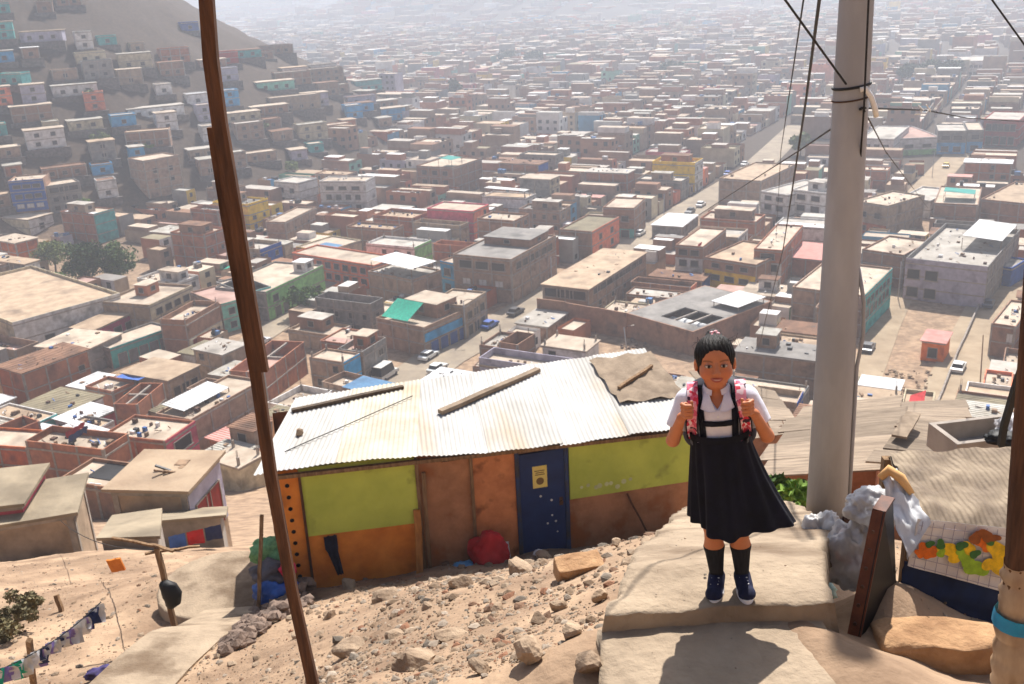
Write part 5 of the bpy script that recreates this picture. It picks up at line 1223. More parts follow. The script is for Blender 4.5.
# --- left edge and foot of the bare hill
hero('blue house', 'three storey bright blue house at the foot of the bare hill', (8, 183), (3, 179), (43, 180), 8.4, 'brown', 'sand', Wm=9, front='blue', fw=FWN(row(.9, 1.2, 3, 1.9, 'whitewin'), row(3.6, 1.2, 3, 1.9), row(6.4, 1.1, 3, 2.2)), extras=lambda L, W: [('clutter', 5)])
hero('grey block with shuttered band', 'grey three storey house with a dark window band, beside the blue house', (46, 188), (43, 186), (80, 183), 7.6, 'grey', 'sand', Wm=8, fw=FWN(row(.7, 1.3, 3, 1.6), row(3.2, 1.3, 3, 1.6), row(5.7, 1.5, 3, 2.8)))
hero('tall brown brick block', 'tall windowed brown brick block standing under the bare hill', (143, 162), (130, 166), (179, 156), 11, 'mauve', 'sand', Wm=10, fw=FWN(row(4.2, 1.5, 2, 1.6), row(7.2, 1.5, 2, 1.6)))
hero('small white cottage', 'small white rendered house with a wide sandy roof, below the blue house', (28, 220), (2, 218), (46, 217), 4.6, 'white', 'sand', Lm=8, par=.05, side='cream', fw=FWN(row(1.4, 1.6, 1, 1.6)))
hero('orange brick house', 'orange brick house with pale roof beside the dark trees', (15, 244), (-8, 240), (35, 238), 5, 'orange', 'sand', par=.05, extras=[('clutter', 4)])
hero('big tan roofed hall', 'large hall with a tan flat roof and pale parapet beside the trees', (12, 323), (-70, 290), (48, 271), 6.0, 'cream', 'tan', par=.6, front='white', fw=FWN(row(.9, 1.6, 2, 2.0)), extras=[('tank', 22, 6)])
hero('cream walled house', 'cream two storey house with square dark windows and an open roof terrace', (149, 305), (105, 300), (192, 285), 5.4, 'tan', 'sand', par=.5, front='cream', fw=FWN(row(.7, 1.2, 3, 1.3), row(3.2, 1.4, 4, 2.0)), extras=lambda L, W: [('room', L * .45, W * .45, 3.6, 3, 2.2, 'brick', 'sand')])
hero('magenta house', 'low magenta house with a long tan roof below the cream house', (95, 331), (80, 325), (136, 312), 3.6, 'tan', 'tan', par=.05, front='magenta', fw=FWN(row(.5, 1.9, 3, 2.2)))
hero('teal shop row', 'row of low teal fronted shops with pale roofs', (110, 350), (100, 341), (172, 328), 3.6, 'grey', 'sand', front='teal', fw=FWN(row(.1, 2.4, 5, 1.9, 'door_grey')))
hero('red garage house', 'brick house with a red garage door and an unfinished upper storey', (186, 324), (174, 315), (219, 305), 5.6, 'brown', 'sand', open_top=.6, front=[(0, 2.6, 'cream')], fw=FWN(row(.05, 2.4, 1, 2.6, 'door_red', 0, .4), row(.6, 1.4, 2, 1.1, 'opening', .45, 1)), extras=[('cols',), ('clutter', 6)])
hero('turquoise house', 'turquoise two storey house beside the red garage', (221, 304), (190, 292), (243, 292), 5.6, 'mauve', 'pinkish', front='mint', fw=FWN(row(.7, 1.3, 2, 1.4), row(3.4, 1.4, 2, 1.4)))
hero('teal and grey house', 'narrow teal fronted house joined to the long pale green one', (246, 294), (216, 283), (264, 285), 5.8, 'grey', 'sand', front='teal', fw=FWN(row(.2, 2.2, 2, 1.6), row(3.4, 1.4, 2, 1.6)))
hero('pale green house', 'long pale green two storey house with a leafy tree in front', (266, 293), (232, 281), (323, 266), 5.8, 'grey', 'sand', front='green', fw=FWN(row(.1, 2.3, 6, 2.0), row(3.4, 1.5, 2, 1.8, 'opening', 0, .55)), extras=lambda L, W: [('room', L - 5, 1, 3, 3, 2, 'white', 'white')])
hero('long coral school block', 'long coral brick block with rows of windows behind the green house', (374, 266), (292, 253), (392, 256), 5.2, 'coral', 'sand', side='coral', sw=SW(row(.7, 1.4, 8, 1.7), row(3.2, 1.4, 8, 1.7)))
hero('yellow roof house', 'cream house with ochre parapets and a pale blue roof patch', (325, 252), (296, 247), (345, 238), 3.6, 'cream', 'sand', side='yellow', extras=lambda L, W: [('slab', 1, 1, L * .5, W * .6, 'bluetin')])
# --- left slope below
hero('brick house with washing', 'large brick house with a patched roof and washing in its recess', (22, 374), (-15, 371), (88, 350), 6, 'brick', 'rust', par=.05, fw=FWN(row(2.6, 1.3, 1, 1.2, 'opening', .7, 1)), extras=[('clutter', 10)])
hero('patched tin roof house', 'wide low house under a patched sandy roof above the brick one', (84, 353), (36, 348), (108, 334), 4.6, 'grey', 'sand', par=.05, extras=[('clutter', 6)])
hero('tan flat roof house', 'low house with a broad bare tan roof and a blue tarp', (168, 382), (122, 374), (200, 367), 3.8, 'tan', 'tan', par=.05, fw=FWN(row(.8, 1.5, 3, 1.6)), extras=lambda L, W: [('tarp', -1.8, W * .45, 2.6, 5.0, .2, 'blue')])
hero('roofless brick shell', 'roofless brick shell crossed by pale concrete beams', (140, 420), (128, 410), (166, 398), 2.2, 'brick', 'sand', open_top=2.2, extras=[('beams',)])
hero('white sheet roof warehouse', 'long brick building with a dazzling white roof sheet', (191, 421), (170, 407), (262, 381), 5.6, 'mauve', 'sand', extras=lambda L, W: [('sheet', 1.0, 2.0, L * .62, W - 2.2, .8, 'white'), ('clutter', 8)])
hero('stepped brick walls', 'roofless stepped brick house with pinkish inner walls', (266, 388), (258, 366), (306, 356), 2.4, 'brick', 'pinkish', open_top=2.3, extras=[('cols',), ('beams',)])
hero('pink fronted house', 'brick house with a bright pink end wall and a flat dusty roof', (165, 441), (103, 434), (190, 420), 5.0, 'brick', 'sand', front='pink', fw=FWN(row(.3, 1.9, 1, 2.6, 'opening', .2, .8), row(2.9, 1.6, 1, 3.4, 'opening', .2, .8)), extras=lambda L, W: [('tank', L * .5, 2.2), ('clutter', 7)])
hero('brick terrace house', 'low brick house with an open terrace strewn with clothes', (103, 450), (25, 441), (112, 432), 4.6, 'brick', 'sand', par=.8, extras=lambda L, W: [('clothes', 1.0, W * .5, 3, 'navy', 1.4), ('clothes', 2.0, W * .62, 3, 'red', 1.3), ('clutter', 12)])
hero('orange brick corner', 'orange brick house cut by the photo edge beside the terrace house', (27, 448), (-30, 444), (37, 430), 4.4, 'orange', 'sand', extras=[('tank', 2, 5)])
hero('black roofed low house', 'low house whose roof is half covered in black sheet', (136, 492), (57, 480), (168, 468), 2.4, 'brown', 'sand', extras=lambda L, W: [('slab', L * .35, .4, L * .6, W * .75, 'dark'), ('clutter', 3)])
hero('red door house', 'wide tan roofed house with red doors and a black tank', (190, 515), (116, 513), (236, 487), 3.2, 'tan', 'tan', par=.05, front='lilac', fw=FWN(row(.05, 2.2, 2, 1.5, 'door_red', .2, .8)), extras=lambda L, W: [('tank', L * .75, 2.5), ('clutter', 4)])
hero('pink gabled hut', 'brown roofed hut with a pink end wall and dark opening', (28, 537), (-40, 545), (69, 509), 3.0, 'pink', 'fibre', par=.03, front='pink', fw=FWN(row(.4, 1.8, 1, 2.4, 'opening', .4, 1)))
hero('grey fibre roof hut', 'hut with a plain fibre sheet roof nearest the bottom of the slope', (82, 557), (-20, 575), (101, 541), 2.4, 'tan', 'fibre', par=.03)
# --- centre
hero('green tarp house', 'brick house with a green shade tarp on its roof terrace', (424, 329), (376, 319), (459, 307), 4.8, 'mauve', 'sand', par=.7, front=[(2.7, 4.2, 'sky')], fw=FWN(row(.1, 2.3, 4, 2.2, 'door_blue')), extras=lambda L, W: [('tarpx', .6, W * .38, 4.6, W * .55, .9, 3.0, 'green'), ('room', L * .5, W * .2, L * .45, W * .65, 2.6, 'brown', 'sand'), ('tank', L * .6, W * .35, 0, 2.8)])
hero('corner house by the avenue', 'flat roofed tan corner house with hanging balcony washing', (464, 306), (449, 291), (486, 292), 6.2, 'tan', 'sand', fw=FWN(row(.2, 2.1, 3, 1.8), row(3.4, 1.5, 3, 1.8)), extras=[('clutter', 3)])
hero('white canopy house', 'brick house shaded by a big white roof canopy', (412, 281), (368, 272), (436, 262), 5.8, 'mauve', 'conc', Lm=8.5, extras=lambda L, W: [('sheet', .5, .5, L - 1, W - 1, 2.4, 'white'), ('clutter', 12)])
hero('sky blue house', 'narrow sky blue house with barred windows squeezed between brick blocks', (464, 266), (440, 261), (477, 254), 6.6, 'brown', 'sand', side='sky', sw=SW(row(.8, 1.4, 2, 1.7), row(3.9, 1.7, 2, 1.9)))
hero('tall brick block', 'tall brick corner block with a grey roof and open top storey', (511, 260), (464, 249), (560, 236), 9.0, 'mauve', 'grey', snap=61, sw=SW(row(3.2, 1.3, 3, 1.9, 'whitewin'), row(6.6, 1.7, 3, 3.2)), fw=FWN(row(6.6, 1.5, 6, 2.4)), extras=lambda L, W: [('room', L * .5, 1, L * .42, W * .8, 1.6, 'brown', 'grey')])
hero('broad tan roof hall', 'long hall with a broad tan roof and slit windows', (588, 291), (540, 287), (646, 254), 6.4, 'mauve', 'tan', par=.05, sw=SW(row(4.2, 1.8, 3, 3.6)), fw=FWN(row(2.0, 1.0, 4, 1.2), row(4.8, 1.2, 8, 3.0)), extras=[('clutter', 10), ('slab', 4, 6, 7, 4, 'conc')])
hero('orange house', 'bright coral orange house with three windows behind the tan roof hall', (592, 232), (566, 226), (619, 217), 6.2, 'brown', 'olive', front='coral', fw=FWN(row(.9, 1.4, 2, 1.6), row(3.7, 1.4, 2, 1.6)))
hero('brick corner block', 'brick corner house with a green ground floor past the orange house', (634, 208), (603, 207), (648, 198), 7.4, 'brown', 'sand', side=[(0, 2.4, 'teal')], sw=SW(row(.2, 2.0, 2, 2.2), row(4.2, 1.5, 2, 2.0)))
hero('white sheet shed', 'low shed with a plain white roof sheet beside the corner block', (682, 228), (652, 226), (694, 216), 3.0, 'grey', 'white', par=.05)
hero('brick topped white house', 'white house with a brick top storey and red washing', (703, 247), (678, 243), (726, 229), 7.4, 'brown', 'sand', side=[(0, 5.0, 'white')], sw=SW(row(.3, 1.8, 2, 2.2, 'door_green'), row(3.2, 1.5, 2, 1.8), row(5.6, 1.3, 2, 2.0)), extras=lambda L, W: [('clothes', .5, 1.2, 2.2, 'red', .6), ('tank', 3, 2)])
hero('yellow house', 'house with a vivid yellow ground floor under brown upper walls', (756, 265), (705, 257), (776, 245), 5.8, 'brown', 'tan', side=[(0, 3.6, 'yellow')], sw=SW(row(1.6, 1.2, 3, 2.2), row(4.2, 1.0, 3, 1.8)), extras=[('clutter', 2)])
hero('white and brick house', 'narrow white house with brick attic beside the yellow house', (782, 251), (756, 247), (803, 226), 7.4, 'brick', 'sand', side=[(0, 4.8, 'white')], sw=SW(row(.6, 1.6, 2, 2.0), row(3.1, 1.6, 2, 1.8), row(5.5, 1.4, 1, 3.0)), extras=[('clutter', 8), ('tank', 9, 2)])
hero('rosy roof house', 'low red brick house with a rosy tin roof by the concrete pole', (826, 262), (786, 258), (842, 247), 3.8, 'brick', 'rosy', par=.03)
hero('white flats', 'white three storey flats with dark windows and stepped roof', (788, 195), (761, 191), (802, 179), 7.8, 'white', 'conc', side='white', sw=SW(row(.9, 1.4, 2, 2.2), row(3.6, 1.4, 2, 2.2), row(6.0, 1.2, 2, 2.2)))
hero('white house behind the pole', 'white house with wide windows just behind the concrete pole', (826, 193), (792, 189), (846, 180), 8.6, 'white', 'conc', side='white', sw=SW(row(.9, 1.6, 2, 2.0), row(3.7, 1.6, 2, 2.4), row(6.5, 1.4, 2, 2.4)), extras=lambda L, W: [('room', 2, 2, 4, 4, 2.2, 'white', 'conc')])
hero('blank brick block', 'big windowless brown brick block across the side street', (761, 181), (719, 178), (776, 163), 8, 'mauve', 'tan', extras=[('clutter', 4)])
# --- right
hero('teal sided building', 'brick building with a teal painted street side and pale roof', (864, 297), (792, 288), (891, 269), 7.4, 'mauve', 'sand', front='teal', fw=FWN(row(3.0, 1.5, 6, 1.7), row(5.4, 1.1, 6, 1.7)), extras=[('clutter', 4)])
hero('grey terrace building', 'grey concrete building with an open junk filled roof terrace', (988, 268), (906, 259), (1012, 230), 7.2, 'grey', 'conc', par=.9, side='lilac', sw=SW(row(.6, 2.0, 2, 2.2, 'opening', .55, 1), row(4.1, 2.0, 2, 2.4, 'opening', .55, 1)), extras=lambda L, W: [('clutter', 26), ('sheet', L * .45, .4, L * .5, W * .5, 2.4, 'white'), ('tank', 4, W - 3), ('tank', 2, W - 3)])
hero('green marked brick wall house', 'long plain brick house with one small green patch', (904, 256), (862, 250), (918, 240), 6.8, 'brown', 'sand', extras=[('clutter', 6)])
hero('white cube house', 'small white walled house at the top of the dirt street', (931, 201), (900, 198), (939, 188), 4.2, 'white', 'conc', side='white')
hero('orange ground floor house', 'tan house with an orange ground floor beside the concrete pole', (888, 206), (856, 201), (902, 192), 7.2, 'tan', 'sand', side=[(0, 2.6, 'orange')], sw=SW(row(.8, 1.2, 2, 1.8), row(4.0, 1.4, 2, 1.6)), extras=[('clutter', 9)])
hero('teal canopy brick house', 'brick house with a teal roof canopy and three black tanks', (978, 205), (934, 203), (994, 188), 5.6, 'brown', 'sand', extras=lambda L, W: [('sheet', 4, 1, 6, 7, 2, 'teal'), ('tank', 1.5, 2.4), ('tank', 1.5, 4.4), ('tank', 1.5, 6.2)])
hero('dark brick house at the edge', 'dark brick house with an olive roof at the right edge', (1040, 205), (981, 199), (1060, 185), 6.0, 'brown', 'tan', extras=[('clutter', 12), ('tank', 4, 8)])
hero('blue ground floor house', 'two storey grey house with a bright blue ground floor', (967, 131), (938, 131), (972, 124), 7.4, 'grey', 'conc', side=[(0, 3.8, 'sky')], sw=SW(row(.8, 1.8, 2, 2.4), row(4.6, 1.6, 2, 3.0)))
hero('grey house beside the red one', 'grey two storey house between the blue and red fronts', (984, 130), (968, 130), (990, 122), 7.4, 'grey', 'sand', side=[(0, 3.8, 'sky')], sw=SW(row(.8, 1.8, 1, 2.4), row(4.6, 1.6, 1, 2.6)))
hero('red fronted building', 'two storey red fronted building with a barred upper gallery', (1020, 120), (984, 119), (1030, 112), 8.6, 'red', 'conc', side='red', sw=SW(row(.4, 2.8, 4, 2.0), row(5.0, 2.4, 5, 1.8)))
hero('white and green walled hall', 'wide white roofed hall with a green stripe on its wall', (940, 137), (897, 139), (944, 124), 5.4, 'white', 'pinkish', side=[(0, 1.8, 'green')], sw=SW(row(2.4, 1.2, 2, 3.0)))
hero('white house with four windows', 'white two storey house with small windows past the concrete pole', (894, 139), (861, 138), (902, 126), 7.0, 'white', 'conc', side='white', sw=SW(row(.9, 1.4, 3, 1.8), row(4.0, 1.4, 3, 1.8)))
hero('white school block', 'distant white two storey block with a row of windows', (1002, 60), (966, 61), (1006, 55), 8, 'white', 'conc', side='white', sw=SW(row(.9, 1.6, 6, 2.0), row(4.6, 1.6, 6, 2.0)))
hero('orange hut', 'small orange hut with a pink tin roof beside the street wall', (945, 344), (922, 341), (962, 329), 3.2, 'vivid', 'rosy', par=.03, Lm=5.5, side='vivid', sw=SW(row(.6, 1.7, 1, 1.5)))
hero('brick house by the poles', 'brick house with a small white window beyond the dirt street', (1016, 327), (990, 325), (1034, 303), 5.2, 'brown', 'sand', sw=SW(row(2.6, 1.6, 1, .9, 'whitewin', .0, .4)), extras=[('clutter', 10)])
hero('blue shed', 'bright blue shed at the head of the dirt street', (1012, 268), (986, 264), (1020, 258), 3.6, 'blue', 'conc', side='blue')
hero('white low house', 'white walled house with bluish end wall on the hillside foot', (365, 181), (319, 181), (380, 176), 9, 'white', 'sand', side='white', sw=SW(row(.9, 1.6, 4, 1.8), row(3.8, 1.6, 4, 1.8), row(6.6, 1.2, 3, 2.6)), extras=[('clutter', 5)])
hero('white stepped house', 'stepped white house next to the larger white block', (298, 183), (274, 181), (306, 177), 7, 'white', 'conc', side='white', sw=SW(row(1.0, 1.5, 2, 1.8), row(4.0, 1.5, 2, 1.8)))
hero('long brick range', 'long brown brick range with a bright bare roof', (285, 222), (273, 218), (316, 207), 5.2, 'mauve', 'sand', fw=FWN(row(2.2, .9, 2, 1.0)))
hero('green topped block', 'multi storey brick block with a green roof canopy', (453, 168), (416, 166), (470, 158), 8.6, 'brown', 'sand', sw=SW(row(3.4, 1.5, 3, 2.0), row(6.2, 1.5, 3, 2.0)), extras=lambda L, W: [('sheet', 1, 1, 6, 5, 2.4, 'teal')])
# ------------------------------------------------------------------ roads, yards, boundary walls
ROADS = []
M_road = pmat('dirt road', srgb(160, 142, 118), srgb(136, 118, 96), scale=.25, rough=.95, bump=.02, bscale=3)
M_asph = pmat('worn street', srgb(154, 140, 120), srgb(126, 114, 100), scale=.2, rough=.95, bump=.01, bscale=3)
def road(name, pix, width, mat, far=None, world=False):
    pts = [ground_hit(px, py, lo=30) for px, py in pix] if not world else pix
    P = []
    for a, b in zip(pts, pts[1:]):
        n = max(1, int((b - a).length / 4))
        for k in range(n): P.append(a.lerp(b, k / n))
    P.append(pts[-1])
    mb = MB(); prev = None
    for i, p in enumerate(P):
        d = (P[min(i + 1, len(P) - 1)] - P[max(i - 1, 0)]); d.z = 0; d.normalize(); n = Vector((-d.y, d.x, 0))
        rowv = []
        for k in range(5):
            q = p + n * width * (k / 4 - .5); rowv.append(mb.vert((q.x, q.y, tz(q.x, q.y) + .12)))
        if prev:
            for k in range(4): mb.face((prev[k + 1], prev[k], rowv[k], rowv[k + 1]))
        prev = rowv
    o = mb.build(name, mat); tag(o, kind='structure')
    for a, b in zip(pts, pts[1:]):
        d = (b - a).to_2d(); l = d.length; d.normalize(); n = Vector((-d.y, d.x)); A = a.to_2d()
        ROADS.append([A - n * width / 2, A + d * l - n * width / 2, A + d * l + n * width / 2, A + n * width / 2])
road('avenue', [(392, 392), (440, 360), (545, 301), (612, 256), (690, 209), (752, 172), (800, 126)], 10, M_asph)
road('dirt_street', [(942, 412), (972, 345), (1000, 287)], 8, M_road)
road('side_street', [(858, 396), (884, 330), (905, 285)], 5, M_road)
road('upper_street', [(894, 235), (925, 190), (960, 152), (900, 152)], 8, M_road)
road('lower_street', [(232, 356), (300, 312), (345, 276)], 6, M_asph)
def yard(pix): return [ground_hit(px, py, lo=30).to_2d() for px, py in pix]
EXCL = [yard([(600, 372), (735, 372), (700, 342), (612, 335)]), yard([(55, 300), (150, 292), (140, 246), (48, 250)]), yard([(862, 392), (930, 392), (975, 305), (900, 300)])]
EXCL = [[q for q in p] for p in EXCL]
for p in EXCL:   # counter-clockwise
    if sum(a.x * b.y - b.x * a.y for a, b in zip(p, p[1:] + p[:1])) < 0: p.reverse()

def wall_run(name, label, pix, H, mat, thick=.25, cat='wall', step=None):
    pts = [ground_hit(px, py, lo=30, lift=H) for px, py in pix]
    root_p = Vector((pts[0].x, pts[0].y, tz(pts[0].x, pts[0].y)))
    mb = MB()
    for i, (a, b) in enumerate(zip(pts, pts[1:])):
        n = max(1, int((b - a).length / 5))
        for k in range(n):
            p = a.lerp(b, k / n); q = a.lerp(b, (k + 1) / n)
            d = (q - p).to_2d().normalized() * .0
            zp = min(tz(p.x, p.y), tz(q.x, q.y)); hh = H if not step else H * (1 - step * ((i * 7 + k * 3) % 4) / 4)
            mb.bar((p.x, p.y, zp - .3 + (hh + .3) / 2), (q.x, q.y, zp - .3 + (hh + .3) / 2), thick, hh + .3)
    o = mb.build(name, mat)
    o.location = (0, 0, 0)
    for a, b in zip(pts, pts[1:]):
        d = (b - a).to_2d(); l = d.length; d.normalize(); n2 = Vector((-d.y, d.x)); A = a.to_2d()
        HOUSES.append([A - n2 * .3, A + d * l - n2 * .3, A + d * l + n2 * .3, A + n2 * .3])
    return tag(o, label, cat)
wall_run('boundary_wall', 'low pale wall along the left side of the dirt street', [(932, 410), (958, 350), (986, 288)], .9, M_conc)
wall_run('boundary_wall', 'tall blank brick yard wall below the broad tan roofed hall', [(537, 299), (566, 303), (596, 307), (626, 313)], 5.0, wallmat('brown'), step=.05)

# ------------------------------------------------------------------ walled depot with an open court
def depot():
    H = 4.4
    p = ground_hit(693, 333, lo=60, lift=H); a = at_z(626, 314, p.z); b = at_z(765, 292, p.z)
    ang = math.atan2((a - p).y, (a - p).x) - math.pi / 2
    u = Vector((math.cos(ang), math.sin(ang))); v = Vector((-u.y, u.x)); L = (b - p).to_2d().dot(u) ; W = (a - p).to_2d().dot(v)
    L = min(max(L * .84, 16), 36)
    HOUSES.append(corners2(p, ang, L, W))
    root = thing('walled_depot', 'wide grey roofed depot around a dark open court', 'depot', (p.x, p.y, tz(p.x, p.y)), ang)
    m = MB()
    for lo, hi in (((0, 0, -1), (.25, W, H)), ((.25, 0, -1), (L, .25, H)), ((L - .25, .25, -1), (L, W, H)), ((.25, W - .25, -1), (L - .25, W, H))): m.box(lo, hi)
    m.build('wall', wallmat('brown'), root)
    x0, x1, y0, y1 = L * .12, L * .42, W * .02 + .4, W * .62
    r = MB()
    for lo, hi in (((.26, .26, H - .25), (x0, W - .26, H + .004)), ((x1, .26, H - .25), (L - .26, W - .26, H + .004)), ((x0, y1, H - .25), (x1, W - .26, H + .004)), ((x0, .26, H - .25), (x1, y0, H + .004))): r.box(lo, hi)
    r.build('roof', roofmat('grey'), root)
    for k in (1, 2):
        bm = MB(); yy = y0 + (y1 - y0) * k / 3; bm.box((x0, yy - .15, H - .35), (x1, yy + .15, H - .05)); bm.build('beam', M_conc, root)
    m = MB(); m.box((L * .58, .5, H + .9), (L * .95, W * .42, H + 1.0)); m.build('roof_sheet', roofmat('white'), root)
    for a in (L * .6, L * .93):
        for b in (.7, W * .4): m = MB(); m.box((a, b, H), (a + .12, b + .12, H + .897)); m.build('post', M_conc, root)
    # tanker standing in the court
    t = thing('tanker_truck', 'white tanker truck parked in the open court of the depot', 'truck', root.matrix_world @ Vector((0, 0, 0)), ang)
    c2 = Vector((p.x, p.y)) + u * (x0 + x1) / 2 + v * (y0 + y1) * .55; t.location = (c2.x, c2.y, tz(c2.x, c2.y)); t.rotation_euler = (0, 0, ang + math.pi / 2)
    tk = MB(); tk.tube([(-3.6, 0, 2.6), (-3.4, 0, 2.6), (2.2, 0, 2.6), (2.4, 0, 2.6)], [.5, 1.25, 1.25, .5], 16); tk.build('tank', pmat('white enamel', srgb(226, 226, 224), scale=1, rough=.4), t)
    ch = MB(); ch.box((-3.6, -.6, .8), (4.6, .6, 1.3)); ch.build('chassis', M_steel, t)
    cb = MB(); cb.box((2.8, -1.2, .8), (4.9, 1.2, 3.2)); cb.build('cab', pmat('white enamel', (.7, .7, .7)), t)
    for x in (-2.6, -1.4, 3.8):
        for y in (-1.1, 1.1):
            w = MB(); w.tube([(x, y - .15, .5), (x, y + .15, .5)], .5, 12); w.build('wheel', M_tank, t)
depot()

# ------------------------------------------------------------------ hill houses
HILLG = 'houses scattered over the bare hill'
M_stone = pmat('dry stone', srgb(112, 104, 98), srgb(76, 70, 66), scale=1.4, rough=.95, bump=.06, bscale=3)
def hill_house(px, py, wpx, H, wall, roof, label, paint=None, depth=5.5, win=True, plinth=True, short=None):
    g = ground_hit(px, py, lo=120)
    e = 1.0; gx = tz(g.x + e, g.y) - tz(g.x - e, g.y); gy = tz(g.x, g.y + e) - tz(g.x, g.y - e)
    ang = math.atan2(gy, gx) if abs(gx) + abs(gy) > .12 else UA
    ang = max(R_(60), min(R_(118), ang))
    W = max(4.0, wpx / proj(g)[2] ** -1 / FPX)
    u = Vector((math.cos(ang), math.sin(ang))); v = Vector((-u.y, u.x))
    C = g.to_2d() - v * W / 2
    cs = corners2(C, ang, depth, W)
    if any(not separated(cs, q) for q in HOUSES): return None
    zf = tz(*(C + u * depth * .6 + v * W / 2)) ; 
    r = make_house(C, ang, depth, W, H, wall, roof, par=rng.choice((.03, .25)), label=label, group=HILLG if label is None else HILLG, side=paint, sw=rows(*([row(.7, 1.2, max(1, int(W / 4)), 1.4)] + ([row(3.3, 1.2, max(1, int(W / 4)), 1.4)] if H > 5 else [])))(W) if win else None, tilt=0)
    r.location.z = max(r.location.z, zf - .6)
    if plinth:
        m = MB(); dz = r.location.z - tz(C.x, C.y) + 2.2
        m.box((-1.6, -.8, -dz), (-.3, W + .8, -.1)); m.build('plinth', M_stone, r)
    HOUSES.append(corners2(C, ang, depth, W, .8))
    pp = proj((g.x, g.y, g.z + H))
    if short: LAND.append((short, pp[0], pp[1], g.y))
    return r
HL = [(49, 155, 36, 5.4, 'white', 'sand', 'white two storey hill house with dark windows and flat roof', 'white', 'white house above the lane'),
 (191, 33, 17, 3.0, 'blue', 'conc', 'small bright blue cabin alone high on the bare hill', 'blue', 'high blue cabin'),
 (93, 68, 28, 3.2, 'cream', 'sand', 'cream hillside house with a sand coloured roof and two dark windows', 'cream', 'cream hill house'),
 (139, 56, 14, 3.0, 'tan', 'sand', 'tiny tan hut standing apart on the bare upper slope', None, 'tiny tan hut'),
 (6, 66, 18, 3.4, 'sky', 'conc', 'sky blue cabin at the left edge of the bare hill', 'sky', 'sky blue cabin'),
 (11, 89, 26, 3.2, 'teal', 'sand', 'teal cabin at the left edge below the sky blue one', 'teal', 'teal cabin'),
 (33, 64, 16, 3.2, 'brown', 'white', 'brown hill cabin with a bright white sheet roof', None, 'white roofed cabin'),
 (40, 89, 28, 3.6, 'brown', 'sand', 'brown hill house with pale roof beside the teal cabin', None, 'brown hill house'),
 (67, 84, 24, 3.0, 'mauve', 'sand', 'pale brick hill hut between two pale roofed cabins', None, 'pale brick hut'),
 (158, 120, 54, 3.0, 'white', 'conc', 'long low white hillside house on a dark terrace wall', 'white', 'long white hill house'),
 (199, 107, 21, 3.4, 'white', 'white', 'small white hill house beside the brown timber pole', 'white', 'small white hill house'),
 (121, 101, 28, 3.4, 'white', 'sand', 'white walled hill house under a dusty path bend', 'white', 'white house under the path'),
 (174, 80, 24, 4.6, 'brown', 'rust', 'brown two storey hill house with rusty roof', None, 'rusty roofed hill house'),
 (229, 66, 21, 4.2, 'red', 'rust', 'red painted hill house right behind the timber pole', 'red', 'red hill house'),
 (230, 86, 20, 4.4, 'lilac', 'conc', 'grey lilac hill house below the red one', 'lilac', 'lilac hill house'),
 (232, 111, 18, 5.2, 'sky', 'conc', 'tall narrow sky blue hill house behind the timber pole', 'sky', 'tall sky blue hill house'),
 (244, 126, 36, 3.0, 'cream', 'sand', 'cream bungalow on a tall dark plinth beside the timber pole', 'cream', 'cream bungalow'),
 (277, 93, 38, 3.2, 'mint', 'sand', 'long pale mint hill house near the ridge end', 'mint', 'mint hill house'),
 (297, 113, 52, 5.0, 'tan', 'sand', 'long tan two storey range at the end of the ridge', None, 'long tan range'),
 (296, 78, 26, 3.4, 'white', 'tan', 'white hill house nearest the skyline of the ridge', 'white', 'skyline house'),
 (86, 147, 34, 4.2, 'olive' if False else 'tan', 'olive', 'tan hill house with olive roof beside the white two storey one', None, 'olive roofed house'),
 (35, 127, 38, 4.6, 'brown', 'sand', 'wide brown hill house above the white two storey one', None, 'wide brown house'),
 (150, 153, 42, 4.8, 'brown', 'tan', 'dark brown two storey house above the tall brick block', None, 'dark brown house'),
 (191, 150, 42, 4.2, 'mauve', 'sand', 'long pale brick house crossed by the timber pole', None, 'long pale brick house'),
 (13, 160, 26, 5.0, 'tan', 'sand', 'tan two storey house at the left edge above the blue house', None, 'tan edge house'),
 (70, 8, 24, 3.0, 'brown', 'white', 'white roofed hut at the very top of the photo on the hill', None, 'topmost hut'),
 (46, 16, 15, 3.6, 'brown', 'tan', 'brown hut just below the topmost white roofed hut', None, 'brown hut'),
 (5, 17, 12, 3.0, 'teal', 'conc', 'small teal hut in the top left corner of the hill', 'teal', 'corner teal hut')]
for px, py, w_, H, wl, rf, lab, paint, short in HL: hill_house(px, py, w_, H, wl, rf, lab, paint, short=short)

# ------------------------------------------------------------------ fill the rest of the grid
def hull(pts):
    pts = sorted(set((round(a, 2), round(b, 2)) for a, b in pts)); 
    if len(pts) < 3: return pts
    def half(ps):
        h = []
        for p in ps:
            while len(h) > 1 and (h[-1][0]-h[-2][0])*(p[1]-h[-2][1]) - (h[-1][1]-h[-2][1])*(p[0]-h[-2][0]) <= 0: h.pop()
            h.append(p)
        return h
    return half(pts)[:-1] + half(pts[::-1])[:-1]
def inside(h, x, y):
    s = 0
    for (a, b), (c, d) in zip(h, h[1:] + h[:1]):
        if (c - a) * (y - b) - (d - b) * (x - a) < 0: return False
    return len(h) > 2
def area(h): return abs(sum(a * d - c * b for (a, b), (c, d) in zip(h, h[1:] + h[:1]))) / 2
CELL = 24.0; HASH = {}
def hkey(p): return (int(p.x // CELL), int(p.y // CELL))
def hadd(cs):
    xs = [p.x for p in cs]; ys = [p.y for p in cs]
    for i in range(int(min(xs) // CELL), int(max(xs) // CELL) + 1):
        for j in range(int(min(ys) // CELL), int(max(ys) // CELL) + 1): HASH.setdefault((i, j), []).append(cs)
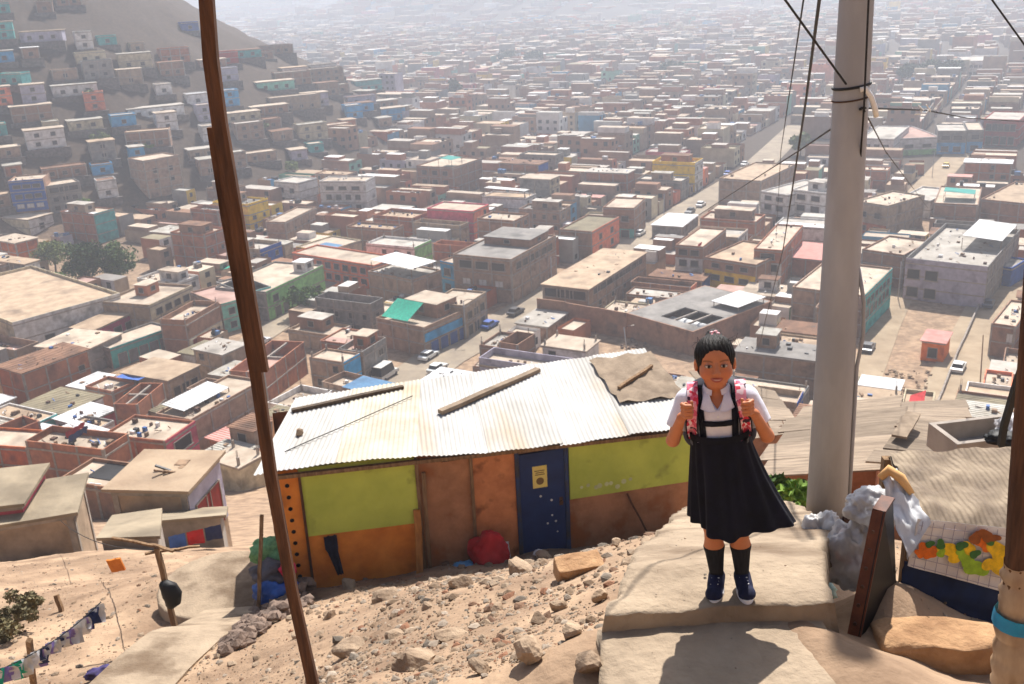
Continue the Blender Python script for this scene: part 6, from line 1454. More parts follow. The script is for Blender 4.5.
def free(cs):
    xs = [p.x for p in cs]; ys = [p.y for p in cs]; seen = set()
    for i in range(int(min(xs) // CELL), int(max(xs) // CELL) + 1):
        for j in range(int(min(ys) // CELL), int(max(ys) // CELL) + 1):
            for q in HASH.get((i, j), ()):
                if id(q) in seen: continue
                seen.add(id(q))
                if not separated(cs, q): return False
    return True
for q in HOUSES + ROADS + EXCL: hadd(q)
for A_, B_ in (((408, 380), (540, 305)), ((945, 405), (998, 290)), ((868, 372), (893, 312)), ((612, 366), (725, 366))):
    for k in range(9):
        px = A_[0] + (B_[0] - A_[0]) * k / 8; py = A_[1] + (B_[1] - A_[1]) * k / 8; g = ground_hit(px, py, lo=60); PROTECT.append((px, py, g.to_2d().length))
PA = np.array(PROTECT)
frs = random.Random(21)
FILL = []
def on_hill(x, y): return any(hz - sl * math.hypot(x - hx, y - hy) > 6 for hx, hy, hz, sl in HILLS[:2])
def try_lot(C, ang, L, W, H, maxmargin=160):
    u = Vector((math.cos(ang), math.sin(ang))); v = Vector((-u.y, u.x)); c = C + u * L / 2 + v * W / 2
    if c.y < 46: return False
    q = proj((c.x, c.y, 4));
    if q[0] < -maxmargin or q[0] > 1024 + maxmargin or q[1] > 760: return False
    if on_hill(c.x, c.y): return False
    if c.y < 100 and not (q[1] < 540 and (c.x < -8 or c.x > 8)): return False
    if c.y < 132: H = min(H, 2.8); 
    if c.y < 132 and L * W > 60: return False
    cs = corners2(C, ang, L, W, .12)
    if not free(cs): return False
    z = tz(c.x, c.y)
    while True:
        zt = max(z, tz(C.x, C.y)) + H + .4
        h = hull([proj((p.x, p.y, zz))[:2] for p in cs for zz in (z, zt)])
        near = PA[PA[:, 2] > c.length + 4]
        if len(near):
            x0 = min(a for a, b in h); x1 = max(a for a, b in h); y0 = min(b for a, b in h); y1 = max(b for a, b in h)
            k = near[(near[:, 0] > x0) & (near[:, 0] < x1) & (near[:, 1] > y0) & (near[:, 1] < y1)]
            bad = any(inside(h, a, b) for a, b, _ in k)
        else: bad = False
        if not bad: break
        if H > 2.7: H = 2.6 if H < 5 else H - 2.6
        else: return False
    hadd(cs); FILL.append(dict(C=C, ang=ang, L=L, W=W, H=H, d=c.length, c=c, area=area(h), px=sum(a for a, b in h) / len(h), py=sum(b for a, b in h) / len(h), vis=(q[0] > -20 and q[0] < 1044 and q[1] > -15)))
    return True
def fill_grid(umin, umax, vmin, vmax, dmin, dmax, pitch_v=33.0, lotw=(5.0, 8.6), depth=(9, 14), big=1.0):
    b = vmin; row_i = 0
    while b < vmax:
        for side in (0, 1):
            a = umin + frs.uniform(0, 4); run = 0
            while a < umax:
                w = frs.uniform(*lotw); dp = frs.uniform(*depth); run += w
                bb = b + (0 if side == 0 else 14.2)
                C = UD * a + VD * (bb if side == 0 else bb + (14 - dp))
                d = C.length
                if dmin < d < dmax and C.y > 20 and abs(C.x) < C.y * .72 + 30:
                    H = frs.choice((2.7, 2.7, 5.3, 5.3, 5.3, 7.8)) + frs.uniform(-.2, .3)
                    if frs.random() > .05:
                        if not try_lot(C, UA + R_(frs.uniform(-1.2, 1.2)), w - .1, dp, H):
                            for s1, s2 in ((.6, 1), (1, .55), (.6, .55)):
                                if try_lot(C + UD * frs.uniform(0, w * (1 - s1)) + VD * frs.uniform(0, dp * (1 - s2)), UA, w * s1, dp * s2, min(H, 5.3)): break
                a += w
                if run > 84: a += 6.5; run = 0
        b += pitch_v
fill_grid(-60, 420, 87 + 5 - 33 * 14, 87 + 5 + 33 * 12, 75, 345)
# small sheds and annexes in what gaps are left
for _ in range(9000):
    px = frs.uniform(-60, 1084); py = frs.uniform(120, 560)
    g = at_z(px, py, frs.uniform(0, 14) if py > 350 else 1.0)
    if g.y > 300 or g.y < 46: continue
    L, W = frs.uniform(3.2, 8), frs.uniform(3.2, 7)
    try_lot(g.to_2d(), UA + R_(frs.uniform(-7, 7)), L, W, frs.choice((2.4, 2.6, 2.6, 3.0, 5.0)))
print('FILL', len(FILL), 'hero', len([o for o in COL.objects if o.get('category') == 'house']))
# ------------------------------------------------------------------ give every filler house its looks
WL = [('brick', 20), ('brown', 24), ('mauve', 26), ('grey', 12), ('tan', 12), ('cream', 6), ('white', 8), ('orange', 3), ('lilac', 3), ('pink', 1), ('sky', 1.5), ('mint', 1.5), ('yellow', .6), ('coral', 1.5)]
RL = [('sand', 46), ('conc', 20), ('tan', 16), ('pinkish', 6), ('grey', 7), ('rust', 5), ('tin', 5), ('white', 4.5), ('olive', 2), ('rosy', 1.5)]
def pick(r, T):
    t = r.uniform(0, sum(w for _, w in T))
    for k, w in T:
        t -= w
        if t <= 0: return k
    return T[-1][0]
WNAME = {'brick': 'red brick', 'brown': 'brown brick', 'mauve': 'pale brick', 'grey': 'grey', 'tan': 'tan', 'cream': 'cream', 'white': 'white', 'orange': 'orange brick', 'lilac': 'pale lilac', 'pink': 'pink', 'sky': 'sky blue', 'mint': 'mint green', 'yellow': 'yellow', 'coral': 'coral', 'teal': 'teal', 'green': 'green', 'blue': 'blue'}
RNAME = {'sand': 'sandy roof', 'conc': 'concrete roof', 'tan': 'tan roof', 'pinkish': 'pinkish roof', 'grey': 'grey roof', 'rust': 'rusty roof', 'tin': 'tin roof', 'white': 'white roof', 'olive': 'olive roof', 'rosy': 'rosy tin roof'}
FILL.sort(key=lambda f: -f['area'] * (1 if f['vis'] else .02))
NIND = 238 - len([o for o in COL.objects if o.get('category') == 'house']) 
USED = {}
def describe(f, feats):
    """a label from the house's own looks plus the nearest landmarks"""
    st = {1: 'one storey', 2: 'two storey', 3: 'three storey'}[max(1, min(3, round(f['H'] / 2.65)))]
    base = f"{st} {WNAME[f['wall']]} house with {RNAME[f['roof']]}"
    near = sorted(LAND, key=lambda l: math.hypot(l[1] - f['px'], (l[2] - f['py']) * 1.4))[:7]
    rel = []
    for s, lx, ly, ld in near:
        dx, dy = f['px'] - lx, f['py'] - ly
        if abs(dx) > abs(dy) * 1.3: rel.append(('right of ' if dx > 0 else 'left of ') + 'the ' + s)
        else: rel.append(('behind ' if dy < 0 else 'below ') + 'the ' + s)
    opts = []; fit = lambda t: len(t.split()) <= 16
    for rl in rel[:4]:
        opts.append(f"{base}, {rl}")
        for ft in feats: opts.append(f"{base} and {ft}, {rl}")
    for i, ra in enumerate(rel):
        for rb in rel[i + 1:]: opts.append(f"{st} {WNAME[f['wall']]} house, {ra} and {rb}")
    opts = [t for t in opts if fit(t)] or [base]
    for o in opts:
        if len(o.split()) <= 16 and o not in USED: USED[o] = 1; return o
    return opts[0]
def style(f, r):
    f['wall'] = pick(r, WL); f['roof'] = pick(r, RL)
    if f['H'] < 3.2 and f['L'] * f['W'] < 45 and r.random() < .4: f['roof'] = r.choice(('rust', 'tin', 'white', 'sand', 'rosy', 'olive'))
def build_fill(f, r):
    L, W, H = f['L'], f['W'], f['H']; style(f, r)
    nfl = max(1, round(H / 2.65)); fh = H / nfl; feats = []; ex = []
    light = f['roof'] in ('rust', 'tin', 'white', 'olive', 'rosy')
    par = .03 if light else r.choice((.05, .3, .5, .9)); op = 0
    side = front = None
    if r.random() < .3: front = r.choice(('teal', 'mint', 'green', 'white', 'cream', 'sky', 'pink', 'yellow', 'coral', 'blue', 'white', 'cream', 'tan'))
    if not light:
        if r.random() < .55 and L > 6 and W > 4.5:
            rl, rw = r.uniform(2.4, L * .55), r.uniform(2.4, W * .7); ex.append(('room', r.uniform(.3, L - rl - .4), r.uniform(.3, max(.35, W - rw - .4)), rl, rw, 2.3, r.choice(('brick', 'mauve', 'brown', 'tan', 'white')), r.choice(('sand', 'conc', 'tin', 'rust')))); feats.append('a rooftop room')
        elif r.random() < .16 and L > 6 and W > 4.5: k = r.choice(('white', 'tin', 'rust', 'bluetin', 'teal')); ex.append(('sheet', .5, .5, L * r.uniform(.4, .9), W - 1, 2.1, k)); feats.append({'white': 'a white roof canopy', 'tin': 'a tin roof canopy', 'rust': 'a rusty canopy', 'bluetin': 'a bluish canopy', 'teal': 'a teal canopy'}[k])
        if r.random() < .3 and L > 5 and W > 4: ex.append(('tank', r.uniform(.8, L - .9), r.uniform(.8, W - .9))); feats.append('a black tank')
        if r.random() < .3: ex.append(('cols',)); feats.append('bare columns')
        if r.random() < .08: op = 1.2; feats.append('unfinished top walls')
        if r.random() < .05 and L > 6: k = r.choice(('blue', 'green', 'orange', 'red')); ex.append(('tarp', 1, 1, L * .5, W * .5, 1.7, k)); feats.append(f'a {k} tarp')
    if not light and r.random() < .4 and L > 6: k_ = r.choice(('white', 'grey', 'tin', 'pinkish', 'rust', 'sand', 'dark')); ex.append(('slab', .3, .3, L * r.uniform(.3, .5), W - .7, k_))
    if r.random() < .85 and L > 3.5 and W > 3.5: ex.append(('clutter', r.randint(3, 10)))
    big = f['area'] > 350
    fw = win_rows(L, nfl, fh, r, r.choice(('opening', 'window')), skip=.25) if r.random() < .62 else None
    sw = win_rows(W, nfl, fh, r, 'opening', skip=.35) if r.random() < .34 else None
    if fw and r.random() < .6 and fw[0][2]:
        z, h, cols, kind = fw[0]; dk = r.choice(('door_red', 'door_brown', 'door_green', 'door_grey', 'door_blue')); fw = [(z, h, cols[1:], kind)] + fw[1:] + [(.05, 2.1, [(cols[0][0], 1.2)], dk)]
    if front: feats.insert(0, f'a {WNAME.get(front, front)} front')
    return make_house(f['C'], f['ang'], L, W, H, f['wall'], f['roof'], par=par, front=front, side=side, fw=fw, sw=sw, extras=ex, label=describe(f, feats), group=G1, open_top=op, tilt=0)
rf = random.Random(99)
for f in FILL[:NIND]: build_fill(f, rf)
# ------------------------------------------------------------------ all other houses, out to the horizon, as one mass
def lin(k):
    T = {'brick': (172, 112, 82), 'brown': (156, 118, 94), 'mauve': (164, 136, 114), 'grey': (141, 138, 134), 'tan': (171, 149, 126), 'cream': (202, 190, 161), 'white': (221, 219, 216), 'orange': (190, 100, 48), 'lilac': (176, 171, 187), 'pink': (206, 110, 120), 'sky': (90, 160, 200), 'mint': (126, 184, 164), 'yellow': (226, 190, 60), 'coral': (214, 128, 96),
         'sand': (186, 171, 153), 'conc': (178, 171, 162), 'pinkish': (178, 146, 135), 'rust': (137, 102, 79), 'tin': (178, 175, 167), 'olive': (137, 127, 102), 'rosy': (195, 146, 137), 'rgrey': (137, 132, 127)}
    return srgb(*T[k])
def jit(c, r, a=.14): k = r.uniform(1 - a, 1 + a); return tuple(min(.9, x * k) for x in c)
def lump(mb, C, ang, L, W, H, r, detail):
    u = Vector((math.cos(ang), math.sin(ang))); v = Vector((-u.y, u.x))
    P = [C, C + u * L, C + u * L + v * W, C + v * W]; z0 = tz(C.x, C.y); zb = z0 - 2.0
    wc = jit(lin(pick(r, WL)), r); k = pick(r, RL); rc = jit(lin('rgrey' if k == 'grey' else k), r)
    par = r.choice((0, .3, .6)) if detail > 0 else 0; top = z0 + H
    for i in range(4):
        a, b = P[i], P[(i + 1) % 4]
        mb.col = jit(lin(r.choice(('mint', 'white', 'cream', 'sky', 'coral', 'tan', 'yellow'))), r) if i == 0 and r.random() < .16 else wc
        mb.poly([(a.x, a.y, zb), (b.x, b.y, zb), (b.x, b.y, top + par), (a.x, a.y, top + par)])
    mb.col = rc; mb.poly([(p.x, p.y, top) for p in P])
    if L > 6 and r.random() < .55:
        s_ = r.uniform(.3, .6) * L; hh = r.choice((.5, 1.2, 2.5, 2.6)); Q = [C + u * (L - s_), P[1], P[2], P[3] + u * (L - s_)] if r.random() < .5 else [C, C + u * s_, C + u * s_ + v * W, P[3]]
        mb.col = jit(lin(pick(r, WL)), r) if r.random() < .4 else wc
        for i in range(4): a, b = Q[i], Q[(i + 1) % 4]; mb.poly([(a.x, a.y, top), (b.x, b.y, top), (b.x, b.y, top + hh), (a.x, a.y, top + hh)])
        mb.col = jit(lin(r.choice(('sand', 'conc', 'tan', 'sand', 'tin', 'rust', 'white', 'rgrey'))), r); mb.poly([(p.x, p.y, top + hh) for p in Q])
    if detail > 0:
        nfl = max(1, round(H / 2.65)); fh = H / nfl; dk = (.035, .033, .035)
        for face, T, o, dr, nrm in ((0, L, C, u, -v), (1, W, C, v, -u)):
            if r.random() < .62 - .2 * face:
                n = max(1, int(T / 3))
                for fl in range(nfl):
                    for q in range(n):
                        if r.random() < .25: continue
                        c = o + dr * ((q + .5) * T / n) + nrm * .06; w = r.uniform(.5, .85); zz = z0 + fl * fh + .8; h = r.uniform(1.1, 1.5)
                        a, b = c - dr * w, c + dr * w; mb.col = dk
                        pts = [(a.x, a.y, zz), (b.x, b.y, zz), (b.x, b.y, zz + h), (a.x, a.y, zz + h)]
                        mb.poly(pts if face == 0 else pts[::-1])
    if r.random() < (.5 if detail else .35) and L > 5 and W > 4:
        l, w = r.uniform(2.4, L * .6), r.uniform(2.4, W * .7); c = C + u * r.uniform(0.2, L - l - .2) + v * r.uniform(.2, W - w - .2); h = r.uniform(1.4, 2.5)
        Q = [c, c + u * l, c + u * l + v * w, c + v * w]; mb.col = jit(lin(r.choice(('brick', 'mauve', 'brown', 'grey', 'white'))), r)
        for i in range(4): a, b = Q[i], Q[(i + 1) % 4]; mb.poly([(a.x, a.y, top - .1), (b.x, b.y, top - .1), (b.x, b.y, top + h), (a.x, a.y, top + h)])
        mb.col = jit(lin(r.choice(('sand', 'conc', 'tin', 'white', 'rust'))), r); mb.poly([(p.x, p.y, top + h) for p in Q])
    elif detail and r.random() < .5:
        for _ in range(3):
            c = C + u * r.uniform(.5, L - 1) + v * r.uniform(.5, W - 1); mb.col = jit(r.choice(((.03, .03, .035), (.2, .15, .12), (.5, .5, .5), (.1, .2, .4))), r); s = r.uniform(.3, .8); hh = r.uniform(.4, 1.3)
            M = Matrix.Translation((c.x, c.y, top)) @ Matrix.Rotation(ang, 4, 'Z'); mb.box((-s, -s, -.05), (s, s, hh), M, bottom=False)
mbf = MB(); rs = random.Random(4)
for f in FILL[NIND:]: lump(mbf, f['C'], f['ang'], f['L'], f['W'], f['H'], rs, 1)
def far_grid(dmin, dmax, lotw, depth, pitch, street_every, detail, jitter):
    vmax = dmax; b = -vmax * 1.15
    while b < vmax * .95:
        for side in (0, 1):
            a = -dmax * .35; run = 0
            while a < dmax * 1.15:
                w = rs.uniform(*lotw); dp = depth * rs.uniform(.75, .97); run += w
                zone = math.sin(a * .006 + 1.3) * math.cos(b * .007) * .22
                p = UD * a + VD * (b + side * depth); p = Vector((p.x * math.cos(zone) - (p.y - dmin) * math.sin(zone), p.x * math.sin(zone) + (p.y - dmin) * math.cos(zone) + dmin)) if detail == 0 else p
                d = p.length
                if dmin <= d < dmax and p.y > 100 and abs(p.x) < p.y * .66 + 40 and rs.random() > .07:
                    q = proj((p.x, p.y, 5))
                    if not on_hill(p.x, p.y) and (detail or tz(p.x, p.y) < 48) and -110 < q[0] < 1134 and q[1] > -30:
                        H = rs.choice((2.8, 2.8, 5.4, 5.4, 7.8)) + rs.uniform(-.3, .5)
                        if rs.random() < .015: H += 6
                        cs = corners2(p, UA + zone, w - .1, dp, 0)
                        if detail == 0 or free(cs): lump(mbf, p, UA + (zone if detail == 0 else 0) + rs.uniform(-jitter, jitter), w - .15, dp, H, rs, detail)
                a += w
                if run > street_every: a += 7; run = 0
        b += pitch
for p in ROADS: hadd(p)
far_grid(345, 640, (5.5, 9.5), 12, 30, 90, 1, .02)
far_grid(640, 1300, (7, 14), 13, 33, 110, 0, .03)
far_grid(1300, 2350, (13, 30), 24, 60, 160, 0, .05)
M_city = pmat('town walls and roofs', (.3, .3, .3), scale=.35, rough=.9, attr='paint', coord='Object')
oc = mbf.build('town_houses', M_city, colname='paint'); tag(oc, kind='stuff')
# scattered houses higher up the hill
n = 0; hr = random.Random(12); tries = 0
HR = []
while n < 62 and tries < 2600:
    tries += 1
    px, py = hr.uniform(-5, 400), hr.uniform(45, 215)
    if hr.random() > (py - 30) / 150: continue
    g = ground_hit(px, py, lo=120)
    if not on_hill(g.x, g.y): continue
    wl = hr.choice(('brown', 'mauve', 'brick', 'tan', 'grey', 'cream', 'white', 'sky', 'teal', 'brown', 'lilac', 'coral', 'mauve')); rfk = hr.choice(('sand', 'conc', 'sand', 'tan', 'rust', 'tin'))
    H = hr.choice((2.8, 3.2, 4.8, 5.4)); f = dict(wall=wl, roof=rfk, H=H, px=px, py=py)
    o = hill_house(px, py, hr.uniform(14, 42), H, wl, rfk, 'x', None)
    if o is None: continue
    o['label'] = ' '.join(describe(f, []).replace(' house with', ' hill house with', 1).split()[:16]); n += 1
print('houses', len([o for o in COL.objects if o.get('category') == 'house']), 'stuff faces', len(mbf.f), 'hill', n)
# ------------------------------------------------------------------ trees, cars, poles in the town
tr = random.Random(31)
def leafmat(key):
    T = {'dark': ((50, 78, 24), (30, 50, 14)), 'mid': ((76, 108, 34), (50, 76, 22)), 'pale': ((112, 126, 66), (84, 98, 48)), 'lime': ((130, 160, 60), (100, 130, 46)), 'dry': ((128, 118, 84), (96, 88, 62))}
    a, b = T[key]; return pmat('leaves ' + key, srgb(*a), srgb(*b), scale=.9, rough=.8, contrast=(.4, .6), objvar=.1)
M_bark = pmat('bark', srgb(92, 74, 58), srgb(66, 52, 42), scale=4, rough=.95)
def crown_mesh(R, H0, H1, n, leaf, seed, tall=1.0):
    r = np.random.RandomState(seed); nc = max(7, int(9 + 5 * R)); C = []
    while len(C) < nc:
        p = r.uniform(-1, 1, 3)
        if (p ** 2).sum() < 1: C.append(p)
    C = np.array(C) * np.array((R * .72, R * .72, (H1 - H0) / 2 * .74)) + np.array((0, 0, (H0 + H1) / 2)); rad = r.uniform(.26, .5, nc) * min(R, (H1 - H0) / 2)
    k = r.randint(0, nc, n); d = r.normal(size=(n, 3)); d /= np.linalg.norm(d, axis=1)[:, None]
    P = C[k] + d * (rad[k] * r.uniform(.35, 1.12, n) ** .6)[:, None] * np.array((1, 1, .8))
    a = r.normal(size=(n, 3)); a /= np.linalg.norm(a, axis=1)[:, None]; b = np.cross(a, r.normal(size=(n, 3))); b /= np.linalg.norm(b, axis=1)[:, None]
    s = (leaf * r.uniform(.6, 1.3, n))[:, None]
    V = np.stack([P - a * s - b * s * .5, P + a * s * .2 - b * s * .62, P + a * s + b * s * .1, P - a * s * .1 + b * s * .6], 1).reshape(-1, 3)
    return V, np.arange(n * 4).reshape(-1, 4), C
def tree(px, py, H, R, key, label, cat='tree', n=1800, leaf=.3, name='tree', group=None, lo=40, base=.22, at=None):
    g = at or ground_hit(px, py, lo=lo); t = thing(name, label, cat, (g.x, g.y, tz(g.x, g.y)), 0, group)
    V, F, C = crown_mesh(R, H * base, H, n, leaf, int(px * 7 + py)); np_mesh('crown', V, F, leafmat(key), t, smooth=False)
    m = MB(); top = Vector((0, 0, H * .55)); m.tube([(0, 0, -.4), (R * .04, 0, H * .2), (R * .02, R * .03, H * .4), top], [H * .03, H * .024, H * .018, H * .01], 7)
    for c in C[:5]: m.tube([(0, 0, H * .28), Vector(c) * .5 + Vector((0, 0, H * .2)), Vector(c)], [H * .014, H * .01, H * .004], 5)
    m.build('trunk' if cat == 'tree' else 'stem', M_bark, t); return t
TG = 'trees among the houses'
tree(88, 294, 12.5, 6.0, 'dark', 'largest dark tree of the clump beside the tan roofed hall', n=6000, leaf=.3)
tree(122, 286, 10.5, 5.2, 'mid', 'rounded green tree at the right of the clump near the tan hall', n=4800, leaf=.3)
tree(56, 273, 8.5, 6.0, 'pale', 'paler spreading tree at the left of the clump near the tan hall', n=2600, leaf=.3)
tree(60, 281, 2.0, 2.2, 'lime', 'bright lime green shrub under the clump of trees', 'shrub', n=900, leaf=.22, name='shrub', base=.05)
tree(306, 319, 7.0, 5.0, 'mid', 'leafy green tree standing in front of the long pale green house', n=2600, leaf=.28)
tree(84, 209, 3.2, 2.8, 'lime', 'lime green shrub beside the grey block near the blue house', 'shrub', n=700, leaf=.3, name='shrub', base=.05)
tree(907, 84, 11, 7.5, 'dark', 'leftmost dark tree of the row before the white school block', n=1300, leaf=.7)
tree(929, 82, 12, 8.5, 'dark', 'middle and tallest dark tree of the row before the white school block', n=1500, leaf=.7)
tree(952, 79, 10, 7.5, 'dark', 'dark tree of the row nearest the white school block', n=1300, leaf=.7)
tree(456, 104, 14, 4.6, 'dark', 'tall narrow dark tree standing alone amid far roofs', n=1100, leaf=.7, base=.08)
tree(474, 103, 8, 6, 'mid', 'low wide tree just right of the tall narrow one', n=900, leaf=.7)
for i, (a, b, h, r_, l) in enumerate(((508, 66, 12, 9, 'hazy far tree at the left of the pair at the top centre'), (534, 66, 12, 10, 'hazy far tree at the right of the pair at the top centre'), (672, 78, 11, 11, 'wide hazy tree left of the thick cable'), (800, 156, 8, 5, 'grey green tree between the cables and the concrete pole'))): tree(a, b, h, r_, 'dark' if i < 3 else 'pale', l, n=900, leaf=.8)
for i, (a, b, h, r_, l) in enumerate(((293, 176, 5, 4, 'scrubby tree on the last slope of the bare hill'), (100, 147, 4.5, 4, 'scrubby tree right of the white two storey hill house'), (150, 154, 3, 2.6, 'small green bush above the tall brown brick block'), (92, 108, 6, 2.4, 'tall thin tree on the bare hill left of the white houses'), (262, 133, 4, 4, 'grey bush beside the cream bungalow'))): tree(a, b, h, r_, 'pale' if i != 2 else 'lime', l, n=700, leaf=.35)
# garden by the path and dry bush at the lower left
for i, (a, b, d, h, r_, k, l) in enumerate(((790, 512, 10.4, .62, .32, 'lime', 'leafy light green plant behind the girl by the concrete pole'), (806, 512, 10.9, .8, .3, 'mid', 'taller green plant nearest the concrete pole'), (779, 512, 11.6, .75, .3, 'mid', 'dark green plant peeping out beside the skirt'))):
    p = at_y(a, b, d); tp_ = at_y(a, b - 34 - 4 * i, d); h = tp_.z - tz(p.x, p.y); tree(a, b, h, r_, k, l, 'plant', n=520, leaf=.055, name='garden_plant', base=1 - .62 / h, at=p)
for i, (a, b, d, h, r_, l) in enumerate(((4, 640, 13.5, .6, .7, 'dry grey bush at the left edge above the bunting'), (24, 622, 14.8, .5, .5, 'smaller dry bush right of the one at the left edge'))):
    p = at_y(a, b, d); tree(a, b, h, r_, 'dry', l, 'shrub', n=1500, leaf=.035, name='shrub', base=.0, at=p)
# cars
def car(px, py, head, colour, label, L=4.3, W=1.75, H=1.45, van=False, cat='car'):
    g = ground_hit(px, py, lo=60); t = thing('parked_car' if cat == 'car' else cat, label, cat, (g.x, g.y, tz(g.x, g.y) + .12), R_(head))
    pm = pmat('car paint %s' % (colour,), srgb(*colour), srgb(*[int(c * .92) for c in colour]), scale=2, rough=.35, spec=.5)
    m = MB(); h = L / 2; w = W / 2
    prof = [(-h, .35), (-h, .8), (-h + .3, .9), (h * .35, .92), (h - .15, .74), (h, .6), (h, .35)] if not van else [(-h, .4), (-h, 1.1), (h * .5, 1.1), (h - .1, .9), (h, .7), (h, .4)]
    a = [m.vert((x, -w, z)) for x, z in prof]; b = [m.vert((x, w, z)) for x, z in prof]; n = len(prof)
    m.face(a); m.face(b[::-1])
    for k in range(n): m.face((a[k], b[k], b[(k+1) % n], a[(k+1) % n]))
    m.build('body', pm, t)
    z0 = .91 if not van else 1.101; x0, x1 = (-h * .75, h * .3) if not van else (-h + .05, h * .55); i_ = .28
    m = MB(); m.cur = 0
    lo = [(x0, -w + .06), (x1, -w + .06), (x1, w - .06), (x0, w - .06)]; hi = [(x0 + i_, -w + .2), (x1 - i_ * 1.5, -w + .2), (x1 - i_ * 1.5, w - .2), (x0 + i_, w - .2)]
    for k in range(4): m.poly([(*lo[k], z0), (*lo[(k+1) % 4], z0), (*hi[(k+1) % 4], H - .06), (*hi[k], H - .06)])
    m.build('windows', M_glass, t); m = MB(); m.box((hi[0][0] - .03, hi[0][1] - .03, H - .06), (hi[1][0] + .03, hi[2][1] + .03, H)); m.build('roof', pm, t)
    for x in (-h * .62, h * .62):
        for s in (-1, 1): m = MB(); m.tube([(x, s * (w - .16), .32), (x, s * (w + .02), .32)], .32, 12); m.build('wheel', M_tank, t)
car(490, 328, 58, (60, 92, 170), 'bright blue car driving up the dusty avenue')
car(429, 359, 60, (226, 228, 226), 'white car parked on the avenue, farther of the two white ones')
car(438, 373, 60, (214, 218, 216), 'white car parked on the avenue, nearer of the two white ones')
car(386, 379, 62, (206, 204, 198), 'grey white box van parked below the green tarp house', L=5.2, W=2.1, H=2.6, van=True, cat='van')
car(351, 364, 60, (168, 50, 44), 'dull red car parked among the low roofs left of the van')
car(701, 207, 61, (232, 232, 232), 'white car far up the avenue by the blank brick block')
car(300, 321, 66, (52, 54, 58), 'dark car parked under the tree by the pale green house')
car(868, 352, 60, (60, 60, 66), 'dark car standing in the shade of the teal sided building')
car(728, 176, 61, (40, 90, 190), 'small blue car far up the avenue')
for px_, py_, hd_, c_, l_ in ((516, 316, 58, (60, 60, 64), 'dark grey car on the avenue just beyond the blue one'), (566, 284, 60, (190, 40, 40), 'red car on the avenue beside the broad tan roof hall'), (640, 236, 60, (230, 230, 228), 'white car on the avenue by the orange house'), (690, 214, 240, (40, 40, 44), 'black car on the avenue near the white sheet shed'), (745, 166, 60, (226, 226, 226), 'white car farthest up the avenue'), (958, 372, 57, (214, 214, 210), 'white car parked low in the dirt street'), (988, 308, 57, (70, 80, 96), 'slate car parked at the top of the dirt street'), (946, 168, 60, (224, 190, 60), 'yellow car on the upper dirt road'), (262, 346, 62, (200, 200, 204), 'silver car in the lane below the red garage')):
    car(px_, py_, hd_, c_, l_)
# poles in the streets
def pole(px, py, H, label, lean=0, arm=True, lo=60, r=.11):
    g = ground_hit(px, py, lo=lo); t = thing('street_pole', label, 'pole', (g.x, g.y, tz(g.x, g.y)), 0, None, rot=(0, R_(lean), 0))
    m = MB(); m.tube([(0, 0, -.3), (0, 0, H)], [r, r * .7], 8); m.build('shaft', M_cpole if arm else M_woodL, t)
    if arm:
        m = MB(); m.tube([(0, 0, H - .2), (.5, 0, H + .1), (1.3, 0, H + .15)], .05, 6); m.build('arm', M_steel, t)
        m = MB(); m.box((1.25, -.12, H + .06), (1.8, .12, H + .2)); m.build('lamp', M_frame, t)
pole(980, 386, 8.0, 'grey pole standing in the middle of the dirt street', -3, False)
pole(91, 521, 4.2, 'leaning wooden pole between the huts at the lower left', -12, False, lo=40, r=.06)
pole(627, 353, 4.6, 'bent pole on the bare yard below the depot wall', -6, True)
pole(466, 341, 7.5, 'lamp post on the avenue before the tall brick block', 0)
pole(552, 292, 7.5, 'lamp post on the avenue by the broad tan roof hall', 0)
pole(664, 222, 7.5, 'lamp post on the avenue near the white sheet shed', 0)
pole(898, 300, 7.5, 'lamp post in the side street behind the teal sided building', 0)
pole(932, 178, 7.5, 'lamp post beside the upper dirt road', 0)
# heaps of broken brick on the bare yards
def heap(pix, n, smin, smax, mat, seed):
    r = random.Random(seed); Vs, Fs, n0 = [], [], 0; A, B, C_, D_ = [ground_hit(*p, lo=60) for p in pix]
    for k in range(n):
        s, t = r.random(), r.random(); p = A.lerp(B, s).lerp(D_.lerp(C_, s), t); q = r.uniform(smin, smax); V, F = rock_verts(500 + k % 9, 1, .8, 6)
        Vs.append(V * q + np.array((p.x, p.y, tz(p.x, p.y) + q * .2 + r.random() * .3))); Fs.append(F + n0); n0 += len(V)
    o = np_mesh('broken_brick_rubble', np.concatenate(Vs), np.concatenate(Fs), mat, smooth=False); tag(o, kind='stuff')
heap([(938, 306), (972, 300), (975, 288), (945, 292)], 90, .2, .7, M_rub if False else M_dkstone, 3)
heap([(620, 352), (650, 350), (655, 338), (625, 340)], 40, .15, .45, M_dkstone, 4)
heap([(870, 400), (925, 400), (930, 372), (880, 372)], 70, .15, .5, M_rock, 5)
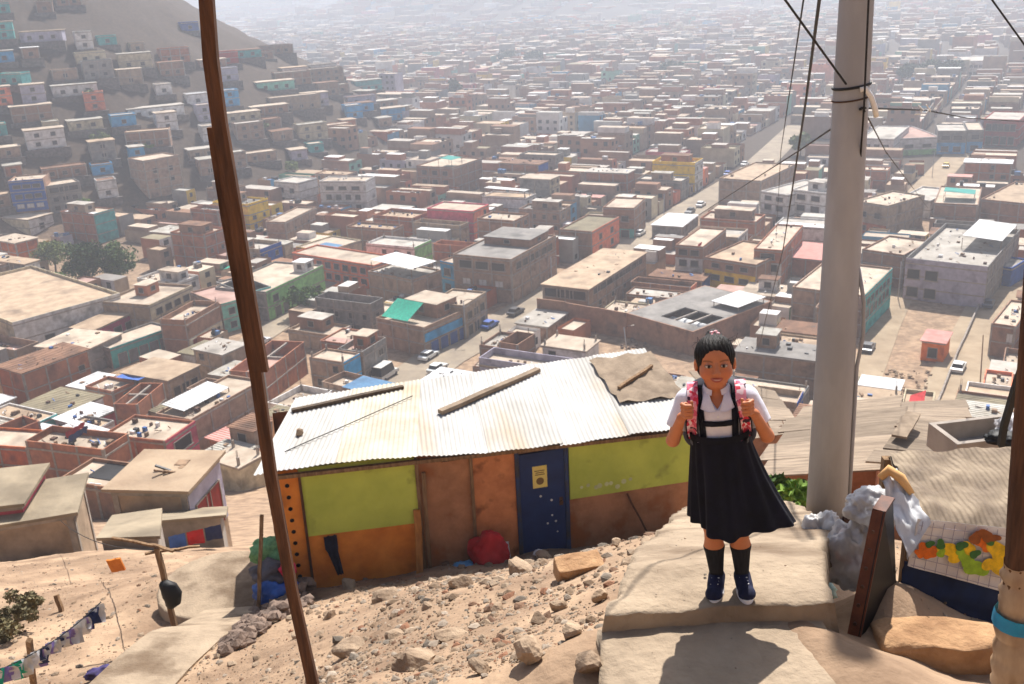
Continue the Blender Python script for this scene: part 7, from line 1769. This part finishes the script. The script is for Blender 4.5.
# ------------------------------------------------------------------ light, air, render settings
SUN_EL, SUN_AZ = R_(50), R_(17)          # azimuth measured from +Y towards +X
sd = bpy.data.lights.new('sun', 'SUN'); sd.energy = 4.8; sd.angle = R_(.53); sd.color = (1, .96, .90)
so = bpy.data.objects.new('sun', sd); COL.objects.link(so)
sv = Vector((math.sin(SUN_AZ) * math.cos(SUN_EL), math.cos(SUN_AZ) * math.cos(SUN_EL), math.sin(SUN_EL)))
so.rotation_euler = sv.to_track_quat('Z', 'Y').to_euler(); so.location = (0, 0, 150)
w = bpy.data.worlds.new('World'); scene.world = w; w.use_nodes = True
nt = w.node_tree; bg = nt.nodes['Background']; sk = nt.nodes.new('ShaderNodeTexSky'); sk.sky_type = 'NISHITA'; sk.sun_disc = False
sk.sun_elevation = SUN_EL; sk.sun_rotation = SUN_AZ; sk.dust_density = 3.0; sk.altitude = 300
nt.links.new(sk.outputs[0], bg.inputs[0]); bg.inputs[1].default_value = .065
HAZE = .00074
def build_haze():
    mb = MB(); mb.box((-6500, -700, -45), (6500, 7500, 205)); 
    m = bpy.data.materials.new('air'); m.use_nodes = True; n = m.node_tree
    n.nodes.remove(n.nodes['Principled BSDF'])
    pv = n.nodes.new('ShaderNodeVolumePrincipled'); pv.inputs['Density'].default_value = HAZE; pv.inputs['Color'].default_value = (.61, .66, .75, 1); pv.inputs['Anisotropy'].default_value = .35
    n.links.new(pv.outputs[0], n.nodes['Material Output'].inputs['Volume'])
    o = mb.build('haze', m); tag(o, kind='stuff'); return o
build_haze()
scene.render.engine = 'CYCLES'
c = scene.cycles
c.use_denoising = True; c.max_bounces = 6; c.diffuse_bounces = 3; c.glossy_bounces = 2; c.transmission_bounces = 4; c.transparent_max_bounces = 6; c.volume_bounces = 1
c.caustics_reflective = False; c.caustics_refractive = False; c.use_adaptive_sampling = True; c.adaptive_threshold = .02
vs = scene.view_settings; vs.view_transform = 'Standard'; vs.look = 'None'; vs.exposure = 1.02; vs.gamma = 1; vs.use_curve_mapping = False
